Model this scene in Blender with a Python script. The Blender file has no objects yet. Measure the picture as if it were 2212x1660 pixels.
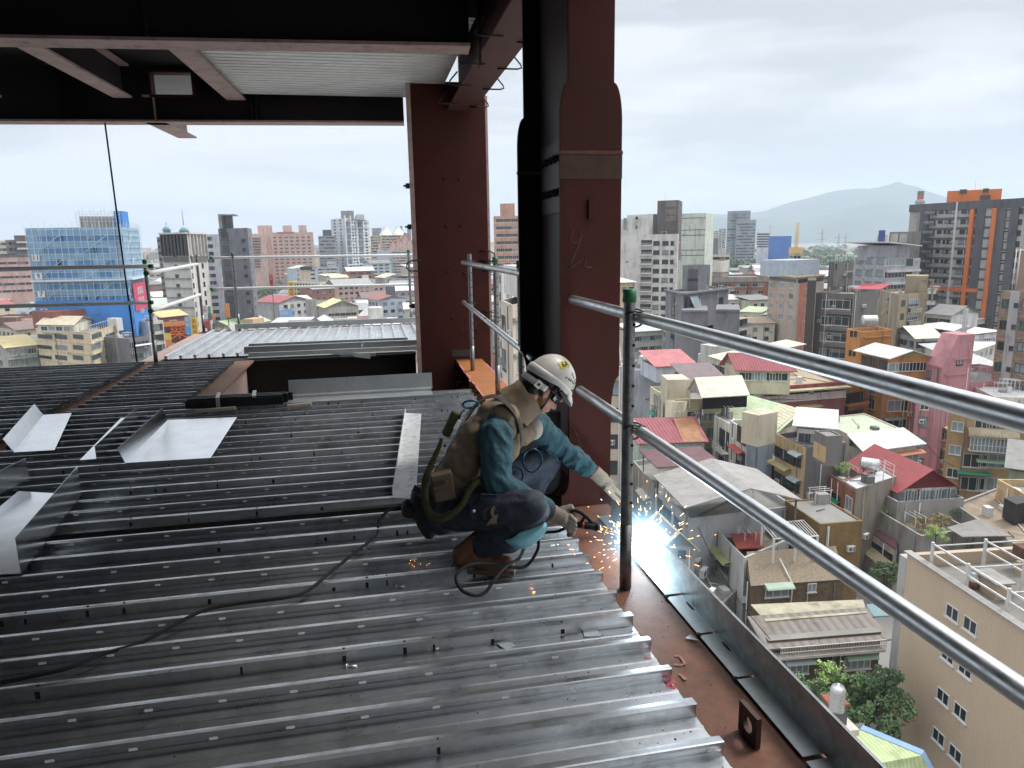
import bpy, math, random
from mathutils import Vector, Matrix, Quaternion, noise
random.seed(7)
SC = bpy.context.scene
COL = SC.collection
V = Vector
IW, IH, FPX = 2212., 1660., 1533.6
_y, _p, _r = math.radians(11.04), math.radians(11.25), math.radians(1.0)
EYE = V((0, 0, 1.5))
FWD = V((math.sin(_y)*math.cos(_p), math.cos(_y)*math.cos(_p), -math.sin(_p)))
_R0 = V((math.cos(_y), -math.sin(_y), 0))
_U0 = _R0.cross(FWD)
RGT = _R0*math.cos(_r) - _U0*math.sin(_r)
UPV = _R0*math.sin(_r) + _U0*math.cos(_r)
def sight(x, y):
 return FWD + RGT*((x-IW/2)/FPX) - UPV*((y-IH/2)/FPX)
def at_z(x, y, z=0.):
 d = sight(x, y); return EYE + d*((z-EYE.z)/d.z)
def at_y(x, y, Y):
 d = sight(x, y); return EYE + d*(Y/d.y)
def at_d(x, y, dist):
 d = sight(x, y); return EYE + d*(dist/math.hypot(d.x, d.y))
GZ = -38.      # street level
def tag(o, label=None, cat=None, group=None, kind=None):
 if label: o['label'] = label
 if cat: o['category'] = cat
 if group: o['group'] = group
 if kind: o['kind'] = kind
 return o
def empty(name, loc, label=None, cat=None, group=None):
 o = bpy.data.objects.new(name, None); COL.objects.link(o)
 o.location = loc; o.empty_display_size = .1
 return tag(o, label, cat, group)
def par(o, root):
 o.parent = root
 M = Matrix.Translation(root.location)
 p = root
 if root.get('_w') is not None: M = Matrix.Identity(4)
 o.matrix_parent_inverse = M.inverted()
 return o
def link(name, me, root=None, mw=None):
 o = bpy.data.objects.new(name, me); COL.objects.link(o)
 if mw is not None: o.matrix_world = mw
 if root is not None: attach(o, root, mw)
 return o
WORLD = {}
def attach(o, root, mw=None):
 """parent o (given in world coordinates) to root without moving it"""
 rm = WORLD.get(root.name)
 if rm is None:
  rm = root.matrix_basis.copy() if root.parent is None else Matrix.Identity(4)
 o.parent = root
 o.matrix_parent_inverse = rm.inverted()
 WORLD[o.name] = mw.copy() if mw is not None else o.matrix_basis.copy()
 return o
class MB:
 """collects shapes into one mesh"""
 def __init__(s): s.v = []; s.f = []; s.m = []; s.s = []
 def add(s, vs, fs, mi=0, sm=False):
  n = len(s.v); s.v += [tuple(v) for v in vs]
  for f in fs:
   s.f.append(tuple(i+n for i in f)); s.m.append(mi); s.s.append(sm)
 def obox(s, o, a, b, c, mi=0):
  o, a, b, c = V(o), V(a), V(b), V(c)
  vs = [o, o+a, o+a+b, o+b, o+c, o+a+c, o+a+b+c, o+b+c]
  fs = [(3,2,1,0), (4,5,6,7), (0,1,5,4), (1,2,6,5), (2,3,7,6), (3,0,4,7)]
  if a.cross(b).dot(c) < 0: fs = [f[::-1] for f in fs]
  s.add(vs, fs, mi)
 def box(s, x0, y0, z0, x1, y1, z1, mi=0):
  s.obox((x0,y0,z0), (x1-x0,0,0), (0,y1-y0,0), (0,0,z1-z0), mi)
 def prism(s, pts, ext, mi=0, top=None):
  """polygon pts swept by ext (closed)"""
  pts = [V(p) for p in pts]; e = V(ext); n = len(pts)
  nrm = V((0,0,0))
  for i in range(n): nrm += (pts[i]-pts[0]).cross(pts[(i+1) % n]-pts[0])
  if nrm.dot(e) < 0: pts = pts[::-1]
  vs = pts + [p+e for p in pts]
  s.add(vs, [tuple(range(n))[::-1]], mi)
  k = len(s.v)-2*n
  fs = [tuple(range(n, 2*n))]
  s.f += [tuple(i+k for i in f) for f in fs]; s.m.append(mi if top is None else top); s.s.append(False)
  for i in range(n):
   j = (i+1) % n
   s.f.append((k+i, k+j, k+n+j, k+n+i)); s.m.append(mi); s.s.append(False)
 def tube(s, pts, r, n=8, mi=0, cap=True, flat=1.0, up=None):
  pts = [V(p) for p in pts]; N = len(pts)
  rr = r if isinstance(r, (list, tuple)) else [r]*N
  k = len(s.v); u = None
  for i, p in enumerate(pts):
   t = (pts[min(i+1, N-1)]-pts[max(i-1, 0)])
   if t.length < 1e-9: t = V((0,0,1))
   t.normalize()
   if u is None:
    ref = V(up) if up is not None else (V((0,0,1)) if abs(t.z) < .9 else V((1,0,0)))
    u = (ref - t*ref.dot(t)).normalized()
   else:
    u = (u - t*u.dot(t)).normalized()
   w = t.cross(u)
   for j in range(n):
    a = 2*math.pi*j/n
    s.v.append(tuple(p + (u*math.cos(a)*flat + w*math.sin(a))*rr[i]))
  for i in range(N-1):
   for j in range(n):
    a, b = k+i*n+j, k+i*n+(j+1) % n
    s.f.append((a, b, b+n, a+n)); s.m.append(mi); s.s.append(True)
  if cap:
   s.f.append(tuple(k+j for j in range(n))[::-1]); s.m.append(mi); s.s.append(False)
   s.f.append(tuple(k+(N-1)*n+j for j in range(n))); s.m.append(mi); s.s.append(False)
 def ell(s, c, r, nu=16, nv=10, mi=0, M=None, zmin=-1., squash=None):
  c = V(c); k = len(s.v)
  for i in range(nv+1):
   th = math.pi*i/nv; z = math.cos(th)
   if z < zmin: z = zmin
   rr = math.sqrt(max(0, 1-z*z)) if z > zmin or zmin == -1 else math.sqrt(1-zmin*zmin)
   for j in range(nu):
    a = 2*math.pi*j/nu
    p = V((rr*math.cos(a)*r[0], rr*math.sin(a)*r[1], z*r[2]))
    if squash: p = V(squash(p))
    if M is not None: p = M @ p
    s.v.append(tuple(c+p))
  for i in range(nv):
   for j in range(nu):
    a, b = k+i*nu+j, k+i*nu+(j+1) % nu
    s.f.append((a, a+nu, b+nu, b)); s.m.append(mi); s.s.append(True)
 def lathe(s, o, prof, n=16, mi=0, axis=None):
  """prof: (r, h) pairs round axis through o"""
  o = V(o); ax = V(axis).normalized() if axis else V((0,0,1))
  u = ax.orthogonal().normalized(); w = ax.cross(u); k = len(s.v)
  for r, h in prof:
   for j in range(n):
    a = 2*math.pi*j/n
    s.v.append(tuple(o + ax*h + (u*math.cos(a)+w*math.sin(a))*r))
  for i in range(len(prof)-1):
   for j in range(n):
    a, b = k+i*n+j, k+i*n+(j+1) % n
    s.f.append((a, b, b+n, a+n)); s.m.append(mi); s.s.append(True)
 def mesh(s, name, mats):
  me = bpy.data.meshes.new(name); me.from_pydata(s.v, [], s.f);
  for m in (mats if isinstance(mats, (list, tuple)) else [mats]): me.materials.append(m)
  me.polygons.foreach_set('material_index', s.m); me.polygons.foreach_set('use_smooth', s.s)
  me.update(); return me
 def build(s, name, mats, root=None, bevel=0, **k):
  o = link(name, s.mesh(name, mats), root)
  if bevel:
   b = o.modifiers.new('b', 'BEVEL'); b.width = bevel; b.segments = 2; b.limit_method = 'ANGLE'
  return tag(o, **k)
def lin(c):
 c = c/255.
 return c/12.92 if c <= .04045 else ((c+.055)/1.055)**2.4
def rgb(r, g, b, k=1.):
 l = .3*r+.55*g+.15*b; r, g, b = [x+(l-x)*.2 for x in (r, g, b)]; k = min(1., k*1.2); t = [lin(x)*k for x in (r, g, b)]; m = max(t); s = .62/m if m > .62 else 1.; return tuple(x*s for x in t)
MATS = {}
def mat(name, col, rough=.75, metal=0., var=.12, scale=1., bump=0., bscale=None, streak=1., dirt=None, dirt_amt=.5, dscale=.6,
  wave=None, brick=None, spec=.5, alpha=1., emit=None, rvar=0., clear=0.):
 if name in MATS: return MATS[name]
 m = bpy.data.materials.new(name); m.use_nodes = True; MATS[name] = m
 nt = m.node_tree; N = nt.nodes; L = nt.links
 b = N['Principled BSDF']
 b.inputs['Roughness'].default_value = rough; b.inputs['Metallic'].default_value = metal
 b.inputs['Specular IOR Level'].default_value = spec
 b.inputs['Coat Weight'].default_value = clear
 if alpha < 1: b.inputs['Alpha'].default_value = alpha
 if emit:
  b.inputs['Emission Color'].default_value = (*emit[0], 1); b.inputs['Emission Strength'].default_value = emit[1]
 tc = N.new('ShaderNodeTexCoord'); mp = N.new('ShaderNodeMapping')
 L.new(tc.outputs['Object'], mp.inputs['Vector'])
 mp.inputs['Scale'].default_value = (scale, scale, scale*streak)
 nz = N.new('ShaderNodeTexNoise'); nz.inputs['Detail'].default_value = 6; nz.inputs['Roughness'].default_value = .65
 L.new(mp.outputs[0], nz.inputs['Vector']); nz.inputs['Scale'].default_value = 1.
 rp = N.new('ShaderNodeValToRGB')
 lo, hi = [max(0, c*(1-var)) for c in col], [min(1, c*(1+var)) for c in col]
 rp.color_ramp.elements[0].position = .3; rp.color_ramp.elements[1].position = .7
 rp.color_ramp.elements[0].color = (*lo, 1); rp.color_ramp.elements[1].color = (*hi, 1)
 L.new(nz.outputs['Fac'], rp.inputs['Fac'])
 out = rp.outputs['Color']
 hgt = None
 if brick:
  bt = N.new('ShaderNodeTexBrick'); bt.offset = brick.get('off', 0.);
  bm = N.new('ShaderNodeMapping'); L.new(tc.outputs['UV' if brick.get('uv') else 'Object'], bm.inputs['Vector'])
  bm.inputs['Rotation'].default_value = brick.get('rot', (0,0,0))
  L.new(bm.outputs[0], bt.inputs['Vector'])
  bt.inputs['Scale'].default_value = 1.
  bt.inputs['Brick Width'].default_value = brick['w']; bt.inputs['Row Height'].default_value = brick['h']
  bt.inputs['Mortar Size'].default_value = brick.get('m', .02); bt.inputs['Mortar Smooth'].default_value = .3
  k = brick.get('dark', .75)
  mx = N.new('ShaderNodeMix'); mx.data_type = 'RGBA'; mx.blend_type = 'MULTIPLY'
  L.new(bt.outputs['Fac'], mx.inputs[0]); L.new(out, mx.inputs[6]); mx.inputs[7].default_value = (k,k,k,1)
  out = mx.outputs[2]
  bv = brick.get('vary', 0)
  if bv:
   bt.inputs['Color1'].default_value = (1-bv,)*3+(1,); bt.inputs['Color2'].default_value = (1,1,1,1); bt.inputs['Mortar'].default_value = (1,1,1,1)
   m2 = N.new('ShaderNodeMix'); m2.data_type = 'RGBA'; m2.blend_type = 'MULTIPLY'; m2.inputs[0].default_value = 1
   L.new(out, m2.inputs[6]); L.new(bt.outputs['Color'], m2.inputs[7]); out = m2.outputs[2]
 if dirt:
  n2 = N.new('ShaderNodeTexNoise'); n2.inputs['Scale'].default_value = dscale; n2.inputs['Detail'].default_value = 8; n2.inputs['Roughness'].default_value = .7
  L.new(mp.outputs[0], n2.inputs['Vector'])
  r2 = N.new('ShaderNodeValToRGB'); r2.color_ramp.elements[0].position = .5; r2.color_ramp.elements[1].position = .72
  r2.color_ramp.elements[1].color = (dirt_amt,)*3+(1,); r2.color_ramp.elements[0].color = (0,0,0,1)
  L.new(n2.outputs['Fac'], r2.inputs['Fac'])
  mx = N.new('ShaderNodeMix'); mx.data_type = 'RGBA'
  L.new(r2.outputs['Color'], mx.inputs[0]); L.new(out, mx.inputs[6]); mx.inputs[7].default_value = (*dirt, 1)
  out = mx.outputs[2]
  if rvar:
   rm = N.new('ShaderNodeMapRange'); rm.inputs['To Min'].default_value = rough; rm.inputs['To Max'].default_value = min(1, rough+rvar)
   L.new(n2.outputs['Fac'], rm.inputs['Value']); rm.inputs['From Min'].default_value = .35; rm.inputs['From Max'].default_value = .7
   L.new(rm.outputs[0], b.inputs['Roughness'])
 L.new(out, b.inputs['Base Color'])
 if bump or wave:
  bp = N.new('ShaderNodeBump'); bp.inputs['Strength'].default_value = 1.
  if wave:     # corrugation: (axis, period, height)
   wv = N.new('ShaderNodeTexWave'); wv.wave_type = 'BANDS'; wv.bands_direction = wave[0]
   wv.inputs['Scale'].default_value = .314/wave[1]; wv.inputs['Distortion'].default_value = 0
   L.new(tc.outputs['Object'], wv.inputs['Vector'])
   L.new(wv.outputs['Fac'], bp.inputs['Height']); bp.inputs['Distance'].default_value = wave[2]
   mx = N.new('ShaderNodeMix'); mx.data_type = 'RGBA'; mx.blend_type = 'MULTIPLY'
   L.new(out, mx.inputs[6]); mx.inputs[7].default_value = (.82,.82,.82,1)
   sp = N.new('ShaderNodeMath'); sp.operation = 'POWER'; sp.inputs[1].default_value = 6
   L.new(wv.outputs['Fac'], sp.inputs[0]); L.new(sp.outputs[0], mx.inputs[0]); L.new(mx.outputs[2], b.inputs['Base Color'])
  else:
   n3 = N.new('ShaderNodeTexNoise'); n3.inputs['Scale'].default_value = bscale or scale*8; n3.inputs['Detail'].default_value = 5
   L.new(tc.outputs['Object'], n3.inputs['Vector'])
   L.new(n3.outputs['Fac'], bp.inputs['Height']); bp.inputs['Distance'].default_value = bump
  L.new(bp.outputs[0], b.inputs['Normal'])
 return m
def text_mesh(body, size, m, depth=.01, align='CENTER'):
 cu = bpy.data.curves.new('lettering', 'FONT'); cu.body = body; cu.size = size; cu.align_x = align; cu.align_y = 'CENTER'
 cu.extrude = depth/2; cu.resolution_u = 3
 o = bpy.data.objects.new('lettering', cu); COL.objects.link(o)
 dg = bpy.context.evaluated_depsgraph_get(); me = bpy.data.meshes.new_from_object(o.evaluated_get(dg))
 bpy.data.objects.remove(o); me.name = 'lettering'; me.materials.clear(); me.materials.append(m)
 return me
def frame(x, y, z, o):
 """matrix with the given axes and origin"""
 x, y, z, o = V(x), V(y), V(z), V(o)
 return Matrix(((x.x,y.x,z.x,o.x), (x.y,y.y,z.y,o.y), (x.z,y.z,z.z,o.z), (0,0,0,1)))
NUM = 'first second third fourth fifth sixth seventh eighth ninth tenth eleventh twelfth thirteenth fourteenth fifteenth sixteenth seventeenth eighteenth nineteenth twentieth'.split()
NUM += ['twenty-'+w for w in NUM[:9]] + ['thirtieth'] + ['thirty-'+w for w in NUM[:9]]
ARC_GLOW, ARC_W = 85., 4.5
HAZE = 1.45e-4
def c5(x, y): return ((900+x*.3916)/1.0687, (750+y*.3916)/1.0687)      # crop notes -> picture
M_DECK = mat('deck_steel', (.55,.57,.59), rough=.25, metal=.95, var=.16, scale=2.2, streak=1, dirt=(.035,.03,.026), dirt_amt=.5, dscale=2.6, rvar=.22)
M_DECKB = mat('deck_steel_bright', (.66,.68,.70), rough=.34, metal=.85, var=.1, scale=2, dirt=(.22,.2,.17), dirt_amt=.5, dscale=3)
M_TAB = mat('slot_light_tab', (.74,.75,.75), rough=.5, metal=0, var=.05)  # pale tabs stand in for daylight showing through the rib slots
M_BURN = mat('weld_burn', (.012,.011,.01), rough=.9, var=.3, scale=30)
M_GALV = mat('galvanised_sheet', (.86,.88,.90), rough=.17, metal=1., var=.1, scale=7, dirt=(.34,.38,.42), dirt_amt=.25, dscale=2, bump=.0002, bscale=30)
M_GALVD = mat('galvanised_sheet_dull', (.55,.58,.59), rough=.45, metal=.8, var=.14, scale=6, dirt=(.2,.21,.22), dirt_amt=.5, dscale=2)
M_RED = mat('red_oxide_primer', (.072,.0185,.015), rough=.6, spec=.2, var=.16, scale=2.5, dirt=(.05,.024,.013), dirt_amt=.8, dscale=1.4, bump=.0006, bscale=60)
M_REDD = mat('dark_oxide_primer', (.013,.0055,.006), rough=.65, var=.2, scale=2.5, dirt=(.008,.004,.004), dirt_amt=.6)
M_FLANGE = mat('flange_primer_lit', (.50,.36,.33), rough=.6, var=.14, scale=3, dirt=(.12,.06,.05), dirt_amt=.6, dscale=2.5)  # paler than the webs; bounce light on flange undersides put into the colour
M_RUST = mat('rusty_beam_top', (.12,.04,.016), rough=.62, var=.35, scale=9, dirt=(.05,.028,.026), dirt_amt=.7, dscale=2.2, bump=.0012, bscale=110)
M_ORANGE = mat('orange_rust_primer', (.36,.135,.035), rough=.6, var=.2, scale=4, dirt=(.2,.06,.03), dirt_amt=.5, dscale=2)
M_PIPE = mat('galvanised_pipe', (.80,.82,.83), rough=.28, metal=1., var=.1, scale=3, streak=1, dirt=(.42,.43,.43), dirt_amt=.5, dscale=5, rvar=.2)
M_POST = mat('weathered_steel_post', (.25,.255,.26), rough=.42, metal=.85, var=.25, scale=6, dirt=(.03,.028,.027), dirt_amt=.7, dscale=5)
M_POSTG = mat('grey_steel_post', (.30,.31,.31), rough=.42, metal=.8, var=.2, scale=6, dirt=(.12,.11,.1), dirt_amt=.6, dscale=4)
M_GREEN = mat('green_plastic_cap', (.012,.16,.055), rough=.45, var=.1)
M_WIRE = mat('black_tie_wire', (.012,.012,.013), rough=.45, var=.1)
M_HOLE = mat('bolt_hole_dark', (.004,.004,.004), rough=.9, var=0)
M_BLACK = mat('black_rubber', (.009,.009,.010), rough=.75, spec=.25, var=.2, scale=8)
M_CHALK = mat('chalk_mark', (.14,.11,.10), rough=.95, var=.2, scale=30)
M_CHALKP = mat('pink_paint_mark', (.55,.2,.2), rough=.9, var=.2, scale=30)
M_PAINTR = mat('red_spray_paint', (.32,.05,.07), rough=.7, var=.3, scale=14)
M_PAINTP = mat('faded_pink_paint', (.30,.13,.11), rough=.8, var=.3, scale=14)
X_END = .945     # deck ends over the edge beam
PITCH = .1868
def rib_profile(y0, kind):
 """(y, z) points of one rib; kind 'lap' has a crisp joint, 'slot' a rounded top"""
 h = .052
 if kind == 'lap':
  return [(y0-.020, .004), (y0-.019, h-.004), (y0-.027, h-.002), (y0-.027, h+.001), (y0-.005, h), (y0+.016, h-.004), (y0+.018, h-.007), (y0+.016, .004)]
 return [(y0-.016, .004), (y0-.014, .020), (y0-.018, .030), (y0-.020, h-.007), (y0-.018, h), (y0-.012, h+.001), (y0+.003, h-.001), (y0+.014, h-.003), (y0+.020, h-.007), (y0+.021, .030), (y0+.017, .004)]
def stiff(y): return [(y-.008, .004), (y-.004, .0075), (y+.004, .0075), (y+.008, .004)]
def deck_sheet(ys, kinds, x0, x1, label, group, y_start=None, y_end=None, slots=True, matl=None, seed=0, along='X', holes=True):
 """one roll-formed deck sheet: troughs, ribs, pale tabs for light in the slots, weld burns"""
 rnd = random.Random(seed)
 pr = []
 if y_start is not None: pr.append((y_start, .004))
 for i, (y, k) in enumerate(zip(ys, kinds)):
  if pr and y-.02-pr[-1][0] > .1:
   a, b = pr[-1][0], y-.02
   pr += stiff(a+(b-a)*.34) + stiff(a+(b-a)*.67)
  pr += rib_profile(y, k)
 if y_end is not None:
  a, b = pr[-1][0], y_end
  if b-a > .1: pr += stiff(a+(b-a)*.34) + stiff(a+(b-a)*.67)
  pr.append((y_end, .004))
 mb = MB(); sag = rnd.uniform(-.0015, .0015)
 nx = 7
 xs = [x0+(x1-x0)*i/(nx-1) for i in range(nx)]
 vs = []
 for x in xs:
  wob = noise.noise(V((x*1.3, ys[0], 3)))*.0016
  for (y, z) in pr:
   vs.append((x, y+wob, z+sag+(wob if z < .01 else 0)) if along == 'X' else (y+wob, x, z+sag))
 n = len(pr); fs = []
 for i in range(nx-1):
  for j in range(n-1):
   a = i*n+j; q = (a, a+n, a+n+1, a+1)
   fs.append(q if along == 'X' else q[::-1])
 mb.add(vs, fs, 0, False)
 if slots:
  for y, k in zip(ys, kinds):
   if k != 'slot': continue
   x = x0 + rnd.uniform(.05, .2)
   while x < x1-.03:
    if along == 'X': mb.obox((x, y-.0215, .031), (.024,0,0), (0,.004,0), (0,.002,.0085), 1)
    else: mb.obox((y+.018, x, .031), (0,.024,0), (.004,0,0), (0,0,.0085), 1)
    x += .2265
 for y, k in zip(ys, kinds):
  if k != 'lap' or not holes: continue
  x = x0 + rnd.uniform(0, .1)
  while x < x1-.1 and along == 'X':
   if rnd.random() < .42:
    w = rnd.uniform(.006, .016)
    mb.obox((x, y-.0222, rnd.uniform(.005,.012)), (w,0,0), (0,.003,0), (0,.002,rnd.uniform(.016,.03)), 2)
    if rnd.random() < .6: mb.ell((x+w/2, y-.008, .0525), (w*.5, .008, .0016), 8, 4, 2)
   x += rnd.choice((.055, .09, .14, .22, .3))
 o = mb.build('deck_sheet', [matl or M_DECK, M_TAB, M_BURN])
 sd = o.modifiers.new('thickness', 'SOLIDIFY'); sd.thickness = .0012; sd.offset = -1
 return tag(o, label, 'deck sheet', group)
G_NEAR = 'ribbed deck sheets across the working floor'
kinds = ['lap', 'slot', 'slot']
n = 0
PLACES = {2: 'ending beside the lifting lug', 3: 'ending beside pink paint marks', 4: 'small steel scraps lying on it', 5: 'ending at the dark guard post', 6: 'under the brown boot'}
for k in range(-4, 7):         # near bay, laps every 0.56 m
 y0 = .21 + .56*k
 ys = [y0+i*PITCH for i in range(3)]
 vis = y0 > .6
 if y0 > 3.5: ys, kk = [3.57, 3.775], ['lap', 'slot']
 else: kk = kinds
 if vis:
  n += 1; lab = f'{NUM[n-1]} ribbed deck sheet from the bottom of the photo'
  if k in PLACES: lab += ', '+PLACES[k]
 else: lab = 'ribbed steel deck sheet under the photographer'
 deck_sheet(ys, kk, -4.6, X_END, lab, G_NEAR, y_end=y0+.56-.021 if y0 < 3.5 else 3.90, seed=k+20)
for k in range(6):             # worker's bay up to the shaft
 y0 = 4.03+.56*k; n += 1
 ys = [y0+i*PITCH for i in range(3)] if k < 5 else [y0, y0+PITCH]
 deck_sheet(ys, kinds if k < 5 else kinds[:2], -2.80, X_END, f'{NUM[n-1]} ribbed deck sheet from the bottom of the photo'+(', bordering the dark shaft' if k == 5 else ''), G_NEAR,
               y_start=y0-.04 if k == 0 else None, y_end=y0+.56-.021 if k < 5 else 7.08, seed=k+40)
nl = 0
for k in range(5):             # strip left of the shaft
 y0 = 7.12+.56*k; nl += 1
 deck_sheet([y0+i*PITCH for i in range(3)], kinds, -2.80, -1.82, f'{NUM[nl-1]} short deck sheet, counting away, on the narrow strip left of the shaft', 'short ribbed deck sheets left of the shaft', y_end=min(y0+.54, 9.93), seed=k+60)
nl = 0
for k in range(11):            # bay beyond the brown joint
 y0 = 4.03+.56*k; nl += 1
 deck_sheet([y0+i*PITCH for i in range(3)], kinds, -7.2, -2.985, f'{NUM[nl-1]} deck sheet, counting away, left of the rusty joint beam', 'ribbed deck sheets left of the joint beam', y_start=y0-.04 if k == 0 else None, y_end=y0+.54, seed=k+80)
nl = 0
for k in range(7):             # bright wet bay with ribs running away
 x0 = -2.82+.56*k; nl += 1
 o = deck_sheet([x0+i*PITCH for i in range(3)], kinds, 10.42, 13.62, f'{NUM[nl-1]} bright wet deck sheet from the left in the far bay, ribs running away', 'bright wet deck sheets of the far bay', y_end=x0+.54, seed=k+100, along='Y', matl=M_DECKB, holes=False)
def isec(o, d, L, h, bw, tf=.022, tw=.014, mats=None, up=(0,0,1), name='beam', caps=False):
 """I beam: o = top centre start, d = direction; returns MB (0 web, 1 flange faces)"""
 mb = MB(); d = V(d).normalized(); u = V(up); s = d.cross(u).normalized(); o = V(o)
 mb.obox(o - s*bw/2 - u*tf, d*L, s*bw, u*tf, 1)
 mb.obox(o - s*bw/2 - u*h, d*L, s*bw, u*tf, 1)
 mb.obox(o - s*tw/2 - u*(h-tf), d*L, s*tw, u*(h-2*tf), 0)
 return mb
eb = isec((1.11, -5, -.004), (0,1,0), 8.75, .6, .36)
o = eb.build('edge_beam', [M_RED, M_RUST]); tag(o, 'rusty brown edge beam under the deck ends, pink paint marks on it', 'steel beam')
mp = MB()
def splat(pts, w, z, m=0):
 """a flat irregular paint stroke"""
 P = [V((x, y, z)) for x, y in pts]
 for i in range(len(P)-1):
  d = (P[i+1]-P[i]); s = V((-d.y, d.x, 0)).normalized()
  ww = w*(.7+.5*random.random()); w2 = w*(.7+.5*random.random())
  mp.add([P[i]-s*ww, P[i+1]-s*w2, P[i+1]+s*w2, P[i]+s*ww], [(0,1,2,3)], m)
q = lambda x, y: tuple(at_z((1400+x*.2289)/1.0687, (1394+y*.2289)/1.0687, 0))[:2]
splat([q(690,530), q(740,530), q(775,580), q(790,610), q(740,625), q(680,615)], .006, .002)
splat([q(730,710), q(760,730), q(800,770)], .007, .002)
for i in range(60):
 a, b = random.uniform(.98, 1.2), random.uniform(1.3, 3.3); r = random.uniform(.001, .0026)
 mp.ell((a, b, .002), (r, r*1.3, r*.8), 6, 4, 1)
attach(mp.build('paint_mark', [M_PAINTP, M_BURN]), o)
mp = MB()
splat([q(270,490), q(330,490), q(400,480), q(450,475)], .009, .0055)
splat([q(380,570), q(420,570), q(460,580)], .008, .0055)
splat([q(580,750), q(600,800), q(640,850), q(700,865)], .011, .0055); splat([q(590,720), q(640,770), q(680,820)], .012, .0058)
tag(mp.build('paint_mark', [M_PAINTR]), 'smears of red spray paint on the deck sheet ends', 'paint mark')
jb = isec((-2.9, .2, -.004), (0,1,0), 9.85, .5, .26); tag(jb.build('joint_beam', [M_RED, mat('joint_flange', (.24,.10,.055), rough=.65, var=.3, scale=6, dirt=(.1,.04,.025), dirt_amt=.6)]), 'rusty joint beam showing between two fields of deck sheets', 'steel beam')
ob = isec((-1.715, 7.12, .002), (0,1,0), 2.86, .5, .22)
tag(ob.build('shaft_beam', [M_FLANGE, mat('shaft_flange', (.33,.175,.11), rough=.65, var=.25, scale=5, dirt=(.25,.10,.03), dirt_amt=.7, dscale=1.5)]), 'brown steel beam along the left side of the dark shaft', 'steel beam')
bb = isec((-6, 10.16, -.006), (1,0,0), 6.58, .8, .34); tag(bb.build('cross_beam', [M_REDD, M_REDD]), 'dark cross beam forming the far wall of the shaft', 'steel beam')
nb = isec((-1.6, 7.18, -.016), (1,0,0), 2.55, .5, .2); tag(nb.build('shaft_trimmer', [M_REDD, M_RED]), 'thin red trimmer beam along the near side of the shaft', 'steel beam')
fb = isec((-3.1, 13.75, -.006), (1,0,0), 4.6, .5, .3); tag(fb.build('far_edge_beam', [M_RED, M_RED]), 'red edge beam under the far end of the bright deck', 'steel beam')
sb2 = isec((-3.02, 10.35, -.006), (0,1,0), 3.2, .5, .26); tag(sb2.build('side_edge_beam', [M_RED, M_FLANGE]), 'pinkish side edge beam at the left border of the bright deck', 'steel beam')
mb = MB(); mb.box(-13, -10, -3.6, -12.8, 6, 4.0); mb.box(-13, -8.2, -3.6, 1.15, -8, 4); tag(mb.build('light_block_wall', mat('light_block_grey', (.1,.1,.1), rough=.9)), kind='structure')  # unseen walls, added to keep sky light off the deck and column
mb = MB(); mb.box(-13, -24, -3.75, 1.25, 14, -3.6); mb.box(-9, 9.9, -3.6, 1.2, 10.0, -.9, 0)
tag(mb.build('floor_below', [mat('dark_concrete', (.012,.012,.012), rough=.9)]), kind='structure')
st = isec((1.22, 5.2, 0.0), (0,1,0), 4.02, .62, .34)
st.m = [2 if i % 1 == 0 and st.m[i] == 0 else st.m[i] for i in range(len(st.m))]
for y, w in ((5.6,.12), (6.4,.1), (7.35,.11), (7.6,.13), (7.9,.1), (8.15,.12)):
 st.obox((1.22-.1, y, .0012), (.26,0,0), (0,.012,0), (0,0,.001), 3); st.obox((1.15-w, y+.05, .0012), (.03,0,0), (0,.11,0), (0,0,.001), 3)
for x in (1.05, 1.385): st.obox((x-.012, 5.2, .0012), (.018,0,0), (0,3.6,0), (0,0,.001), 3)
o = st.build('edge_girder_stub', [M_ORANGE, M_ORANGE, M_ORANGE, M_CHALKP]); tag(o, 'orange rusty girder stub with pink chalk lines between the columns', 'steel beam')
for y in (7.6, 7.9, 8.3):
 h = MB(); h.tube([(1.2, y, -.12), (.98, y, -.12), (.95, y, -.13), (.96, y+.03, -.2)], .007, 6); attach(h.build('rebar_hook', M_WIRE), o)
def outline(pts, m=None):
 return pts
def col_plate(y0, t, mi_mat, z0, z1, xc, hw=.172, neck=.125):
 """flange plate facing +-Y with dog-bone necks (curved in and out)"""
 pr = []
 def arc(za, zb, wa, wb, n=8):
  return [(wa+(wb-wa)*math.sin(math.pi/2*i/n) if wb < wa else wb-(wb-wa)*math.cos(math.pi/2*i/n), za+(zb-za)*(1-math.cos(math.pi/2*i/n)) if wb < wa else za+(zb-za)*math.sin(math.pi/2*i/n)) for i in range(n+1)]
 R = [(hw, z0), (hw, .05)] + arc(.05, .15, hw, neck) + [(neck, .52)] + arc(.52, .74, neck, hw) + [(hw, 2.12)]
 R += [(hw-(hw-neck)*(1-math.cos(a)), 2.12+.2*math.sin(a)) for a in [math.pi/2*i/8 for i in range(1, 9)]]
 R += [(neck, z1)]
 pts = [(xc+w, y0, z) for w, z in R] + [(xc-w, y0, z) for w, z in R[::-1]]
 return pts
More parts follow.
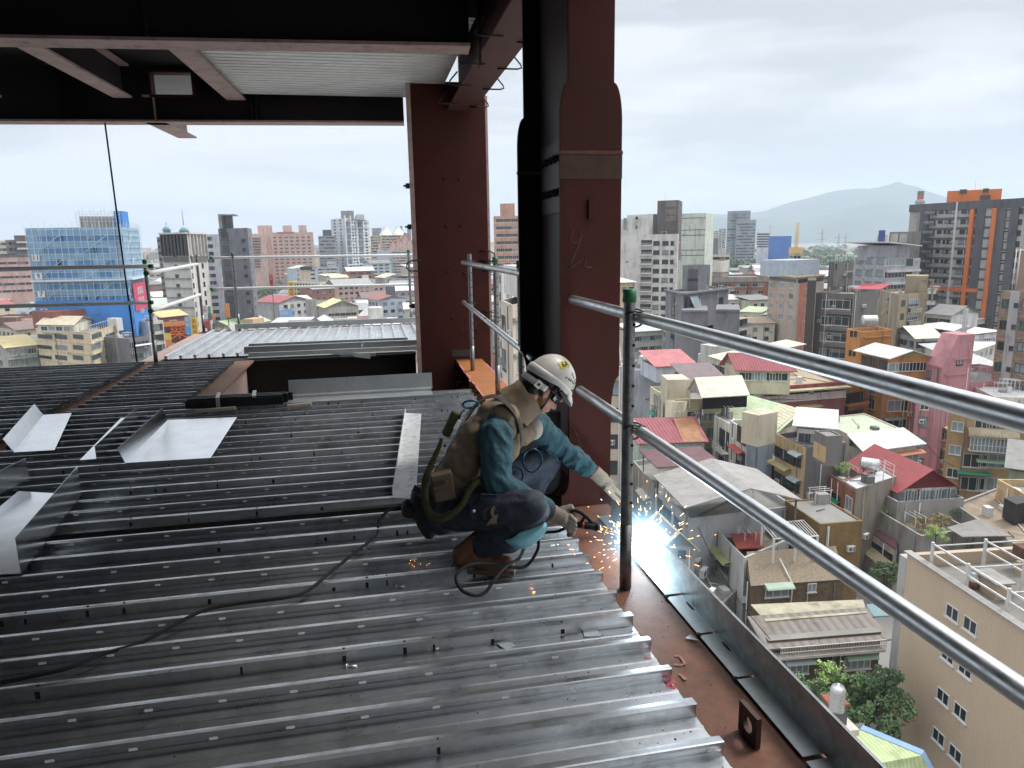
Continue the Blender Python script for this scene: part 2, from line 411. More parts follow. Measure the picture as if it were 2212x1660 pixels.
def column_h(name, label):
 root = empty(name, (1.195, 4.35, 0), label, 'steel column')
 z0, z1, xc = -.55, 4.2, 1.195
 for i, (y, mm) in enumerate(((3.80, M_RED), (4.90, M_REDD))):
  mb = MB(); mb.prism(col_plate(y, .03, 0, z0, z1, xc), (0,.03,0))
  mb.box(xc-.176, y-.006, 1.955, xc+.176, y+.036, 1.975, 1)
  if i == 0:
   mb.box(xc-.178, y-.003, 1.83, xc+.174, y+.001, 1.953, 2)
   mb.box(xc-.02, y-.022, 1.62, xc+.018, y+.001, 1.72, 0)     # welded lug stub
  f = mb.build('flange', [mm, M_RUST, mat('rust_scorch', (.07,.032,.02), rough=.7, var=.4, scale=12)], root, bevel=.004)
  if i == 0: FL = f
 mb = MB(); mb.box(xc-.014, 3.832, z0, xc+.014, 4.898, z1)
 mb.build('web', mat('web_primer', (.055,.033,.036), rough=.45, var=.12, scale=2, dirt=(.03,.017,.017), dirt_amt=.5), root)
 mb = MB(); mb.box(xc-.032, 3.94, 1.68, xc-.014, 4.8, 2.10)
 sp = mb.build('splice_plate', mat('web_primer', (0,0,0)), root)
 mb = MB()
 for z in (1.80, 2.0):
  for k in range(8):
   y = 4.0+k*.105; mb.lathe((xc-.032, y, z), [(0,.034), (.011,.034), (.011,.02), (.024,.02), (.024,0)], 6, 0, (-1,0,0))
 mb.build('bolts', M_BLACK, sp)
 mb = MB(); mb.obox((1.02, 3.86, -.004), (.36,0,0), (0,1.0,0), (0,0,.02))
 mb.build('stiffener_plate', M_RED, root)
 mk = MB()                                     # chalk squiggles
 def stroke(pts, r=.0022, y=3.797):
  mk.tube([(x, y, z) for x, z in pts], r, 5)
 stroke([(1.09,1.56), (1.075,1.52), (1.09,1.49), (1.125,1.5), (1.14,1.53), (1.13,1.555)])
 stroke([(1.14,1.53), (1.115,1.46), (1.085,1.40), (1.07,1.365), (1.085,1.36), (1.12,1.385), (1.15,1.405), (1.165,1.40), (1.16,1.37), (1.175,1.36), (1.2,1.36)])
 stroke([(1.09,.46), (1.12,.40), (1.135,.34), (1.13,.29)], .002)
 mk.build('chalk_mark', M_CHALK, FL)
 return root
column_h('steel_column', 'dark red H section steel column with bolted splice and necked flanges beside the welder')
mb = MB()
g = [(.80,.02), (1.02,.02), (1.045,.05), (1.055,.16), (1.055,.52), (.99,.52), (.80,.30)]
mb.prism([(x, 3.93, z) for x, z in g], (0,.016,0))
o = mb.build('gusset_plate', M_REDD); tag(o, 'dark gusset plate with chalk numbers at the column foot behind the welder', 'gusset plate')
mk = MB()
def stroke3(pts, r=.002):
 mk.tube([V(p) for p in pts], r, 5)
for i, ch in enumerate(([(0,0), (.02,.0), (.02,.02), (0,.022), (0,.045), (.02,.045)], [(.02,0), (0,0), (0,.022), (.018,.025), (.018,.045), (0,.045)], [(0,.045), (.02,.04), (.004,.015), (.001,0), (.022,0)])):
 stroke3([(1.0+i*.014+x*.5-.0, 3.928, .40-i*.035+z*.8) for x, z in ch])
attach(mk.build('chalk_mark', M_CHALK), o)
root = empty('box_column', (1.04, 9.7, 0), 'broad maroon box column beyond the shaft, hooks and bolts on its sides', 'steel column')
mb = MB(); mb.box(.60, 9.22, -4, 1.52, 10.1, 3.45)
mb.build('shaft', M_RED, root, bevel=.01)
mb = MB(); mb.box(.545, 9.20, -4, .60, 9.235, 3.42); mb.box(1.522, 9.24, -4, 1.55, 10.05, 3.3)
mb.build('side_plate', M_FLANGE, root)
mb = MB()
for x, z in ((.98,2.3), (1.17,2.3), (.98,1.72), (1.17,1.72), (.98,1.15), (1.2,1.12), (1.02,.55), (1.2,.5)):
 mb.lathe((x, 9.22, z), [(0,.02), (.014,.018), (.02,.006), (.02,0)], 8, 0, (0,-1,0))
mb.build('bolts', M_RED, root)
for z in (2.22, 1.72, .72):
 mb = MB(); mb.box(.50, 9.24, z-.03, .545, 9.33, z+.03); mb.box(.47, 9.27, z-.012, .55, 9.29, z+.012); mb.build('bracket', M_WIRE, root)
for x, z, s in ((.56,1.30,-1), (1.5,1.40,1), (1.5,1.28,1), (1.5,.62,1)):
 mb = MB(); mb.tube([(x-s*.1, 9.2, z), (x+s*.03, 9.2, z), (x+s*.09, 9.2, z-.03), (x+s*.1, 9.2, z-.09), (x+s*.06, 9.2, z-.13), (x-s*.08, 9.2, z-.13)], .009, 6); mb.build('rebar_hook', M_WIRE, root)
mk = MB()
for ch, ox in (([(0,.06), (.01,0), (.03,.04), (.05,0), (.06,.06)], 0), ([(.02,.12), (.07,.12), (.05,.06), (.03,0)], .06), ([(.04,.12), (.01,.06), (.01,0), (.05,0), (.05,.04), (.01,.04)], .15)):
 mk.tube([(1.16+ox+x*.9, 9.215, .36+z) for x, z in ch], .003, 5)
mk.build('chalk_mark', M_CHALK, root)
mb = MB(); mb.box(1.0, 9.213, .04, 1.24, 9.219, .13); mb.build('patch_plate', mat('grey_green_patch', (.05,.055,.05), rough=.7), root)
ZG = 3.107
SK = V((-1, .064, 0)).normalized()
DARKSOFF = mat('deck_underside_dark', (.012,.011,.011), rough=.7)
def ibeam_low(o, d, L, h, bw, tf=.025, tw=.016):
 o = V(o); return isec((o.x, o.y, o.z+h), d, L, h, bw, tf, tw)
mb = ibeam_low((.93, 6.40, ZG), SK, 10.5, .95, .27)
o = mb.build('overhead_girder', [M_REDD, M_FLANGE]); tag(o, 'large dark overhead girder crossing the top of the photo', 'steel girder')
mb = MB(); mb.obox((-1.62, 6.545-.135, ZG+.03), (.012,0,0), (0,.10,0), (0,0,.85)); attach(mb.build('stiffener_plate', M_REDD), o)
d = SK; s = V((.064, 1, 0)).normalized(); o0 = V((.56, 10.12, ZG)); mb = MB()
a1 = at_y(320, 155, 10.35); a2 = at_y(415, 205, 10.35)
u1, u2 = (o0.x-a2.x)/.998, (o0.x-a1.x)/.998
z1, z2 = a2.z, a1.z
def webpart(ua, ub, za, zb): mb.obox(o0+d*ua+s*.13+V((0,0,za-ZG)), d*(ub-ua), s*.016, V((0,0,zb-za)), 0)
HW = .92
webpart(0, u1, ZG+.024, ZG+HW-.024); webpart(u2, 8, ZG+.024, ZG+HW-.024); webpart(u1, u2, ZG+.024, z1); webpart(u1, u2, z2, ZG+HW-.024)
for zz, m in ((0, 1), (HW-.024, 0)): mb.obox(o0+V((0,0,zz)), d*8, s*.27, V((0,0,.024)), m)
for za, zb in ((z1-.03, z1), (z2, z2+.03)): mb.obox(o0+d*(u1-.03)+s*.06+V((0,0,za-ZG)), d*(u2-u1+.06), s*.16, V((0,0,zb-za)), 2)
for ua in (u1-.03, u2): mb.obox(o0+d*ua+s*.06+V((0,0,z1-ZG)), d*.03, s*.16, V((0,0,z2-z1)), 2)
for ua in (1.9, 1.95, 4.3): mb.obox(o0+d*ua+s*.02+V((0,0,.026)), d*.014, s*.11, V((0,0,HW-.06)), 0)
o = mb.build('overhead_beam', [M_REDD, M_FLANGE, M_RED]); tag(o, 'long dark overhead beam running to the box column, a rectangular hole in its web', 'steel beam')
mb = isec((1.20, 3.4, ZG+.7), (0,1,0), 5.8, .7, .32)
root = mb.build('overhead_edge_girder', [M_RED, mat('girder_soffit', (.10,.04,.036), rough=.6, var=.14, scale=2)]); tag(root, 'maroon overhead edge girder with rebar hooks between the two columns', 'steel girder')
for y in (5.0, 5.9, 6.8, 7.7, 8.7):
 for sx in (-1, 1):
  x = 1.20+sx*.16; yy = y+(.15 if sx > 0 else 0)
  h = MB(); h.tube([(x-sx*.09, yy, ZG-.012), (x+sx*.10, yy, ZG-.012), (x+sx*.14, yy, ZG+.0), (x+sx*.13, yy, ZG+.03), (x+sx*.05, yy, ZG+.12)], .008, 6)
  attach(h.build('rebar_hook', M_WIRE), root)
mb = MB(); mb.obox((.98, 6.2, ZG-.16), (.02,0,0), (0,.10,0), (0,0,.6)); attach(mb.build('connection_plate', M_REDD), root)
for nm, xa, xb, lab in (('secondary_beam', -1.80, -1.57, 'short overhead beam with pale underside beside the bright silver ceiling'), ('secondary_beam', -3.14, -2.92, 'left overhead beam with pale underside crossing the dark bay')):
 mb = ibeam_low(((xa+xb)/2, 6.75, 3.36), (.035,1,0), 3.42, .4, xb-xa); tag(mb.build(nm, [M_REDD, M_FLANGE]), lab, 'steel beam')
mb = ibeam_low((-4.55, 6.9, 3.36), (.035,1,0), 3.4, .4, .22); tag(mb.build('secondary_beam', [M_REDD, M_FLANGE]), 'overhead beam at the very left border of the photo', 'steel beam')
mb = isec((-2.62, 10.4, ZG+.34), (.05,1,0), 1.4, .34, .26)
o = mb.build('overhang_beam', [M_FLANGE, M_FLANGE]); tag(o, 'short beam end sticking out past the far overhead beam against the sky', 'steel beam')
mb = MB()
X = -1.6; prof = []
while X < 1.1: prof += [(X, 0), (X+.03, 0), (X+.035, .018), (X+.055, .018), (X+.06, 0)]; X += .1
vs = []
Yv = 6.6; prof = []
while Yv < 10.1: prof += [(Yv, 0), (Yv+.05, 0), (Yv+.056, .014), (Yv+.09, .014), (Yv+.096, 0)]; Yv += .13
for x in (-1.57, 1.02): vs += [(x, y, 3.42+z) for y, z in prof]
nn = len(prof); mb.add(vs, [(i, i+1, nn+i+1, nn+i) for i in range(nn-1)])
o = mb.build('ceiling_deck', mat('ceiling_zinc', (.88,.91,.89), rough=.5, metal=.1, var=.08, scale=1.5, dirt=(.5,.53,.52), dirt_amt=.5)); tag(o, 'bright silver corrugated ceiling deck under the upper floor', 'ceiling deck')
sd = o.modifiers.new('t', 'SOLIDIFY'); sd.thickness = .003
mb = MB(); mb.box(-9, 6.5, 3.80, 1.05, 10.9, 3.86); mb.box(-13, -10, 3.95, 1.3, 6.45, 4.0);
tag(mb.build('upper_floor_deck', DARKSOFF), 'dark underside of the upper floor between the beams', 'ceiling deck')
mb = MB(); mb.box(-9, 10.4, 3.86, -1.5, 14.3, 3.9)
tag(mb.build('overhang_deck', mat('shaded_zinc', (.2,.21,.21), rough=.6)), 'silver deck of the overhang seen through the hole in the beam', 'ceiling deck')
for y in (2.2, -1.6):
 mb = ibeam_low((1.0, y, ZG+.1), (-1,0,0), 10, .74, .26); tag(mb.build('overhead_girder', [M_REDD, M_REDD]), f'{"nearer" if y > 0 else "farther"} unseen overhead girder above the photographer', 'steel girder')
mb = isec((1.2, -6, ZG+.7), (0,1,0), 9.7, .7, .32); tag(mb.build('overhead_edge_girder', [M_RED, M_RED]), 'overhead edge girder above the photographer', 'steel girder')
mb = MB(); mb.tube([(-3.23, 10.42, 3.1), (-3.19, 10.33, 1.6), (-3.13, 10.22, -.3)], .011, 6)
tag(mb.build('steel_cable', M_BLACK), 'thin black cable hanging from the overhead beam at left', 'cable')
def post(x, y, h, label, m, cap=None, z0=0., holes=True, side=-1, group='guard rail posts', ties=(), name='guard_post'):
 """perforated tube post; ties: rail heights it is wired to"""
 mb = MB(); r = .0243
 mb.tube([(x, y, z0), (x, y, z0+h)], r, 16, 0, cap=False)
 mb.tube([(x, y, z0+.001), (x, y, z0+.30)], r+.0018, 16, 0, cap=True)
 mb.tube([(x, y, z0+h-.001), (x, y, z0+h)], r, 16, 0)
 if holes:
  k = z0+.4
  while k < z0+h-.06:
   mb.lathe((x+.012, y-.0205, k), [(0,.0045), (.0065,.0045), (.0065,0)], 8, 1, (.5,-.86,0)); k += .085
 o = mb.build(name, [m, M_HOLE]); tag(o, label, 'guard post', group)
 if cap:
  c = MB(); c.tube([(x, y, z0+h-.045), (x, y, z0+h+.008)], .0275, 16); attach(c.build('end_cap', cap), o)
 for z, xr in ties:
  w = MB(); pts = []
  for i in range(15):
   a = math.pi*(.15+1.7*i/14); pts.append((x+(xr-x)*.5+math.cos(a)*abs(xr-x)*.75*(1 if xr > x else -1)*-1, y-.012+.02*math.sin(a*2)*.3, z+math.sin(a)*.036))
  w.tube([(x+.035, y-.034, z+.014)] + pts + [(x+.05, y+.03, z-.01)], .0042, 6)
  w.tube([(x-.03, y-.028, z+.02), (x+.01, y-.031, z+.03), (x+.07, y-.02, z+.018)], .004, 6)
  attach(w.build('wire_tie', M_WIRE), o)
 return o
def rail(p, q, label, r=.0243, m=None, cap=None, group='guard rail tubes', seam=None):
 p, q = V(p), V(q); mb = MB(); mb.tube([p+(q-p)*i/12 for i in range(13)], r, 20)
 if seam is not None: mb.tube([p+(q-p)*seam, p+(q-p)*(seam+.006)], r+.0012, 20)
 o = mb.build('guard_rail', m or M_PIPE); tag(o, label, 'guard rail', group)
 d = (q-p).normalized()
 for k, e in ((p, -d), (q, d)):
  if cap and ((k == p and 'p' in cap) or (k == q and 'q' in cap)):
   c = MB(); c.tube([k-e*.05, k+e*.006], r+.003, 16); attach(c.build('end_cap', M_GREEN), o)
 return o
post(1.03, 2.75, 1.30, 'dark perforated guard post with green cap beside the welding arc', M_POST, M_GREEN, ties=((1.19, 1.08), (.715, 1.08)))
rail((1.08, -.6, 1.19), (1.08, 3.77, 1.19), 'shiny upper guard rail running from the column to the right border')
rail((1.08, -.6, .712), (1.08, 3.62, .712), 'shiny lower guard rail running past the welder to the lower right')
rail((1.10, 4.98, 1.275), (1.10, 8.6, 1.275), 'upper grey guard rail between the two columns', cap='')
rail((1.085, 4.72, .70), (1.10, 8.62, .80), 'lower grey guard rail between the columns ending in a green cap', cap='p')
post(1.15, 8.35, 1.38, 'grey guard post without a cap standing on the orange girder', M_POSTG, None, ties=((1.275, 1.10), (.79, 1.10)))
post(1.20, 6.9, 1.36, 'grey guard post with green cap and bright holes between the columns', M_POSTG, M_GREEN, ties=((1.275, 1.10), (.76, 1.10)))
post(1.10, 5.25, 1.36, 'grey guard post half hidden behind the H column', M_POSTG, M_GREEN, ties=((.71, 1.085),))
post(-2.89, 10.2, 1.36, 'grey guard post with green cap at the corner left of the bright deck', M_POSTG, M_GREEN)
M_WPIPE = mat('pale_pipe', (.78,.79,.78), rough=.4, metal=.1, var=.08)
rail((-8, 10.14, 1.30), (-2.78, 10.14, 1.28), 'upper rail at the left border with green end cap', m=M_WPIPE, cap='q')
rail((-8, 10.14, .83), (-2.83, 10.14, .81), 'lower rail at the left border with green end cap', m=M_WPIPE, cap='q')
M_WPIPE = mat('pale_pipe', (.78,.79,.78), rough=.4, metal=.1, var=.08)
rail((-2.86, 10.1, 1.19), (-3.02, 13.7, 1.22), 'pale upper rail running away from the left corner post', m=M_WPIPE, cap='p', r=.028)
rail((-2.86, 10.1, .70), (-3.02, 13.7, .68), 'pale lower rail running away from the left corner post', m=M_WPIPE, cap='p', r=.028)
post(-3.05, 13.85, 1.38, 'grey guard post at the far left corner of the bright deck', M_POSTG, None)
post(-2.43, 13.85, 1.40, 'grey guard post with green cap standing on the far deck edge', M_POSTG, M_GREEN)
post(.74, 13.85, 1.40, 'guard post with green cap at the far deck edge beside the box column', M_POSTG, M_GREEN)
rail((-2.83, 13.88, 1.325), (1.3, 13.88, 1.30), 'long upper rail along the far deck edge', m=M_WPIPE, cap='p')
rail((-2.87, 13.88, .765), (1.3, 13.88, .745), 'long lower rail along the far deck edge', m=M_WPIPE, cap='p')
root = empty('pour_stop', (1.23, 1.5, 0), 'upright galvanised edge trim sheet along the rusty edge beam', 'edge trim')
mb = MB(); y = -1.2; segs = [-1.2, .35, 1.0, 1.35, 1.62, 2.02, 2.31, 2.62, 3.2, 3.55]
for a, b in zip(segs[:-1], segs[1:]):
 mb.obox((1.165, a+.008, .006+random.uniform(0, .003)), (.072,0,0), (0,b-a-.016,0), (0,0,.0025), 0)
 if random.random() < .8: mb.ell((1.168, b, .006), (.012, .02, .006), 8, 5, 1)
 mb.ell((1.228, b-.1, .007), (.008, .05, .004), 8, 4, 1)
mb.build('foot_flange', [M_GALVD, M_BURN], root)
mb = MB(); mb.obox((1.237, -1.2, .004), (.003,0,0), (0,4.75,0), (0,0,.15)); mb.obox((1.232, -1.2, .149), (.008,0,0), (0,4.75,0), (0,0,.004))
mb.build('upstand', mat('zinc_spangle', (.40,.44,.45), rough=.36, metal=.75, var=.3, scale=24, dirt=(.2,.22,.23), dirt_amt=.5, dscale=1.2), root)
mb = MB(); A = (at_z(1594,1574)+at_z(1632,1620))/2; d = (at_z(1632,1620)-at_z(1594,1574)); LW = d.length; d.normalize(); s = V((-d.y, d.x, 0)); W2, H2, T = LW, .10, .016
ring = [(W2*.5+.026*math.cos(2*math.pi*i/16), H2*.5+.026*math.sin(2*math.pi*i/16)) for i in range(16)]
outer = []
AN = [2*math.pi*i/16 for i in range(16)]; ca_ = math.atan2(H2, W2)
for j_, v_ in ((2, ca_), (6, math.pi-ca_), (10, math.pi+ca_), (14, -ca_)): AN[j_] = v_
for i in range(16):
 a = AN[i]; c, sn = math.cos(a), math.sin(a); k = 1/max(abs(c)/(W2/2), abs(sn)/(H2/2)); outer.append((W2/2+c*k, H2/2+sn*k))
vs = []
for t in (0, T):
 for r_ in (outer, ring): vs += [A+d*(u-W2/2)+s*t+V((0,0,w)) for u, w in r_]
fs = []
for i in range(16):
 j = (i+1) % 16
 fs += [(i, j, 16+j, 16+i), (32+j, 32+i, 48+i, 48+j), (i, 32+i, 32+j, j), (16+j, 48+j, 48+i, 16+i)]
mb.add(vs, fs)
tag(mb.build('lifting_lug', mat('dark_rust', (.05,.024,.018), rough=.7, var=.35, scale=20)), 'upright rusty lifting lug plate with a round hole on the edge beam', 'lifting lug')
def bent_sheet(name, pts, folds, th, m, label, cat='sheet metal piece', group=None):
 """pts: base quad corners (list), folds: list of (i, j, up vector) edges bent up"""
 P = [V(p) for p in pts]; mb = MB()
 nrm = (P[1]-P[0]).cross(P[2]-P[0]).normalized()
 if nrm.z < 0: nrm = -nrm
 mb.prism(P, nrm*th)
 for i, j, up in folds:
  a, b = P[i], P[j]; up = V(up); side = (b-a).cross(up).normalized()*th
  mb.obox(a, b-a, up, side)
 return tag(mb.build(name, m), label, cat, group)
Zd = .056
def dz(x, y, z=Zd): return at_z(x, y, z)
GS = 'bent galvanised sheet pieces lying on the deck'
def lsheet(base, hingeA, hingeB, upA, upB, label, th=.002):
 """flat base quad plus a flap standing on the edge hingeA-hingeB, flap corners given"""
 mb = MB(); P = [V(p) for p in base]; mb.prism(P, (0,0,th))
 a, b, ua, ub = V(hingeA), V(hingeB), V(upA), V(upB)
 nn = (b-a).cross(ua-a).normalized()*th
 mb.prism([a, b, ub, ua], nn)
 o = mb.build('bent_sheet', M_GALV); return tag(o, label, 'sheet metal', GS)
a, b = dz(30,978), dz(93,897); up = V((0,0,.19))
lsheet([a, dz(118,973), dz(155,893), b], a, b, a+V((-.05,-.02,.11)), b+V((-.05,-.02,.11)), 'small bent sheet with one raised flap, farthest left on the deck')
a, b = dz(208,992), dz(297,905)
lsheet([dz(172,995), a, b, dz(262,903)], a, b, a+V((.0,0,.095)), b+V((0,0,.10)), 'narrow L shaped galvanised strip between two wider bent sheets')
a, b = dz(270,1001), dz(362,908)
lsheet([a, dz(455,990), dz(512,902), b], a, b, a+V((-.03,-.02,.11)), b+V((-.03,-.02,.11)), 'large pale bent sheet with diagonal pencil line, left of centre')
a, b = dz(45,1240), dz(175,1070)
lsheet([dz(-150,1250), a, b, dz(40,1062), dz(-90,1170)], a, b, a+V((.0,0,.175)), b+V((0,0,.18)), 'nearest bent sheet with tall upright flap at the left border')
a, b = dz(-40,1090), dz(62,1035)
lsheet([dz(-140,1100), a, b, dz(-60,1040)], a, b, a+V((0,0,.14)), b+V((0,0,.14)), 'partly visible bent sheet just beyond the nearest one at the left border')
P = [dz(848,1076), dz(898,1079), dz(910,895), dz(876,893)]
mb = MB(); mb.prism(P, (0,0,.0025)); mb.obox(P[0], P[3]-P[0], (0,0,.05), (.0025,0,0))
tag(mb.build('metal_strip', mat('worn_white_zinc', (.72,.73,.74), rough=.5, metal=.3, var=.12, scale=8, dirt=(.28,.29,.3), dirt_amt=.95, dscale=2.2)), 'long white worn metal strip lying behind the welder', 'sheet metal')
P = [V((-.84, 7.06, .06)), V((.56, 7.06, .06))]
mb = MB(); mb.obox(P[0]+V((0,-.28,0)), (1.38,0,0), (0,.3,0), (0,0,.003)); mb.obox(P[0]+V((0,.02,0)), (1.40,.02,0), (0,.003,0), (0,.03,.16)); mb.obox(P[0]+V((0,-.06,.003)), (1.38,.0,0), (0,.10,0), (0,0,.02))
tag(mb.build('steel_angle', M_GALVD), 'long grey sheet steel angle lying along the near side of the shaft', 'sheet metal')
root = empty('sheet_bundle', (-1.25, 7.05, .06), 'black bundle of flat steel held by two grey straps at the shaft corner', 'bundle')
mb = MB()
for i in range(7): mb.obox((-1.72+i*.012, 6.78+i*.028, .06), (.86-.02*(i % 3),-.03,0), (0,.024,0), (0,0,.075+.012*(i % 2)))
mb.build('flat_bars', mat('black_steel', (.012,.012,.013), rough=.5, metal=.3, var=.3, scale=5), root)
for x in (-1.45, -1.13):
 mb = MB(); mb.obox((x, 6.77, .06), (.035,0,0), (0,-.003,0), (.0,0,.096)); mb.obox((x, 6.76, .154), (.035,0,0), (-.03,.25,0), (0,0,.003)); mb.build('strap', M_GALVD, root)
M_WOOD = mat('grey_timber', (.36,.31,.26), rough=.8, var=.2, scale=5)
for i, (p, q_, lab) in enumerate((((420,893),(508,886),'short grey timber lath lying left of the strapped bundle'), ((620,882),(672,877),'thin timber offcut lying at the foot of the long steel angle'))):
 a, b = dz(*p), dz(*q_); mb = MB(); mb.obox(a, b-a, (0,.05,0), (0,0,.025)); tag(mb.build('timber_offcut', M_WOOD), lab, 'timber')
for i, (x0, x1, y, z, h, lab) in enumerate(((-1.78,.62,10.34,.05,.085,'middle long dark trim strip lying along the far side of the shaft'), (-1.76,.5,10.62,.06,.08,'upper long dark trim strip lying along the far side of the shaft'), (-1.70,.60,10.16,.02,.05,'lowest long trim strip lying along the far side of the shaft'))):
 mb = MB(); mb.obox((x0,y,z), (x1-x0,-.03,0), (0,.004,0), (0,.02,h)); mb.obox((x0,y-.09,z-.003), (x1-x0,-.03,0), (0,.09,0), (0,0,.004)); mb.obox((x0,y+.02,z+h), (x1-x0,-.03,0), (0,.05,0), (0,0,.003))
 tag(mb.build('trim_strip', M_GALVD), lab, 'sheet metal', 'dark trim strips beside the shaft')
mb = MB(); mb.obox((-2.45,13.55,.05), (3.3,.02,0), (0,.05,0), (0,0,.09)); tag(mb.build('trim_strip', M_GALVD), 'long dark trim strip along the far edge of the bright deck', 'sheet metal')
for (p, q_, w, h, lab) in (((714,765),(800,776),.05,.05,'thin grey channel lying askew on the bright deck'), ((735,772),(812,770),.06,.03,'second grey channel crossing the first on the bright deck'), ((780,752),(840,744),.12,.06,'stacked dark trough offcut on the bright deck')):
 a, b = at_z(*p,.06), at_z(*q_,.06); mb = MB(); mb.obox(a, b-a, (0,w,0), (0,0,.004)); mb.obox(a, b-a, (0,.004,0), (0,0,h)); mb.obox(a+V((0,w-.004,0)), b-a, (0,.004,0), (0,0,h)); tag(mb.build('channel_offcut', M_GALVD), lab, 'sheet metal')
for pts, lab in (([(1072,1391),(1090,1404),(1112,1395),(1098,1381)], 'small square steel scrap lying in a trough in the foreground'), ([(1258,1358),(1262,1377),(1297,1376),(1290,1357)], 'square rusty steel scrap near the deck ends'), ([(1236,1294),(1242,1305),(1270,1304),(1266,1291)], 'small grey scrap below the welder beside the deck end')):
 mb = MB(); mb.prism([at_z(x, y, .009) for x, y in pts], (0,0,.003)); tag(mb.build('metal_scrap', M_GALVD), lab, 'metal scrap', 'metal scraps on the deck')
P = [at_z((1400+x*.2289)/1.0687, (1394+y*.2289)/1.0687, .003) for x, y in ((795,355),(845,315),(940,382))]
mb = MB(); mb.prism(P, (0,0,.003)); tag(mb.build('metal_scrap', M_GALV), 'triangular pale scrap lying on the rusty edge beam', 'metal scrap', 'metal scraps on the deck')
for (x, y, lab) in ((865,1268,'short bolt lying in a trough left of the boot'), (938,1401,'tiny bent steel piece in a foreground trough'), (760,1440,'dark nut lying on the deck in the left foreground')):
 p = at_z(x, y, .012); mb = MB(); mb.tube([p+V((-.018,.004,0)), p+V((.018,-.004,0))], .006, 6); mb.tube([p+V((-.022,.005,0)), p+V((-.016,.0035,0))], .011, 6); tag(mb.build('loose_bolt', M_GALVD), lab, 'bolt')
mb = MB(); rnd = random.Random(3)
for i in range(260):
 yy = rnd.choice([1.05,1.24,1.43,1.62,1.8,2.0,2.17,2.36,2.55,2.73,2.92,3.1,3.3,3.5])+rnd.gauss(0,.035); xx = rnd.uniform(-.9,.93)+.0; r = rnd.uniform(.001,.0026)
 if rnd.random() < .5: xx = .93-abs(rnd.gauss(0,.25))
 mb.ell((xx, yy, .006), (r*rnd.uniform(.8,2), r*rnd.uniform(.8,2), r*.7), 5, 3, 0)
tag(mb.build('weld_debris', M_BURN), 'scattered black weld crumbs in the deck troughs', 'debris', kind='stuff')
def smooth(pts, n=6):
 P = [V(p) for p in pts]; out = []
 for i in range(len(P)-1):
  p0, p1, p2, p3 = P[max(i-1,0)], P[i], P[i+1], P[min(i+2,len(P)-1)]
  for k in range(n):
   t = k/n; out.append(.5*((2*p1)+(p2-p0)*t+(2*p0-5*p1+4*p2-p3)*t*t+(3*p1-p0-3*p2+p3)*t**3))
 return out+[P[-1]]
zc = .064
lead = [(-1.9,2.36,zc), (-1.31,2.47,zc), (-1.15,2.5,zc), (-1.09,2.53,zc), (-1.03,2.6,zc-.01), (-.91,2.67,zc-.015), (-.75,2.82,zc), (-.61,2.86,zc), (-.41,2.87,zc), (-.33,2.94,zc-.01), (-.24,3.08,zc), (-.14,3.26,zc), (-.075,3.37,zc), (-.035,3.52,zc-.02), (-.02,3.66,zc), (.06,3.80,zc), (.17,3.78,.07), (.26,3.6,.06), (.34,3.42,.055)]
mb = MB(); mb.tube(smooth(lead), .0075, 8)
tag(mb.build('welding_lead', M_BLACK), 'long black welding lead snaking across the deck to the left border', 'cable')
hold = [c5(880,1245)+(2.95,), c5(870,1330)+(2.93,), c5(800,1425)+(2.90,), c5(690,1425)+(2.86,), c5(560,1408)+(2.80,), c5(450,1425)+(2.76,), c5(390,1485)+(2.72,), c5(420,1560)+(2.68,), c5(490,1595)+(2.66,), c5(560,1580)+(2.68,), c5(620,1500)+(2.72,), c5(690,1420)+(2.80,), c5(760,1380)+(2.93,), c5(790,1320)+(3.0,)]
pts = [at_y(a, b, Y) for a, b, Y in hold]
pts = [V((p.x, p.y, max(p.z, .012))) for p in pts]
first = [at_y(*c5(1095,1160), 2.93), at_y(*c5(1000,1215), 2.95), at_y(*c5(920,1225), 2.97)]
mb = MB(); mb.tube(smooth(first+pts), .0075, 8)
tag(mb.build('electrode_cable', M_BLACK), 'black electrode cable looping below the knee around the brown boot', 'cable')
def J(x, y, Y): return at_y(*c5(x, y), Y)
M_SKIN = mat('skin', (.42,.20,.125), rough=.5, var=.1, scale=20)
M_HAIR = mat('black_hair', (.008,.008,.009), rough=.55, var=.4, scale=60, bump=.003, bscale=160)
M_VEST = mat('khaki_vest', (.215,.158,.102), rough=.85, var=.14, scale=9, dirt=(.09,.065,.04), dirt_amt=.3, dscale=1.6, bump=.006, bscale=22)
M_SHIRT = mat('teal_shirt', (.022,.075,.098), rough=.8, var=.14, scale=9, dirt=(.03,.105,.125), dirt_amt=.4, dscale=2, bump=.012, bscale=24)
M_TROUS = mat('navy_work_trousers', (.021,.029,.045), rough=.75, var=.25, scale=9, dirt=(.055,.06,.068), dirt_amt=.5, dscale=2, bump=.010, bscale=24)
M_PAD = mat('pale_blue_knee_pad', (.11,.30,.36), rough=.6, var=.12, scale=12)
M_BOOT = mat('brown_leather', (.165,.068,.034), rough=.55, var=.2, scale=14, dirt=(.07,.035,.02), dirt_amt=.6, dscale=2, bump=.002, bscale=60)
M_SOLE = mat('boot_sole', (.12,.095,.075), rough=.85, var=.2, scale=20)
M_GLOVE = mat('knit_glove', (.235,.195,.15), rough=.95, var=.2, scale=16, dirt=(.10,.09,.085), dirt_amt=.8, dscale=1.6, bump=.0015, bscale=240)
M_CUFF = mat('red_glove_hem', (.22,.03,.05), rough=.9)
M_HELM = mat('white_helmet', (.62,.59,.545), rough=.42, var=.06, scale=9, dirt=(.36,.32,.27), dirt_amt=.45, dscale=1.6)
M_HPL = mat('white_strap_plastic', (.60,.59,.57), rough=.45, var=.05)
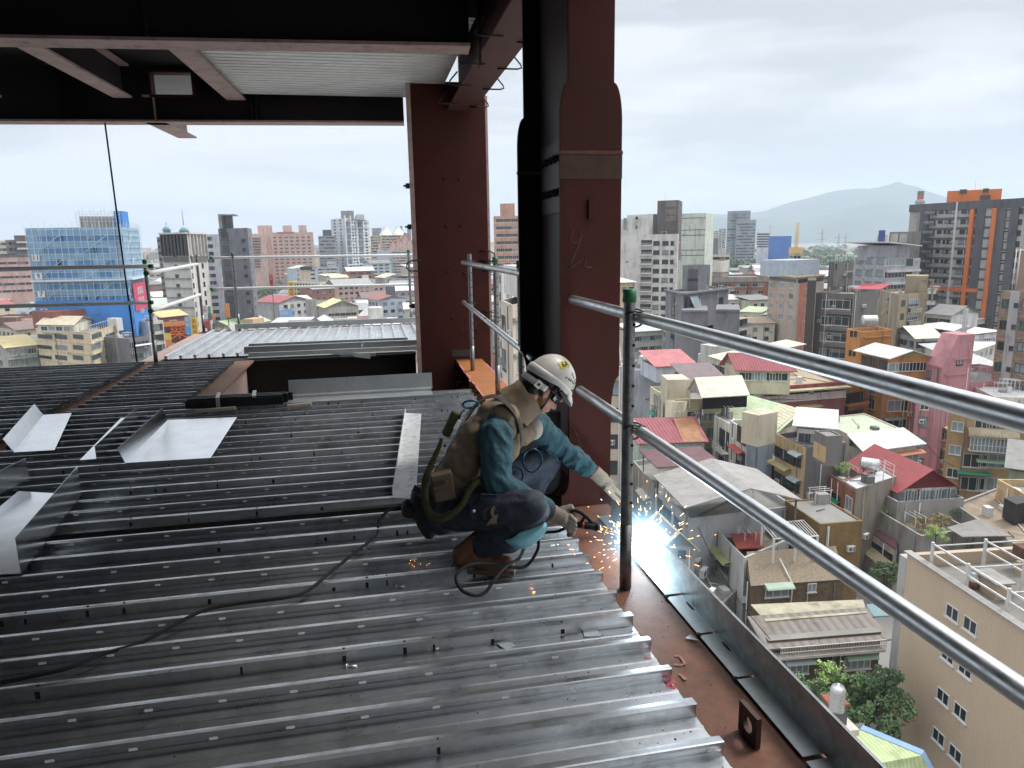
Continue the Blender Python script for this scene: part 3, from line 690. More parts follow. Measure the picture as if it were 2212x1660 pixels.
M_STRAP = mat('harness_strap', (.035,.034,.03), rough=.85, var=.5, scale=70, dirt=(.10,.095,.075), dirt_amt=.7, dscale=1.5)
M_OLIVE = mat('olive_webbing', (.055,.062,.022), rough=.85, var=.2, scale=40)
M_POUCH = mat('brown_pouch', (.085,.058,.036), rough=.8, var=.15, scale=14, bump=.002, bscale=80)
M_BAG = mat('black_tool_bag', (.010,.010,.012), rough=.7, var=.3, scale=14)
M_GOG = mat('dark_goggles', (.006,.006,.007), rough=.12, var=0)
M_STEEL = mat('small_steel', (.6,.6,.6), rough=.3, metal=1)
def cap(a, b, ra, rb, n=14):
 """tapered limb segment with round ends"""
 a, b = V(a), V(b); d = (b-a); L = d.length; d.normalize()
 mb = MB(); pts = []; rr = []
 for i in range(7):
  t = math.pi/2*(1-i/6); pts.append(a-d*ra*math.sin(t)); rr.append(max(ra*math.cos(t), ra*.02))
 for i in range(1, 7):
  t = math.pi/2*i/6; pts.append(b+d*rb*math.sin(t)); rr.append(max(rb*math.cos(t), rb*.02))
 mb.tube(pts, rr, n); return mb
def ellp(c, r, ax=None):
 mb = MB(); M = None
 if ax: M = Matrix((V(ax[0]), V(ax[1]), V(ax[2]))).transposed()
 mb.ell(c, r, 20, 12, 0, M); return mb
def blob(name, prims, mats, root=None, voxel=.009, smooth_n=6, disp=0, dscale=.05, stretch=None, post=None, pick=None):
 mb = MB()
 for p in prims: mb.add(p.v, p.f, 0, True)
 me = mb.mesh(name, mats); o = bpy.data.objects.new(name, me); COL.objects.link(o)
 r = o.modifiers.new('r', 'REMESH'); r.mode = 'VOXEL'; r.voxel_size = voxel; r.use_smooth_shade = True
 s = o.modifiers.new('s', 'SMOOTH'); s.iterations = smooth_n; s.factor = .5
 dg = bpy.context.evaluated_depsgraph_get(); m2 = bpy.data.meshes.new_from_object(o.evaluated_get(dg))
 bpy.data.objects.remove(o); m2.name = name
 if disp:
  m2.update(); nr = [v.normal.copy() for v in m2.vertices]
  for v, n_ in zip(m2.vertices, nr):
   q = v.co/dscale
   if stretch: q = V((q.dot(V(stretch[0]))*stretch[1], q.y*1., q.z*1.)) if False else q - V(stretch[0])*q.dot(V(stretch[0]))*(1-stretch[1])
   h = 1-abs(noise.noise(q))*2 + .5*noise.noise(q*2.3)
   v.co += n_*h*disp
 if post: post(m2)
 if pick:
  if len(m2.materials) < len(mats if isinstance(mats, list) else [mats]): pass
  for p in m2.polygons: p.material_index = pick(p.center)
 for p in m2.polygons: p.use_smooth = True
 m2.update(); return link(name, m2, root)
welder_label = 'squatting welder in white helmet, khaki vest and teal shirt, arms reaching to the welding arc'
U = V((.70,.04,.71)).normalized(); Fv = V((.70,.16,-.70)); Fv = (Fv-U*Fv.dot(U)).normalized(); S = U.cross(Fv)
HB = J(945, 328, 3.25)               # middle of the helmet rim
def H(f, s, u): return HB + Fv*f + S*s + U*u
neck0 = J(700, 500, 3.25);
head_prims = [ellp(H(-.012,0,-.015), (.098,.076,.112), (Fv,S,U)), ellp(H(.035,0,-.085), (.062,.060,.07), (Fv,S,U)), ellp(H(.055,0,-.128), (.034,.036,.03), (Fv,S,U)),
 ellp(H(.03,-.042,-.085), (.045,.026,.05), (Fv,S,U)), ellp(H(.03,.042,-.085), (.045,.026,.05), (Fv,S,U)),
 cap(H(.09,0,-.05), H(.112,0,-.082), .010, .015), ellp(H(.10,-.011,-.088), (.009,.009,.007)), ellp(H(.10,.011,-.088), (.009,.009,.007)),
 cap(H(.092,-.018,-.112), H(.092,.018,-.112), .009, .009), cap(H(.088,-.015,-.122), H(.088,.015,-.122), .009, .009),
 cap(H(.085,-.055,-.038), H(.092,.055,-.038), .012, .012),
 ellp(H(-.01,-.078,-.062), (.018,.008,.033), (Fv,S,U)), ellp(H(-.01,.078,-.062), (.018,.008,.033), (Fv,S,U)),
 cap(H(-.03,0,-.09), neck0, .058, .064), cap(neck0, J(600,640,3.25), .068, .08),
 ellp(J(570,690,3.25), (.10,.15,.11)), cap(J(600,640,3.2), J(640,640,3.10), .05, .05), cap(J(640,640,3.10), J(640,920,3.0), .042, .036), cap(J(640,920,3.0), J(930,1085,2.94), .036, .027), cap(J(930,1085,2.94), J(985,1130,2.94), .024, .022),
 cap(J(640,620,3.3), J(800,580,3.42), .05, .05), cap(J(800,580,3.42), J(1000,725,3.47), .042, .036), cap(J(1000,725,3.47), J(1215,872,3.40), .036, .026), cap(J(1215,872,3.40), J(1275,930,3.38), .026, .024),
 cap(J(560,700,3.25), J(400,950,3.25), .10, .10), cap(J(380,1000,3.25), J(420,1080,3.14), .08, .07), cap(J(420,1080,3.14), J(835,1085,2.90), .07, .05), cap(J(835,1090,2.90), J(520,1310,3.04), .05, .035), cap(J(520,1310,3.04), J(560,1420,3.0), .035, .03),
 cap(J(400,1000,3.3), J(470,1010,3.36), .08, .07), cap(J(470,1010,3.36), J(925,800,3.50), .07, .05), cap(J(925,810,3.50), J(800,1060,3.48), .05, .035), cap(J(800,1060,3.48), J(850,1120,3.46), .035, .03)]
person = blob('person', head_prims, M_SKIN, None, voxel=.0062, smooth_n=3)
tag(person, welder_label, 'person')
mb = MB()
for s in (-1, 1): mb.ell(H(.086, s*.032, -.045), (.011,.012,.012), 10, 8)
mb.build('eyes', mat('eye_white', (.6,.58,.55), rough=.2), person)
mb = MB()
hair = [ellp(H(-.024,0,-.012), (.101,.083,.108), (Fv,S,U)), ellp(H(-.055,0,-.075), (.058,.066,.06), (Fv,S,U)), cap(H(.02,-.068,-.02), H(.012,-.070,-.055), .017, .012), cap(H(.02,.068,-.02), H(.012,.070,-.055), .017, .012)]
blob('hair', hair, M_HAIR, person, voxel=.006, smooth_n=2, disp=.0015, dscale=.012)
hroot = None
mb = MB(); nu, nv = 40, 14; k = 0
rings = []
for i in range(nv+1):
 th = math.pi/2*i/nv; z = math.sin(th); rr = math.cos(th)
 ring = []
 for j in range(nu):
  a = 2*math.pi*j/nu; c, s_ = math.cos(a), math.sin(a)
  ridge = .004*max(0, 1-abs(s_*rr)*6)*(rr < .98)
  lower = -.028*max(0, -c)*(1-z)**2
  ring.append(H(-.002+.124*rr*c, .107*rr*s_, .004+lower+(.121+ridge)*z**.92 if z > 0 else .004+lower))
 rings.append(ring)
vs = [p for r_ in rings for p in r_]; fs = []
for i in range(nv):
 for j in range(nu): fs.append((i*nu+j, i*nu+(j+1) % nu, (i+1)*nu+(j+1) % nu, (i+1)*nu+j))
mb.add(vs, fs, 0, True)
helmet = mb.build('helmet', [M_HELM], person)
sd = helmet.modifiers.new('t', 'SOLIDIFY'); sd.thickness = .003; sd.offset = -1
mb = MB(); pts_o = []; pts_i = []
def rim(a, e, dz_):
 c, s_ = math.cos(a), math.sin(a); lower = -.028*max(0, -c)
 return H(-.002+(.124+e)*c, (.107+e)*s_, .004+lower+dz_)
n = 48
pr = [(0,.022), (.005,.018), (.006,-.006), (.0,-.008), (-.002,.0)]
vs = []
for j in range(n):
 a = 2*math.pi*j/n; c = math.cos(a)
 for e, z in pr:
  ee = e + (.010*max(0, c)**2 if z < .01 else 0); zz = z*(1 if c > 0 else 1+.5*max(0, -c))
  vs.append(rim(a, ee, zz))
m_ = len(pr)
mb.add(vs, [(j*m_+i, ((j+1) % n)*m_+i, ((j+1) % n)*m_+(i+1) % m_, j*m_+(i+1) % m_) for j in range(n) for i in range(m_)], 0, True)
mb.build('rim', M_HELM, helmet)
mb = MB(); vs = []
for i in range(7):
 t = i/6
 for j in range(15):
  a = (-1+2*j/14)*1.05; c, s_ = math.cos(a), math.sin(a)
  ext = .052*math.cos(a)**1.5 if math.cos(a) > 0 else 0
  vs.append(H(-.002+.124*c+ext*t, (.107)*s_*(1+.0*t), .006-.028*t*c*t-.004*t + (.006*(1-t))))
mb.add(vs, [(i*15+j, i*15+j+1, (i+1)*15+j+1, (i+1)*15+j) for i in range(6) for j in range(14)], 0, True)
pk = mb.build('peak', M_HELM, helmet); sd = pk.modifiers.new('t', 'SOLIDIFY'); sd.thickness = .004
def on_dome(a, z, off=.0):
 """point and normal on the dome: azimuth a (0 front, -90 right side), height z 0..1"""
 rr = math.sqrt(1-z*z); c, s_ = math.cos(a), math.sin(a)
 p = H(-.002+.124*rr*c, .107*rr*s_, .004+.121*z**.92)
 nn = (Fv*(rr*c/.124)+S*(rr*s_/.107)+U*(z/.121)).normalized()
 return p+nn*off, nn
def dome_patch(a0, a1, z0, z1, off, m, name, root, na=8, nz_=6, skew=0.):
 mb = MB(); vs = []
 for i in range(nz_+1):
  for j in range(na+1):
   vs.append(on_dome(a0+(a1-a0)*j/na+skew*i/nz_, z0+(z1-z0)*i/nz_, off)[0])
 w_ = na+1; mb.add(vs, [(i*w_+j, i*w_+j+1, (i+1)*w_+j+1, (i+1)*w_+j) for i in range(nz_) for j in range(na)], 0, True)
 return mb.build(name, m, root)
pc, pn = on_dome(math.radians(-112), .74, .0)
tx = (J(990,165,3.1)-J(930,195,3.1)); tx = (tx-pn*tx.dot(pn)).normalized(); ty = pn.cross(tx)
def drape(u_, v_, off):
 p = pc+tx*u_+ty*v_; d = p-H(-.002,0,.004); q = V((d.dot(Fv)/.124, d.dot(S)/.107, d.dot(U)/.121)); L_ = q.length
 return H(-.002,0,.004)+d/L_+ pn*(off+.0012)
mb = MB(); vs = [drape(-.032+.064*j/6, -.02+.040*i/4, .0015) for i in range(5) for j in range(7)]
mb.add(vs, [(i*7+j, i*7+j+1, (i+1)*7+j+1, (i+1)*7+j) for i in range(4) for j in range(6)], 0, True)
st_ = mb.build('sticker', mat('yellow_sticker', (.62,.55,.03), rough=.5), helmet)
tm = text_mesh('6A', .044, M_BAG, .0006);
for v in tm.vertices: v.co = drape(v.co.x*.95+.004, v.co.y, .003)
attach(link('lettering', tm), st_)
mb = MB()
for i, (a, z) in enumerate(((-62,.62), (-52,.57), (-43,.52), (-72,.66))):
 p, n_ = on_dome(math.radians(a), z, .0008); t_ = n_.cross(Fv).normalized(); q_ = n_.cross(t_)
 mb.obox(p-t_*.009-q_*.0025, t_*.018, q_*.005, n_*.001)
mb.build('vents', M_BAG, helmet)
mb = MB(); rnd = random.Random(5)
for i in range(70):
 t = rnd.random(); a = math.radians(-88+45*t+rnd.gauss(0,2.5)); z = .36+.10*math.sin(t*3)+rnd.gauss(0,.02)
 if i > 45: a = math.radians(-42+rnd.gauss(0,5)); z = .17+abs(rnd.gauss(0,.05))
 p, n_ = on_dome(a, max(.05, z), .0006); r_ = rnd.uniform(.0012,.0035); mb.ell(p, (r_,r_,r_*.6), 5, 4)
mb.build('scuffs', mat('scuff_dark', (.10,.08,.065), rough=.9), helmet)
mb = MB(); vs = []
for i in range(17):
 a = math.radians(100+160*i/16); c, s_ = math.cos(a), math.sin(a)
 for zz in (-.032, -.062): vs.append(H(-.008+.116*c, .093*s_, zz-.018*(-c)))
mb.add(vs, [(2*i, 2*i+1, 2*i+3, 2*i+2) for i in range(16)], 0, True)
sp_ = mb.build('head_strap', M_HPL, helmet); sd = sp_.modifiers.new('t', 'SOLIDIFY'); sd.thickness = .004
p = H(-.075,-.078,-.058); mb = MB()
mb.obox(p-Fv*.016-U*.018-S*.004, Fv*.032, S*-.007, U*.036); mb.obox(p-Fv*.007-U*.007-S*.0115, Fv*.014, S*-.001, U*.014, 1)
mb.build('buckle', [M_HPL, M_BAG], helmet)
mb = MB(); vs = []
for i in range(15):
 a = math.radians(-78+156*i/14); c, s_ = math.cos(a), math.sin(a)
 for zz, e in ((-.018, .012), (-.035, .018), (-.058, .016), (-.07, .008)): vs.append(H(.005+(.088+e)*c, (.070+e)*s_, zz))
mb.add(vs, [(i*4+j, i*4+j+1, i*4+j+5, i*4+j+4) for i in range(14) for j in range(3)], 0, True)
gg = mb.build('goggles', M_GOG, person); sd = gg.modifiers.new('t', 'SOLIDIFY'); sd.thickness = .004
mb = MB(); mb.tube([H(.026,-.086,-.04), H(-.01,-.088,-.036), H(-.06,-.075,-.02)], .007, 8, flat=.4); mb.tube([H(.03,-.088,-.02), H(.045,-.085,-.0)], .005, 6)
mb.build('goggle_strap', M_GOG, gg)
mb = MB(); mb.obox(H(.03,-.090,-.062), Fv*.006, U*.02, S*.003); mb.obox(H(.042,-.089,-.066), Fv*.005, U*.018, S*.003); mb.build('clip', M_STEEL, gg)
mb = MB(); mb.tube(smooth([H(.01,-.083,-.0), H(.012,-.085,-.06), H(.035,-.062,-.125), H(.05,0,-.155), H(.035,.062,-.125), H(.012,.085,-.03)]), .004, 6)
mb.build('chin_strap', M_STRAP, helmet)
sp_dir = (J(720,480,3.25)-J(380,960,3.25)).normalized(); nrm_ = V((0,1,0)).cross(sp_dir).normalized(); AX = (sp_dir, V((0,1,0)), nrm_)
if nrm_.x < 0: nrm_ = -nrm_
vest = [ellp(J(415,900,3.25), (.12,.155,.105), AX), ellp(J(480,800,3.25), (.13,.17,.118), AX), ellp(J(560,690,3.25), (.13,.178,.125), AX), ellp(J(640,570,3.25), (.11,.170,.105), AX), ellp(J(640,700,3.25), (.12,.13,.10), AX),
  cap(J(680,535,3.13), J(680,525,3.38), .062, .062), cap(J(700,640,3.25), J(800,640,3.27), .075, .05),
  ellp(J(350,960,3.25), (.07,.155,.11), AX)]
blob('vest', vest, [M_VEST], person, voxel=.008, smooth_n=7, disp=.0085, dscale=.07, stretch=((0,1,0), .35))
mb = MB(); vs = []; cc = J(775,455,3.25); ca = (H(-.03,0,-.09)-neck0).normalized(); cu = V((0,1,0)); cw = ca.cross(cu).normalized()
NN = 24
for i, (h, r_) in enumerate(((-.055,.100), (-.02,.088), (.02,.083), (.05,.088), (.052,.094), (.02,.092), (-.055,.108))):
 for j in range(NN):
  a = 2*math.pi*j/NN; wv = .004*math.sin(a*5+i)
  vs.append(cc+ca*(h+wv-.018*math.cos(a)*0)+(cu*math.cos(a)*.92+cw*math.sin(a)*1.05)*(r_+wv*.6))
mb.add(vs, [(i*NN+j, i*NN+(j+1) % NN, (i+1)*NN+(j+1) % NN, (i+1)*NN+j) for i in range(6) for j in range(NN)], 0, True)
mb.build('collar', M_VEST, person)
shirt = [cap(J(640,600,3.14), J(622,650,3.07), .070, .073), cap(J(622,650,3.07), J(630,900,3.0), .073, .064), cap(J(632,905,3.0), J(645,950,2.985), .062, .056), cap(J(645,945,2.985), J(910,1075,2.945), .058, .040)]
blob('shirt_sleeve', shirt, [M_SHIRT], person, voxel=.006, smooth_n=5, disp=.009, dscale=.06, stretch=((.5,0,-.86), .5))
dirL = (J(1200,870,3.41)-J(840,600,3.42)).normalized()
shirt = [cap(J(780,590,3.36), J(860,590,3.42), .07, .068), cap(J(850,590,3.42), J(1000,720,3.47), .066, .058), cap(J(1000,725,3.47), J(1165,845,3.41), .057, .045)]
blob('shirt_sleeve', shirt, [M_SHIRT], person, voxel=.006, smooth_n=3, disp=.012, dscale=.055, stretch=((dirL.z,0,-dirL.x), .35))
blob('shirt_collar', [ellp(J(850,610,3.30), (.045,.055,.06))], [mat('white_undershirt', (.42,.38,.35), rough=.8)], person, voxel=.008)
tr = [ellp(J(345,1055,3.24), (.14,.165,.115)), ellp(J(300,1110,3.25), (.10,.15,.085)), cap(J(400,1075,3.14), J(600,1080,3.0), .108, .098), cap(J(600,1080,3.0), J(825,1085,2.895), .098, .082), cap(J(820,1110,2.90), J(680,1240,2.965), .078, .082), cap(J(680,1240,2.965), J(540,1305,3.035), .082, .062),
      ellp(J(800,1075,2.91), (.085,.075,.075)), cap(J(470,1010,3.34), J(690,890,3.43), .10, .092), cap(J(690,890,3.43), J(915,795,3.50), .092, .074), cap(J(915,810,3.50), J(800,1040,3.48), .074, .06), cap(J(800,1040,3.48), J(790,1080,3.48), .06, .055)]
blob('trousers', tr, [M_TROUS], person, voxel=.0075, smooth_n=6, disp=.0095, dscale=.075, stretch=((.8,0,.3), .5))
mb = MB(); pts = [J(530,1000,2.905), J(640,1005,2.89), J(735,1030,2.86), J(745,1060,2.85), J(715,1110,2.855)]
mb.tube(smooth(pts), .0025, 6); mb.build('seam', M_TROUS, person)
def pad(pts_c, Y, name, dy):
 mb = MB(); rows = len(pts_c); vs = []
 for (xa, ya, ya2, xb, yb, yb2) in pts_c:
  for k in range(9):
   t = k/8; x = xa+(xb-xa)*t; y = ya+(yb-ya)*t
   vs.append(J(x, y, Y+dy*(math.sin(math.pi*t)-.1) + ya2*(1-t)+yb2*t))
 mb.add(vs, [(i*9+k, i*9+k+1, (i+1)*9+k+1, (i+1)*9+k) for i in range(rows-1) for k in range(8)], 0, True)
 o = mb.build(name, M_PAD, person); sd = o.modifiers.new('t', 'SOLIDIFY'); sd.thickness = .016; sd.offset = 1; return o
pad([(905,1158,0,928,1175,.05), (870,1180,-.01,925,1215,.05), (815,1205,-.015,890,1262,.05), (765,1225,-.02,840,1300,.05), (720,1260,-.015,790,1322,.05), (675,1270,0,735,1325,.04)], 2.845, 'knee_pad', -.035)
pad([(985,790,0,1000,800,.04), (955,850,0,975,862,.05), (915,905,0,935,918,.05), (880,935,0,892,945,.04)], 3.44, 'knee_pad', -.02)
def boot(heel, ball, toe, ankle, name):
 heel, ball, toe, ankle = V(heel), V(ball), V(toe), V(ankle)
 o = blob(name, [cap(heel+V((0,0,.03)), ball+V((0,0,.022)), .046, .05), cap(ball+V((0,0,.016)), toe+V((0,0,.010)), .05, .043), cap(heel+V((0,0,.04)), ankle, .047, .055), cap(ball*.5+heel*.5+V((0,0,.045)), ankle, .045, .052)], [M_BOOT], person, voxel=.006, smooth_n=4, disp=.0015, dscale=.04)
 mb = MB(); d = (toe-heel); d.z = 0; d.normalize(); s_ = V((-d.y, d.x, 0)); L_ = (toe-heel).length+.09
 pts = []
 for t in [i/11 for i in range(12)]:
  x = -.048+L_*t; wd = .046*(math.sin(math.pi*min(1, max(0, .12+.8*t)))**.35)*(1 if t < .9 else .85); pts.append((x, wd))
 top = [heel+d*x+s_*w_ for x, w_ in pts]+[heel+d*x-s_*w_ for x, w_ in pts[::-1]]
 top = [V((p.x, p.y, heel.z-.032)) for p in top]
 mb.prism(top, (0,0,.022)); mb.build('sole', M_SOLE, o); return o
boot((.345,3.045,.055), (.455,3.0,.05), (.535,2.965,.05), (.42,3.035,.15), 'boot')
boot((.70,3.50,.055), (.81,3.48,.05), (.885,3.47,.05), (.77,3.49,.15), 'boot')
def glove(name, wrist, knuckle, side, fingers, thumb, rp=.041):
 """palm from wrist to knuckles plus five separate fingers"""
 wrist, knuckle = V(wrist), V(knuckle); pr = [cap(wrist, wrist*.45+knuckle*.55, .034, .037)]
 side = V(side).normalized()
 for k in (-1.2, -.4, .4, 1.2): pr.append(cap(wrist*.4+knuckle*.6+side*.010*k, knuckle+side*.019*k, .020, .0155))
 for f in fingers:
  P = [V(p) for p in f]
  for i in range(len(P)-1): pr.append(cap(P[i], P[i+1], .0130-.0008*i, .0122-.0009*i))
 P = [V(p) for p in thumb]
 for i in range(len(P)-1): pr.append(cap(P[i], P[i+1], .0160-.002*i, .0140-.002*i))
 o = blob(name, pr, [M_GLOVE], person, voxel=.0036, smooth_n=2, disp=.001, dscale=.02)
 d = (knuckle-wrist).normalized(); u_ = d.orthogonal().normalized(); w_ = d.cross(u_)
 mb = MB(); vs = []
 ringN = 28
 for i, (t, r_) in enumerate(((-.052,.038), (-.047,.0395), (-.03,.0375), (-.01,.037), (.012,.038), (.02,.034))):
  for j in range(ringN):
   a = 2*math.pi*j/ringN; rr = r_+(.0012*(j % 2) if 1 < i < 5 else 0); vs.append(wrist+d*t+(u_*math.cos(a)+w_*math.sin(a))*rr)
 mb.add(vs, [(i*ringN+j, i*ringN+(j+1) % ringN, (i+1)*ringN+(j+1) % ringN, (i+1)*ringN+j) for i in range(5) for j in range(ringN)], 0, True)
 for p in range(ringN): mb.m[p] = 1
 mb.build('cuff', [M_GLOVE, M_CUFF], o); return o
YR = 2.94
wr = J(950, 1105, YR); kn = J(1055, 1165, YR-.012)
hd = (J(1240,1192,2.95)-J(1075,1172,2.955)).normalized()     # handle axis
hc = J(1065, 1172, 2.955)
sd_ = V((.12,-.25,-.95));
fing = []
up_ = V((0,0,1)); back = (kn-wr).normalized()
for k, (off, ln) in enumerate(((.030,.95), (.010,1.05), (-.010,1.0), (-.030,.82))):
 b = kn + V((.10,.02,.9)).normalized()*off + V((0,-.006,0))
 a1 = b+(back*.8+V((.1,.15,-.35))).normalized()*.034*ln
 a2 = a1+V((.12,.75,-.62)).normalized()*.026*ln
 a3 = a2+V((-.75,.35,-.3)).normalized()*.020*ln
 fing.append([b, a1, a2, a3])
th_b = wr*.45+kn*.55+V((0,.02,.028)); thumb = [th_b, th_b+V((.055,.012,.006)), J(1105,1150,2.945)]
glove('glove', wr, kn, (.10,.02,.9), fing, thumb)
blob('cuff_band', [cap(J(905,1105,YR), J(935,1100,YR), .047, .043)], [M_TROUS], person, voxel=.006, smooth_n=3)
wl = J(1245, 905, 3.385); kl = J(1312, 965, 3.36)
fing = []
for k, (off, ln) in enumerate(((.029,.95), (.010,1.05), (-.010,1.0), (-.029,.8))):
 b = kl+V((.45,-.8,-.2)).normalized()*off
 a1 = b+V((.62,-.18,-.55)).normalized()*.036*ln; a2 = a1+V((.38,-.2,-.85)).normalized()*.027*ln; a3 = a2+V((-.05,-.15,-.95)).normalized()*.021*ln
 fing.append([b, a1, a2, a3])
tb = wl*.5+kl*.5+V((-.012,-.03,-.018)); thumb = [tb, tb+V((.03,-.022,-.035)), tb+V((.055,-.03,-.06))]
glove('glove', wl, kl, (.45,-.8,-.2), fing, thumb)
def strap(pts, w, m, name, root, up=(0,1,0), th=.003, sm=6):
 P = smooth(pts, sm); mb = MB(); vs = []
 for i, p in enumerate(P):
  t = (P[min(i+1, len(P)-1)]-P[max(i-1, 0)]).normalized(); s_ = V(up) if not callable(up) else up(p); s_ = (s_-t*s_.dot(t)).normalized()
  nn = t.cross(s_)
  vs += [p-s_*w/2, p+s_*w/2, p+s_*w/2+nn*th, p-s_*w/2+nn*th]
 mb.add(vs, [(4*i+a, 4*i+(a+1) % 4, 4*i+4+(a+1) % 4, 4*i+4+a) for i in range(len(P)-1) for a in range(4)], 0, False)
 return mb.build(name, m, root)
hb = strap([J(268,860,3.12), J(330,770,3.10), J(395,640,3.11), J(470,510,3.13), J(560,435,3.14), J(640,430,3.12), J(720,500,3.08), J(760,580,3.10), J(775,700,3.14)], .042, M_STRAP, 'harness_strap', person, up=(.4,1,.2))
strap([J(300,900,3.30), J(350,760,3.36), J(430,600,3.38), J(520,460,3.38)], .042, M_STRAP, 'harness_strap', person, up=(0,1,0))
strap([J(240,950,3.2), J(330,990,3.06), J(450,1000,3.05), J(560,990,3.07), J(640,985,3.14)], .05, M_STRAP, 'belt', person, up=(.3,0,1))
lp = [J(560,905,3.03), J(505,935,3.0), J(462,985,2.99), J(430,1050,2.98), J(380,1105,2.98), J(310,1138,3.0), J(245,1120,3.03), J(212,1050,3.07), J(205,960,3.10), J(220,885,3.12), J(255,800,3.14), J(290,720,3.15), J(305,670,3.16)]
P = smooth(lp, 9); mb = MB(); rr = []
for i in range(len(P)):
 t = i/len(P); base = .0165 if t < .75 else .0165-.010*(t-.75)/.25
 rr.append(base+(.003 if i % 2 else -.0028)*(1 if t < .85 else .4))
mb.tube(P, rr, 12); mb.build('lanyard', M_OLIVE, person)
def soft_box(name, c, ax, r, m, root, bev=.012):
 mb = MB(); a, b, d = [V(v).normalized() for v in ax]; c = V(c)
 mb.obox(c-a*r[0]-b*r[1]-d*r[2], a*2*r[0], b*2*r[1], d*2*r[2])
 o = mb.build(name, m, root, bevel=bev); o.modifiers['b'].segments = 3; return o
px_ = V((.98,.05,.12)); pz_ = V((-.12,0,.98))
po = soft_box('pouch', J(312,950,3.045), (px_, (0,1,0), pz_), (.050,.030,.066), M_POUCH, person)
soft_box('flap', J(308,925,3.012), (px_, (0,1,0), pz_), (.046,.006,.036), M_POUCH, po, .006)
soft_box('patch', J(292,935,3.003), (px_, (0,1,0), pz_), (.026,.002,.012), mat('dark_red_patch', (.05,.018,.014), rough=.8), po, .001)
soft_box('buckle', J(282,1010,3.005), (px_, (0,1,0), pz_), (.012,.006,.020), M_POUCH, po, .003)
bg_ = blob('tool_bag', [ellp(J(215,1110,3.22), (.055,.08,.10)), ellp(J(185,1020,3.23), (.048,.075,.06)), ellp(J(230,1195,3.2), (.04,.06,.05)), ellp(J(110,1085,3.25), (.032,.05,.045))], [M_BAG], person, voxel=.008, smooth_n=3, disp=.005, dscale=.05)
strap([J(140,960,3.16), J(190,985,3.14), J(240,990,3.14)], .03, M_STRAP, 'bag_rim', bg_, up=(.2,0,1))
ol = soft_box('shock_pack', J(360,585,3.18), (V((.45,0,.9)), (0,1,0), V((.9,0,-.45))), (.062,.022,.020), M_OLIVE, person, .01)
mb = MB(); cc_ = J(475,470,3.15); pts = [cc_+V((math.cos(a)*.036, 0, math.sin(a)*.017)) for a in [2*math.pi*i/20 for i in range(21)]]
mb.tube(pts, .005, 8); mb.build('carabiner', mat('blue_anodised', (.02,.12,.22), rough=.25, metal=.8), person)
strap([J(440,500,3.16), J(420,520,3.16), J(405,560,3.165)], .02, M_OLIVE, 'webbing_loop', person)
soft_box('reflective_tag', J(397,590,3.075), (V((.5,0,.86)), (0,1,0), V((.86,0,-.5))), (.022,.004,.008), mat('silver_tag', (.6,.62,.62), rough=.4), person, .001)
for cx, cy, yy, r_ in ((840,800,3.30,.048), (745,890,3.16,.034)):
 mb = MB(); c_ = J(cx, cy, yy); pts = [c_+V((math.cos(a)*r_, math.sin(a)*.012, math.sin(a)*r_*1.15)) for a in [2*math.pi*i/24 for i in range(25)]]
 mb.tube(pts, .006, 8); mb.build('snap_hook', mat('dark_blue_hook', (.012,.035,.08), rough=.3, metal=.6), person)
def on_thigh(x, y, out=0.): return J(x, y, 2.872-out + abs(y-1100)*.00012 + max(0, 640-x)*.00035)
bird = [(615,1068),(622,1080),(618,1100),(612,1118),(622,1128),(637,1118),(634,1140),(628,1158),(634,1178),(622,1170),(612,1180),(600,1172),(588,1176),(573,1188),(575,1172),(586,1158),(600,1146),(604,1130),(594,1112),(596,1090),(606,1074)]
mb = MB(); c_ = on_thigh(611,1128,.012); B_ = [on_thigh(x, y, .012) for x, y in bird]
mb.add([c_]+B_, [(0, 1+(i+1) % len(B_), 1+i) for i in range(len(B_))], 0); mb.f = [f[::-1] for f in mb.f]
o_ = mb.build('bird_print', mat('tan_print', (.24,.19,.13), rough=.9, var=.25, scale=60), person); sd = o_.modifiers.new('t', 'SOLIDIFY'); sd.thickness = .001
word = 'NEFORCH';
for i, ch in enumerate(word):
 t = i/(len(word)-1); ang = math.radians(205-95*t); cx, cy = 610+52*math.cos(ang), 1120-50*math.sin(ang)
 tm = text_mesh(ch, .0115, mat('grey_print', (.12,.12,.115), rough=.9), .0006); p_ = on_thigh(cx, cy, .011)
 ra = ang-math.pi/2
 ax_ = V((math.cos(ra), 0, math.sin(ra))); az_ = V((-math.sin(ra), 0, math.cos(ra)))
 tm.transform(frame(ax_, az_, V((0,-1,0)), p_)); attach(link('lettering', tm), o_)
mb = MB(); mb.lathe(on_thigh(495,1100,.022), [(0,.005), (.006,.004), (.008,0)], 12, 0, (0,-1,0)); mb.build('stud', M_STEEL, person)
root = empty('electrode_holder', J(1150,1190,2.95), 'black and red electrode holder gripped in the right glove', 'welding tool')
a_, b_ = J(1062,1172,2.95), J(1215,1192,2.94)
mb = MB(); mb.tube([a_, a_+(b_-a_)*.55, a_+(b_-a_)*.6, b_], [.013,.0155,.017,.0165], 14); mb.build('handle', M_BLACK, root)
mb = MB(); t0 = a_+(b_-a_)*.42; mb.tube([t0, t0+(b_-a_)*.10], .0172, 14); mb.build('red_band', mat('red_plastic', (.22,.02,.02), rough=.4), root)
mb = MB(); mb.tube([b_-(b_-a_)*.06, b_+(b_-a_)*.13], [.019,.017], 14); mb.build('jaw', M_BLACK, root)
mb = MB(); mb.tube([b_+(b_-a_)*.10, b_+(b_-a_)*.16], .014, 12); mb.build('jaw_tip', M_STEEL, root)
lv = [J(1062,1110,2.95), J(1085,1095,2.95), J(1120,1105,2.95), J(1160,1135,2.95), J(1190,1165,2.945), J(1225,1180,2.94)]
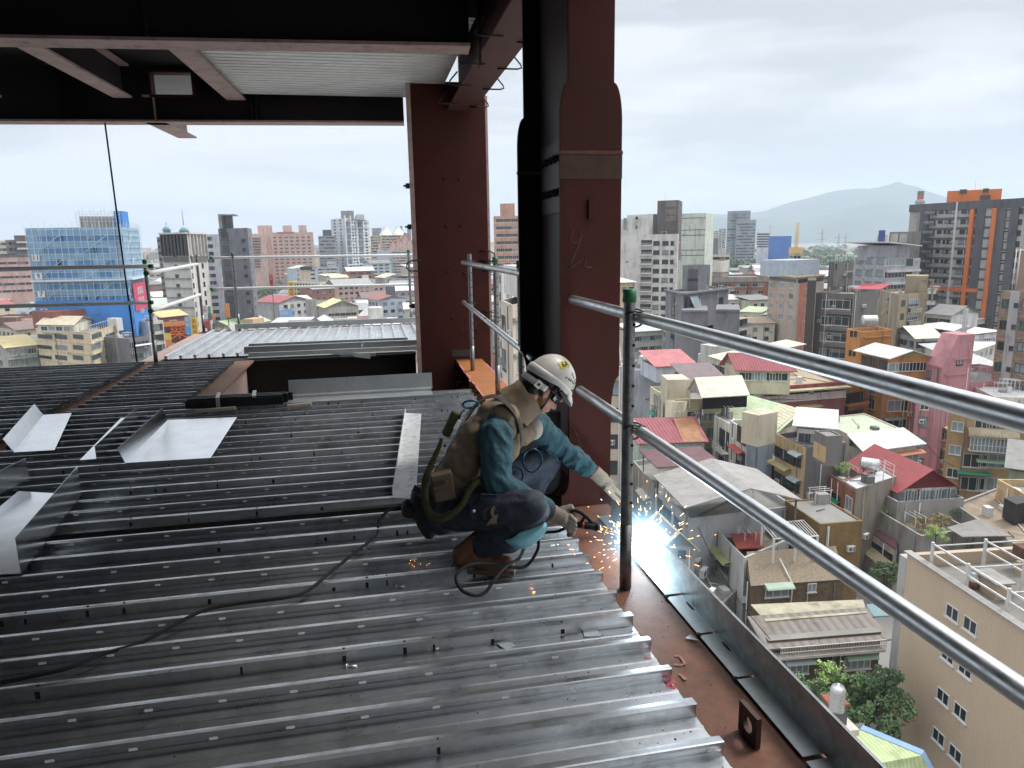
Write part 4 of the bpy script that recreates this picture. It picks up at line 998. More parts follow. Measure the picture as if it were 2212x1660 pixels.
mb = MB(); mb.tube(smooth(lv), .0085, 8); mb.tube([J(1150,1130,2.95), J(1128,1165,2.95)], .007, 8); mb.build('lever', M_BLACK, root)
AC = at_z(1386, 1172, .055); AC = V((1.215, AC.y, .06)); AC = at_y(1388, 1172, 2.90);
t_ = (AC-EYE); AC = EYE + t_*((1.205-EYE.x)/t_.x)
mb = MB(); mb.tube([J(1243,1205,2.935), AC+V((-.02,0,.012))], .0022, 6)
tag(mb.build('welding_rod', mat('flux_rod', (.45,.42,.38), rough=.8)), 'thin welding rod running from the electrode holder to the arc', 'welding rod')
root = empty('welding_arc', AC, 'blinding blue white welding arc at the foot of the edge trim behind the post', 'welding arc')
mb = MB(); mb.ell(AC, (.024,.024,.022), 16, 10)
M_ARC = mat('arc_core', (1,1,1), emit=((.82,.93,1.), 45.)); mb.build('core', M_ARC, root)
mb = MB(); mb.ell(AC, (.42,.42,.42), 24, 16)  # added glowing sphere imitating lens bloom and halo round the arc
gm = bpy.data.materials.new('arc_bloom_glow'); gm.use_nodes = True; n_ = gm.node_tree.nodes; l_ = gm.node_tree.links; n_.remove(n_['Principled BSDF'])
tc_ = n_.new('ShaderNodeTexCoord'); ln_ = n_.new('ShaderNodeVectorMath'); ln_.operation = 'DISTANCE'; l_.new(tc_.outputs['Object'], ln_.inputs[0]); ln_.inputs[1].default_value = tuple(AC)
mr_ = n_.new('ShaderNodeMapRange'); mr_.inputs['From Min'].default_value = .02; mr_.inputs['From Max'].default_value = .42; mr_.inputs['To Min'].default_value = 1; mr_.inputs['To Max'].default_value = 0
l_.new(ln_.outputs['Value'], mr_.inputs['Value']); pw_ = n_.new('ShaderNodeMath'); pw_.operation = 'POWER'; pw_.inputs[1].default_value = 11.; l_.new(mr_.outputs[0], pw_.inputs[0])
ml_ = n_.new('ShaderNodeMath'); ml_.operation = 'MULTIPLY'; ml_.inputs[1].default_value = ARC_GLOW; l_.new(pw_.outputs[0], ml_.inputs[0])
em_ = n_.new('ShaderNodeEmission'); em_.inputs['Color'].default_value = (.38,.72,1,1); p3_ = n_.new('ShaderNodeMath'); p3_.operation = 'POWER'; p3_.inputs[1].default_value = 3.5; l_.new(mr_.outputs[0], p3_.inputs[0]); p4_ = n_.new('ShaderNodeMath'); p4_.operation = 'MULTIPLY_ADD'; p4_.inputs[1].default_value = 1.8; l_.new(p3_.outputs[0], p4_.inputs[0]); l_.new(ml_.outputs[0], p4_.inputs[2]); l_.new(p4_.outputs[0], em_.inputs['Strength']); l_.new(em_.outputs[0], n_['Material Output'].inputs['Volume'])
mb.build('arc_bloom', gm, root)
pl = bpy.data.lights.new('arc_light', 'POINT'); pl.energy = ARC_W; pl.color = (.72,.90,1.); pl.shadow_soft_size = .02
po_ = bpy.data.objects.new('arc_light', pl); COL.objects.link(po_); po_.location = AC+V((-.015,-.01,.09))
rnd = random.Random(12); mb = MB()
for i in range(340):
 a = rnd.uniform(0, 2*math.pi); el = rnd.gauss(.25,.5); d = V((math.cos(a)*math.cos(el)-.35, math.sin(a)*math.cos(el)*.8+.1, math.sin(el))).normalized()
 r_ = abs(rnd.gauss(0,.19))+.02; p_ = AC+d*r_ - V((0,0,r_*r_*.5))
 if p_.z < .008 and p_.x < 1.22: p_.z = .008
 if p_.z < .012 and rnd.random() < .5: continue
 tl = rnd.choice((.003,.004,.006,.012)); w_ = rnd.uniform(.0006,.0014)
 mb.tube([p_-d*tl, p_+d*tl], [w_*.5, w_], 5, rnd.choice((0,0,1)))
for i in range(10):
 p_ = at_z(rnd.gauss(905,18), rnd.gauss(1213,6), .03); mb.ell(p_, (.0012,.0012,.0012), 6, 4, 0)
tag(mb.build('sparks', [mat('spark_orange', (1,.5,.1), emit=((1.,.36,.07), 6.)), mat('spark_white', (1,.9,.7), emit=((1.,.62,.28), 6.))]), 'shower of orange welding sparks flying round the guard post', 'sparks', kind='stuff')
CR = {'1':(1400,380,.22894), '2':(1864,380,.22894), '3':(1400,700,.22894), '4':(1864,700,.22894), '5':(1400,1040,.22894), '6':(1864,1040,.22894), '7':(1400,1394,.22894), '8':(1864,1394,.22894),
      'L':(0,400,.3012), 'M':(450,450,.27125), 'K':(1000,560,.2409)}
def c(k, x, y):
 o = CR[k]; return ((o[0]+x*o[2])/1.0687, (o[1]+y*o[2])/1.0687)
UPZ = V((0,0,1))
DARKS = (.05,.045,.04)
def W(name, r, g, b, k=1., **kw):
 a = dict(rough=.85, var=.14, scale=.4, streak=.28, dirt=tuple(.36*x for x in rgb(r,g,b)), dirt_amt=.8, dscale=1.6); a.update(kw)
 return mat('wall_'+name, rgb(r,g,b,k), **a)
def RF(name, r, g, b, k=1., **kw):
 q = (r+g+b)/3; r, g, b = [x+(q-x)*.22 for x in (r, g, b)]
 a = dict(rough=.6, var=.13, scale=.6, dirt=tuple(.5*x for x in rgb(r,g,b)), dirt_amt=.7, dscale=1.3); a.update(kw)
 return mat('roof_'+name, rgb(r,g,b,k), **a)
GLASS = mat('window_glass', (.03,.04,.045), rough=.12, var=.3, scale=.2, spec=.6)
GLASSG = mat('window_glass_green', (.05,.10,.10), rough=.12, var=.3, scale=.2, spec=.6)
GLASSL = mat('window_glass_light', (.22,.27,.29), rough=.15, var=.3, scale=.3, spec=.6)
FR = {'w': mat('frame_white', (.6,.6,.59), rough=.5, var=.05), 'g': mat('frame_grey', (.18,.18,.19), rough=.5, var=.1), 'd': mat('frame_dark', (.03,.03,.032), rough=.5, var=.1), 'n': mat('frame_brown', (.09,.06,.045), rough=.6, var=.1)}
GL = {'k': GLASS, 'g': GLASSG, 'l': GLASSL}
CONC = W('concrete', 150,147,142, .9); CONCD = W('concrete_dark', 105,103,100, .9)
ROOFC = mat('roof_concrete', (.23,.225,.21), rough=.9, var=.18, scale=.5, dirt=(.09,.09,.082), dirt_amt=.7, dscale=.5)
WHITEM = mat('white_metal', (.62,.63,.62), rough=.5, var=.06, scale=.6)
ACM = mat('air_conditioner_white', (.58,.58,.56), rough=.6, var=.05); GRILL = mat('ac_grille', (.12,.12,.12), rough=.7)
WCACHE = {}
def win_mesh(w, h, fr='w', gl='k', sill=True, bars=1):
 key = (round(w,1), round(h,1), fr, gl, sill, bars)
 if key in WCACHE: return WCACHE[key]
 mb = MB(); t = .07; d = .07
 mb.box(-w/2, -.02, -h/2, w/2, d, -h/2+t); mb.box(-w/2, -.02, h/2-t, w/2, d, h/2)
 mb.box(-w/2, -.02, -h/2+t, -w/2+t, d, h/2-t); mb.box(w/2-t, -.02, -h/2+t, w/2, d, h/2-t)
 for i in range(bars):
  x = -w/2+w*(i+1)/(bars+1); mb.box(x-t/2, -.02, -h/2+t, x+t/2, d-.01, h/2-t)
 mb.box(-w/2+t, .0, -h/2+t, w/2-t, .022, h/2-t, 1)
 if sill: mb.box(-w/2-.08, -.02, -h/2-.10, w/2+.08, .14, -h/2-.003)
 me = mb.mesh('window', [FR[fr], GL[gl]]); WCACHE[key] = me; return me
def unit_mesh(key, fn, mats):
 if key in WCACHE: return WCACHE[key]
 mb = MB(); fn(mb); WCACHE[key] = mb.mesh(key[0], mats); return WCACHE[key]
def ac_mesh():
 def f(mb):
  mb.box(-.42, .02, -.3, .42, .36, .3); mb.lathe((.12,.365,0), [(.0,.0),(.22,.0),(.24,-.02)], 14, 1, (0,1,0)); mb.box(-.38,.36,-.26,-.2,.368,.26,1)
 return unit_mesh(('air_conditioner',), f, [ACM, GRILL])
def awn_mesh(w, m):
 def f(mb):
  n = 6; vs = []
  for i in range(n+1):
   a = math.pi/2*.8*i/n; y, z = .95*math.sin(a), -.45*(1-math.cos(a))
   vs += [(-w/2, y, z), (w/2, y, z)]
  mb.add(vs, [(2*i, 2*i+1, 2*i+3, 2*i+2) for i in range(n)], 0); mb.add([(x,y,z-.04) for x,y,z in vs], [(2*i, 2*i+2, 2*i+3, 2*i+1) for i in range(n)], 0)
  mb.box(-w/2, 0, -.36, -w/2+.04, .8, -.32); mb.box(w/2-.04, 0, -.36, w/2, .8, -.32)
 return unit_mesh(('awning', round(w,1), m.name), f, [m])
def balc_mesh(w, m, rail='d'):
 def f(mb):
  mb.box(-w/2, 0, -1.1, w/2, 1.1, -.95); mb.box(-w/2, 1.02, -.95, w/2, 1.1, -.55)
  mb.box(-w/2, 1.03, -.02, w/2, 1.09, .05, 1)
  k = int(w/.16)
  for i in range(k+1): x = -w/2+.03+(w-.06)*i/k; mb.box(x-.015, 1.045, -.56, x+.015, 1.075, -.02, 1)
  mb.box(-w/2+.2, .01, -.9, w/2-.2, .03, 1.1, 2)
 return unit_mesh(('balcony', round(w,1), m.name, rail), f, [m, FR[rail], GLASS])
WR = random.Random(77)
class Bld:
 def __init__(s, name, label, cat, pts, wall, base=GZ, group=None, parapet=.7, roofm=None, ptop=None, open_top=False, inner=.22):
  s.P = [V((p.x, p.y, 0)) for p in pts]; s.z = pts[0].z; s.wall = wall; s.base = base
  cen = sum(s.P, V((0,0,0)))/len(s.P)
  ar = sum(a.cross(b).z for a, b in zip(s.P, s.P[1:]+s.P[:1]))
  s.ccw = ar > 0
  s.root = empty(name, (cen.x, cen.y, base), label, cat, group); s.cen = cen
  mb = MB(); n = len(s.P); zb, zt = base, s.z
  uv = []
  me_v = []; me_f = []
  for i in range(n):
   a, b = s.P[i], s.P[(i+1) % n]; k = len(me_v); L_ = (b-a).length
   me_v += [(a.x,a.y,zb), (b.x,b.y,zb), (b.x,b.y,zt), (a.x,a.y,zt)]
   q = [(0,zb), (L_,zb), (L_,zt), (0,zt)]; f = [k,k+1,k+2,k+3]
   if not s.ccw: f, q = f[::-1], q[::-1]
   me_f.append(f); uv += q
  if parapet and not open_top:
   P2 = [p+(cen-p).normalized()*inner*1.4 for p in s.P]; zr = zt-parapet
   for i in range(n):
    j = (i+1) % n; k = len(me_v)
    me_v += [(s.P[i].x,s.P[i].y,zt), (s.P[j].x,s.P[j].y,zt), (P2[j].x,P2[j].y,zt), (P2[i].x,P2[i].y,zt), (P2[j].x,P2[j].y,zr), (P2[i].x,P2[i].y,zr)]
    f1, f2 = [k,k+1,k+2,k+3], [k+3,k+2,k+4,k+5]
    if not s.ccw: f1, f2 = f1[::-1], f2[::-1]
    me_f += [f1, f2]; uv += [(0,0)]*8
   rp_ = P2
  else: rp_ = s.P; zr = zt
  me = bpy.data.meshes.new('wall'); me.from_pydata(me_v, [], me_f); me.materials.append(wall)
  ul = me.uv_layers.new();
  for i, q in enumerate(uv): ul.data[i].uv = q
  me.update(); s.w = link('wall', me, s.root)
  if not open_top:
   mb = MB(); fl = [(p.x,p.y,zr) for p in rp_]
   mb.add(fl, [tuple(range(n)) if s.ccw else tuple(range(n))[::-1]])
   s.r = link('roof', mb.mesh('roof', [roofm or ROOFC]), s.root)
  s.zr = zr
  if math.hypot(cen.x, cen.y) < 270 and abs(base-GZ) < .1 and n == 4 and name != 'beige_block': s.clutter(parapet)
 def clutter(s, parapet):
  R_ = random.Random(int(abs(s.cen.x*7+s.cen.y*13))); A, B, C, D = s.P
  if parapet:
   for i in range(R_.randint(3,6)):
    u, v = R_.uniform(.15,.85), R_.uniform(.15,.85); p = A.lerp(B,u).lerp(D.lerp(C,u),v); d = (B-A).normalized(); g = V((-d.y,d.x,0)); z = s.zr; mb = MB(); q = R_.random()
    if q < .4: w, h = R_.uniform(.5,1.3), R_.uniform(.4,1.2); mb.obox(V((p.x,p.y,z-.02)), d*w, g*w*.7, UPZ*h); s.part(mb, 'roof_vent', R_.choice((CONC, ACM, CONCD)))
    elif q < .75: e = A.lerp(B,R_.uniform(.1,.9)).lerp(D.lerp(C,R_.uniform(.1,.9)), R_.uniform(.1,.9)); mb.tube([V((p.x,p.y,z+.12)), V((e.x,e.y,z+.12)), V((e.x,e.y,z-.1))], .06, 5); s.part(mb, 'roof_pipe', R_.choice((WHITEM, CONCD)))
    else:
     for a in (0, 1.8):
      for b in (0, 1.2): mb.tube([V((p.x,p.y,z-.05))+d*a+g*b, V((p.x,p.y,z+1.7))+d*a+g*b], .035, 5)
     for b in (0, .6, 1.2): mb.tube([V((p.x,p.y,z+1.7))+g*b-d*.2, V((p.x,p.y,z+1.7))+g*b+d*2], .03, 5)
     s.part(mb, 'drying_frame', WHITEM)
  for f in (0, 1):
   a, d, nn, L_ = s.face(f)
   if nn.dot(a-EYE) > 0 or L_ < 3: continue
   for i in range(R_.randint(1,2)):
    u = R_.uniform(.04,.96)*L_; mb = MB(); p = a+d*u+nn*.09; mb.tube([V((p.x,p.y,s.z-.3)), V((p.x,p.y,s.base))], .06, 5); s.part(mb, 'drain_pipe', R_.choice((WHITEM, CONC, CONCD)))
   for i in range(R_.randint(1,4)): s.put(ac_mesh(), 'air_conditioner', f, R_.uniform(.08,.92)*L_, s.z-2.9-3.2*R_.randint(0,2))
 def face(s, i):
  a, b = s.P[i], s.P[(i+1) % len(s.P)]; d = (b-a); L_ = d.length; d = d/L_; nn = d.cross(UPZ)
  if nn.dot(s.cen-a) > 0: nn = -nn
  return a, d, nn, L_
 def hit(s, f, k, x, y):
  """(distance along face, height) where the sight line through a crop point meets the face"""
  a, d, nn, L_ = s.face(f); r = sight(*c(k, x, y)); t = (V((a.x,a.y,0))-EYE).dot(nn)/r.dot(nn); p = EYE+r*t
  return (p-a).dot(d), p.z
 def put(s, me, name, f, u, z, out=0., root=None, label=None):
  a, d, nn, L_ = s.face(f); x = nn.cross(UPZ); p = a+d*u+nn*out; p.z = z
  o = link(name, me, None, frame(x, nn, UPZ, p)); attach(o, root or s.root, o.matrix_basis.copy())
  if label: o['label'] = label
  return o
 def grid(s, f, k, y, cols, rows, fh=3.2, h=1.4, fr='w', gl='k', kind='win', m=None, sill=True, bars=1, skip=()):
  for i, cw in enumerate(cols):
   u, z = s.hit(f, k, cw[0], y)
   for r in range(rows):
    if (i, r) in skip: continue
    zz = z-r*fh
    if zz-h/2 < s.base+.2: continue
    if kind == 'win': s.put(win_mesh(cw[1], h, fr, WR.choice((gl, gl, 'k', 'l')), sill, bars), 'window', f, u, zz)
    elif kind == 'balc': s.put(balc_mesh(cw[1], m or s.wall, fr), 'balcony', f, u, zz)
    elif kind == 'awn': s.put(awn_mesh(cw[1], m), 'awning', f, u, zz)
    elif kind == 'ac': s.put(ac_mesh(), 'air_conditioner', f, u, zz)
 def even(s, f, rows, cols, w=1.5, h=1.4, top=1.9, fh=3.2, u0=None, u1=None, **kw):
  a, d, nn, L_ = s.face(f); u0 = L_*.08 if u0 is None else u0*L_; u1 = L_*.92 if u1 is None else u1*L_
  for j in range(cols):
   u = u0+(u1-u0)*(j+.5)/cols
   for r in range(rows):
    zz = s.z-top-r*fh
    if zz-h/2 < s.base+.2: continue
    s.put(win_mesh(w, h, kw.get('fr','w'), WR.choice((kw.get('gl','k'),)*2+('k','l')), kw.get('sill', True), kw.get('bars',1)), 'window', f, u, zz)
 def slab(s, f, z, h, out, m, name='band', u0=0., u1=1., inset=.0):
  a, d, nn, L_ = s.face(f); mb = MB(); p = a+d*(u0*L_)-nn*.03; p.z = z
  mb.obox(p, d*(u1-u0)*L_, nn*(out+.03), UPZ*h); return attach(mb.build(name, m), s.root)
 def vstrip(s, f, k, x, y0, z0, z1, w, out, m, name='fin'):
  u, _ = s.hit(f, k, x, y0); a, d, nn, L_ = s.face(f); mb = MB(); p = a+d*(u-w/2)-nn*.03; p.z = z0
  mb.obox(p, d*w, nn*(out+.03), UPZ*(z1-z0)); return attach(mb.build(name, m), s.root)
 def part(s, mb, name, m, **kw): return tag(attach(mb.build(name, m), s.root), **kw)
 def gable(s, m, rise, along=0, over=.5, th=.12, name='roof', wallm=None, z=None, asym=.5):
  """ridge parallel to face 'along' (0: A-B, 1: B-C)"""
  A, B, C, D = s.P[:4]; z = s.z if z is None else z
  if along == 1: A, B, C, D = B, C, D, A
  e = (B-A).normalized()*over; g = (C-B).normalized();
  a0, b0, c0, d0 = A-e-g*over, B+e-g*over, C+e+g*over, D-e+g*over
  r0, r1 = a0.lerp(d0, asym), b0.lerp(c0, asym); zz = UPZ*z; zr = UPZ*(z+rise); lo = UPZ*(z-rise*over/((C-B).length*.5))
  mb = MB()
  mb.prism([a0+lo, b0+lo, r1+zr, r0+zr], (0,0,th)); mb.prism([r0+zr, r1+zr, c0+lo, d0+lo], (0,0,th))
  o = s.part(mb, name, m)
  for (p, q) in ((A, D), (B, C)):
   if wallm is False: break
   mb = MB(); pk = p.lerp(q, asym); mb.add([p+zz, q+zz, pk+UPZ*(z+rise-.03)], [(0,1,2), (2,1,0)])
   s.part(mb, 'gable_wall', wallm or s.wall)
  return o
 def shed(s, m, r0, r1, along=0, over=.4, th=.12, z=None, name='roof'):
  """mono-pitch: height r0 over face 'along', r1 over the opposite side"""
  A, B, C, D = s.P[:4]; z = s.z if z is None else z
  if along == 1: A, B, C, D = B, C, D, A
  e = (B-A).normalized()*over; g = (C-B).normalized()*over
  mb = MB(); mb.prism([A-e-g+UPZ*(z+r0), B+e-g+UPZ*(z+r0), C+e+g+UPZ*(z+r1), D-e+g+UPZ*(z+r1)], (0,0,th)); return s.part(mb, name, m)
 def posts(s, h, m, r=.05, z=None, name='roof_post'):
  z = s.z if z is None else z
  for p in s.P[:4]:
   mb = MB(); q = p+(s.cen-p)*.04; mb.box(q.x-r, q.y-r, z-h, q.x+r, q.y+r, z); s.part(mb, name, m)
 def box(s, k, L, R, z0, z1, depth, m, name='stair_tower', label=None, f=None):
  """block on the roof seen between two crop points (both at height z1)"""
  a, b = at_z(*c(k, *L), z1), at_z(*c(k, *R), z1); d = (b-a); g = V((-d.y, d.x, 0)).normalized()
  if g.dot(a-EYE) < 0: g = -g
  mb = MB(); mb.prism([V((p.x,p.y,z0)) for p in (a, b, b+g*depth, a+g*depth)], (0,0,z1-z0)); return s.part(mb, name, m, label=label)
def pz(k, x, y, z): return at_z(*c(k, x, y), z)
def pd(k, x, y, d): return at_d(*c(k, x, y), d)
FOOT = []
def B3(name, label, cat, k, A, B, C_, z, wall, square=False, **kw):
 """building from three roof corners (left, near, right) in a crop; z = roof height, or a distance list for tall ones"""
 if isinstance(z, (list, tuple)):
  p = [pd(k, *q, d) for q, d in zip((A, B, C_), z)]
 else: p = [pz(k, *q, z) for q in (A, B, C_)]
 zz = p[1].z; p = [V((q.x, q.y, zz)) for q in p]
 b = Bld(name, label, cat, [p[0], p[1], p[2], p[0]+p[2]-p[1]], wall, **kw); FOOT.append((b.cen, max((q-b.cen).length for q in b.P))); return b
def BF(name, label, cat, k, L, R, depth, z, wall, **kw):
 """building from its visible front edge; face 0 is the front"""
 if isinstance(z, (list, tuple)): a, b = pd(k, *L, z[0]), pd(k, *R, z[1])
 else: a, b = pz(k, *L, z), pz(k, *R, z)
 b.z = a.z; d = b-a; g = V((-d.y, d.x, 0)).normalized()
 if g.dot(a-EYE) < 0: g = -g
 q = Bld(name, label, cat, [a, b, b+g*depth, a+g*depth], wall, **kw); FOOT.append((q.cen, max((w_-q.cen).length for w_ in q.P))); return q
def fl(n, h=3.2): return GZ+n*h
GR = mat('city_ground', (.25,.245,.235), rough=.95, var=.25, scale=.03, dirt=(.09,.09,.088), dirt_amt=.6, dscale=2)
mb = MB(); mb.box(-9400, -500, GZ-1, 9400, 10100, GZ); tag(mb.build('ground', GR), kind='structure')
av0, av1 = pz('M', 330, 1130, GZ), pz('M', 700, 735, GZ); avd = (av1-av0).normalized(); avs = V((-avd.y, avd.x, 0))
mb = MB(); p0 = av0-avd*120; mb.obox(p0-avs*11+UPZ*.0, avd*900, avs*22, UPZ*.05); tag(mb.build('road', mat('asphalt', (.075,.075,.078), rough=.9, var=.2, scale=.2)), kind='structure')
mb = MB()
for i in range(70):
 for o_ in (-3.6, 3.6): mb.obox(p0+avd*i*12+avs*(o_-.1)+UPZ*.052, avd*5, avs*.2, UPZ*.004)
mb.obox(p0-avs*.12+UPZ*.052, avd*850, avs*.24, UPZ*.004)
tag(mb.build('road_markings', mat('road_paint', (.6,.58,.5), rough=.8)), kind='structure')
for s_ in (-13.5, 11):
 mb = MB(); mb.obox(p0+avs*s_, avd*850, avs*2.5, UPZ*.15); tag(mb.build('pavement', CONC), kind='structure')
b = BF('apartment_block', 'white apartment tower with a column of black balconies, just right of the H column', 'apartment block', '1', (-60,716), (722,706), 17, (262,260), W('white_stucco', 232,228,222, .85))
w_ = b.wall
b.grid(0, '1', 795, [(505,2.2), (595,2.2), (664,1.2)], 12, fh=3.22, h=1.5, fr='d'); b.grid(0, '1', 795, [(405,4.2)], 12, fh=3.22, kind='balc', m=w_)
for r in range(12): b.slab(0, b.z-3.6-r*3.22-1.6, .12, .05, w_)
b.box('1', (208,512), (470,500), b.z-.7, b.z+7.6, 10, w_, 'penthouse'); b.box('1', (130,560), (205,548), b.z-.7, b.z+5.6, 8, w_, 'penthouse')
b.grid(0, '1', 540, [(305,.9)], 2, fh=3.2, h=.9, fr='d'); b.grid(0, '1', 600, [(187,1.1)], 1, h=4, fr='g', gl='l')
t = BF('stair_tower_block', 'brown roof tower rising behind the white apartment tower', 'tower', '1', (515,367), (728,352), 12, (275,274), W('brown_tile', 108,98,98, .8), base=-6)
for yy in (400, 480, 545): t.slab(0, t.hit(0,'1',600,yy)[1]-1, 1.9, .12, W('brown_panel', 128,118,116, .8), u0=.42, u1=.9)
mb = MB(); mb.tube([V((t.cen.x-2, t.cen.y, t.z)), V((t.cen.x-2, t.cen.y, t.z+4.6))], .06, 5); t.part(mb, 'antenna', WHITEM)
b = BF('tiled_block', 'pale green white tiled slab block with dark joint lines', 'building', '1', (724,498), (1005,484), 22, (310,308), W('pale_green_tile', 222,230,216, .85, brick=dict(w=2.4,h=1.2,m=.05,dark=.86,uv=True)))
for yy in (545, 665, 718, 868, 920): b.slab(0, b.hit(0,'1',860,yy)[1], .28, .06, CONCD)
GM = W('grey_modern', 128,127,132, .8); GMD = W('grey_modern_dark', 92,92,100, .8)
b = B3('grey_block', 'mid grey modern apartment block with glazed sloping top and stair tower', 'apartment block', '1', (598,1264), (768,1312), (1232,1284), (205,190,212), GM)
b.slab(1, b.z-.05, .5, .7, GM, 'eaves'); b.slab(0, b.z-.05, .5, .5, GM, 'eaves')
for L_, R_, yy in (((760,1482), (1022,1490), 0), ((1100,1480), (1345,1478), 0)):
 a_, b_ = pd('1', *L_, 186), pd('1', *R_, 186); a_.z = b_.z = min(a_.z, b_.z)
 mb = MB(); d_ = b_-a_; g_ = V((-d_.y, d_.x, 0)).normalized(); mb.prism([V((q.x,q.y,GZ)) for q in (a_, b_, b_+g_*14, a_+g_*14)], (0,0,a_.z-GZ));
 mb.prism([V((q.x,q.y,a_.z+.003)) for q in (a_-g_*.4, b_-g_*.4, b_+g_*14, a_+g_*14)], (0,0,.5)); b.part(mb, 'bay_block', GM)
b.grid(0, '1', 1420, [(675,3.2)], 5, fh=6.4, h=5.6, fr='d', gl='k', bars=0)
b.grid(1, '1', 1390, [(800,1.6), (1150,3)], 1, h=2.8, fr='d', gl='k'); b.grid(1, '1', 1450, [(890,2.6), (1130,3.2)], 1, h=2.2, fr='d')
mb = MB(); u0_, z0_ = b.hit(1,'1',830,1330); a_, d_, n_, L_ = b.face(1)
mb.prism([a_+d_*u0_+n_*.05+UPZ*(b.z-.6), a_+d_*(u0_+4)+n_*.05+UPZ*(b.z-.6), a_+d_*(u0_+4)+n_*2+UPZ*(b.z-4), a_+d_*u0_+n_*2+UPZ*(b.z-4)], n_*.15); b.part(mb, 'sloping_glazing', GLASSL)
for i in range(4):
 zz = b.z-9.3-i*3.3
 for xx, ww in ((880,3.4), (1230,4.2)):
  u_, _ = b.hit(1,'1',xx,1560); b.put(win_mesh(ww, 2., 'd', 'g' if i else 'l', False, 2), 'window', 1, u_, zz, 4.6)
  b.put(balc_mesh(ww+1, GM, 'g'), 'balcony', 1, u_, zz-.2, 4.6)
t = B3('stair_tower_block', 'grey roof tower with square recessed panels on the mid grey modern block', 'tower', '1', (770,1020), (935,1016), (1048,1012), (214,212,216), GM, base=b.z-.7)
for yy in (1120, 1215): t.slab(0, t.hit(0,'1',870,yy)[1]-1.6, 3.4, .1, GMD, 'panel', .32, .95)
BRK = W('brick_red', 176,108,84, .75, brick=dict(w=.5,h=.25,m=.03,dark=.8,uv=True,off=.5));
b = BF('brick_school', 'red brick building with grey eaves and slanting brick buttresses', 'building', '1', (1060,1140), (1640,1125), 24, (330,336), BRK)
b.slab(0, b.z-2.2, 2.0, .4, CONC, 'eaves')
b.even(0, 4, 8, w=2.4, h=1.5, top=3.6, fr='w');
for xx in (1275, 1440): b.vstrip(0, '1', xx, 1180, GZ, b.z-3, 1.2, 1.3, BRK, 'buttress')
t = B3('brick_tower', 'square brick tower with a white top on the red brick building', 'tower', '1', (1065,968), (1150,972), (1235,966), (345,338,345), BRK, base=b.z-.7)
for f in (0, 1): t.slab(f, t.z-5.2, 5.2, .15, W('white_top', 225,222,215, .8), 'white_top'); t.slab(f, t.z-8, 2.4, .2, CONC)
PKB = W('pink_beige', 190,170,155, .78)
b = B3('office_block', 'pinkish beige office block with long window bands and a light blue box on its roof', 'office block', '1', (1640,1105), (1928,1130), (2200,1114), (275,252,268), PKB)
b.slab(0, b.z-.4, .45, .6, W('cream_edge', 215,190,130,.8)); b.slab(1, b.z-.4, .45, .6, W('cream_edge', 0,0,0))
b.grid(0, '1', 1220, [(1668,4), (1775,4.4), (1868,3.6)], 4, fh=3.6, h=1.9, fr='w', gl='l', bars=3); b.grid(0, '1', 1390, [(1722,.9), (1780,.9), (1832,.9)], 1, kind='ac')
for f in (0, 1): b.slab(f, b.z-2.2, 1.2, .05, GLASS, 'window_band', .03, .97)
b.vstrip(1, '1', 1985, 1180, GZ, b.z-2.4, 4.2, .1, W('orange_red', 215,120,90,.75), 'orange_panel'); b.grid(1, '1', 1220, [(2010,2.6)], 4, fh=3.6, h=2, gl='l', bars=2)
BLUE = RF('light_blue_sheet', 175,195,215, .8, wave=('X', .9, .08))
o_ = b.box('1', (1843,968), (2155,955), b.z-.7, pd('1',1843,968,262).z, 12, BLUE, 'roof_shed', 'light blue corrugated metal box')
DG = W('dark_grey', 112,108,104, .78); DGB = W('dark_brown_grey', 84,76,76, .78)
b = BF('grey_house', 'dark grey apartment house with green glass bay windows and a blank brown side wall', 'apartment house', '2', (88,1292), (458,1342), 14, (168,165), DG)
b.grid(0, '2', 1412, [(205,2.4), (320,4.6)], 5, fh=3.5, h=1.9, fr='w', gl='g', bars=2); b.grid(0, '2', 1455, [(330,5.2)], 4, fh=3.5, kind='balc', fr='w'); b.grid(0, '2', 1410, [(415,1.6)], 4, fh=3.5, h=2.2, fr='d')
mb = MB(); a_, b_ = pd('2', 2, 1170, 165), pd('2', 90, 1176, 165); d_ = b_-a_; d_.z = 0; g_ = V((-d_.y,d_.x,0)).normalized(); mb.prism([V((q.x,q.y,GZ)) for q in (a_, a_+d_, a_+d_+g_*12, a_+g_*12)], (0,0,a_.z-GZ)); b.part(mb, 'side_wall', DGB)
t = B3('stair_tower_block', 'tall dark grey blank tower behind the house with green glass bays', 'tower', '2', (222,964), (268,988), (470,982), (184,178,186), DG, base=GZ)
t.slab(0, GZ, t.z-GZ-.01, .06, DGB, 'side_wall');
for yy, u0_ in ((1090,.55), (1130,.5), (1240,.5)): t.slab(1, t.hit(1,'2',400,yy)[1], .35, .25, CONC if yy == 1090 else DGB, 'ledge', u0_, .95)
t.grid(1, '2', 1030, [(290,.7)], 2, fh=5, h=1.2, fr='d')
GBL = W('grey_blue', 172,174,180, .78)
b = B3('office_block', 'grey blue office block with a slanting white roof canopy on tall windows', 'office block', '2', (470,918), (805,955), (1145,905), (252,236,246), GBL)
b.grid(0, '2', 970, [(525,3.4), (625,3.4), (733,3.6)], 8, fh=3.6, h=2., fr='g', gl='l', bars=2); b.grid(1, '2', 985, [(890,8)], 8, fh=3.6, h=2., fr='w', gl='l', bars=5); b.grid(1, '2', 985, [(1028,2.8)], 8, fh=3.6, h=2., fr='d'); b.grid(1, '2', 975, [(1105,1)], 8, fh=3.6, kind='ac')
for r in range(8): b.slab(1, b.z-3.9-r*3.6, .7, .5, W('grey_white_band', 200,200,202, .8))
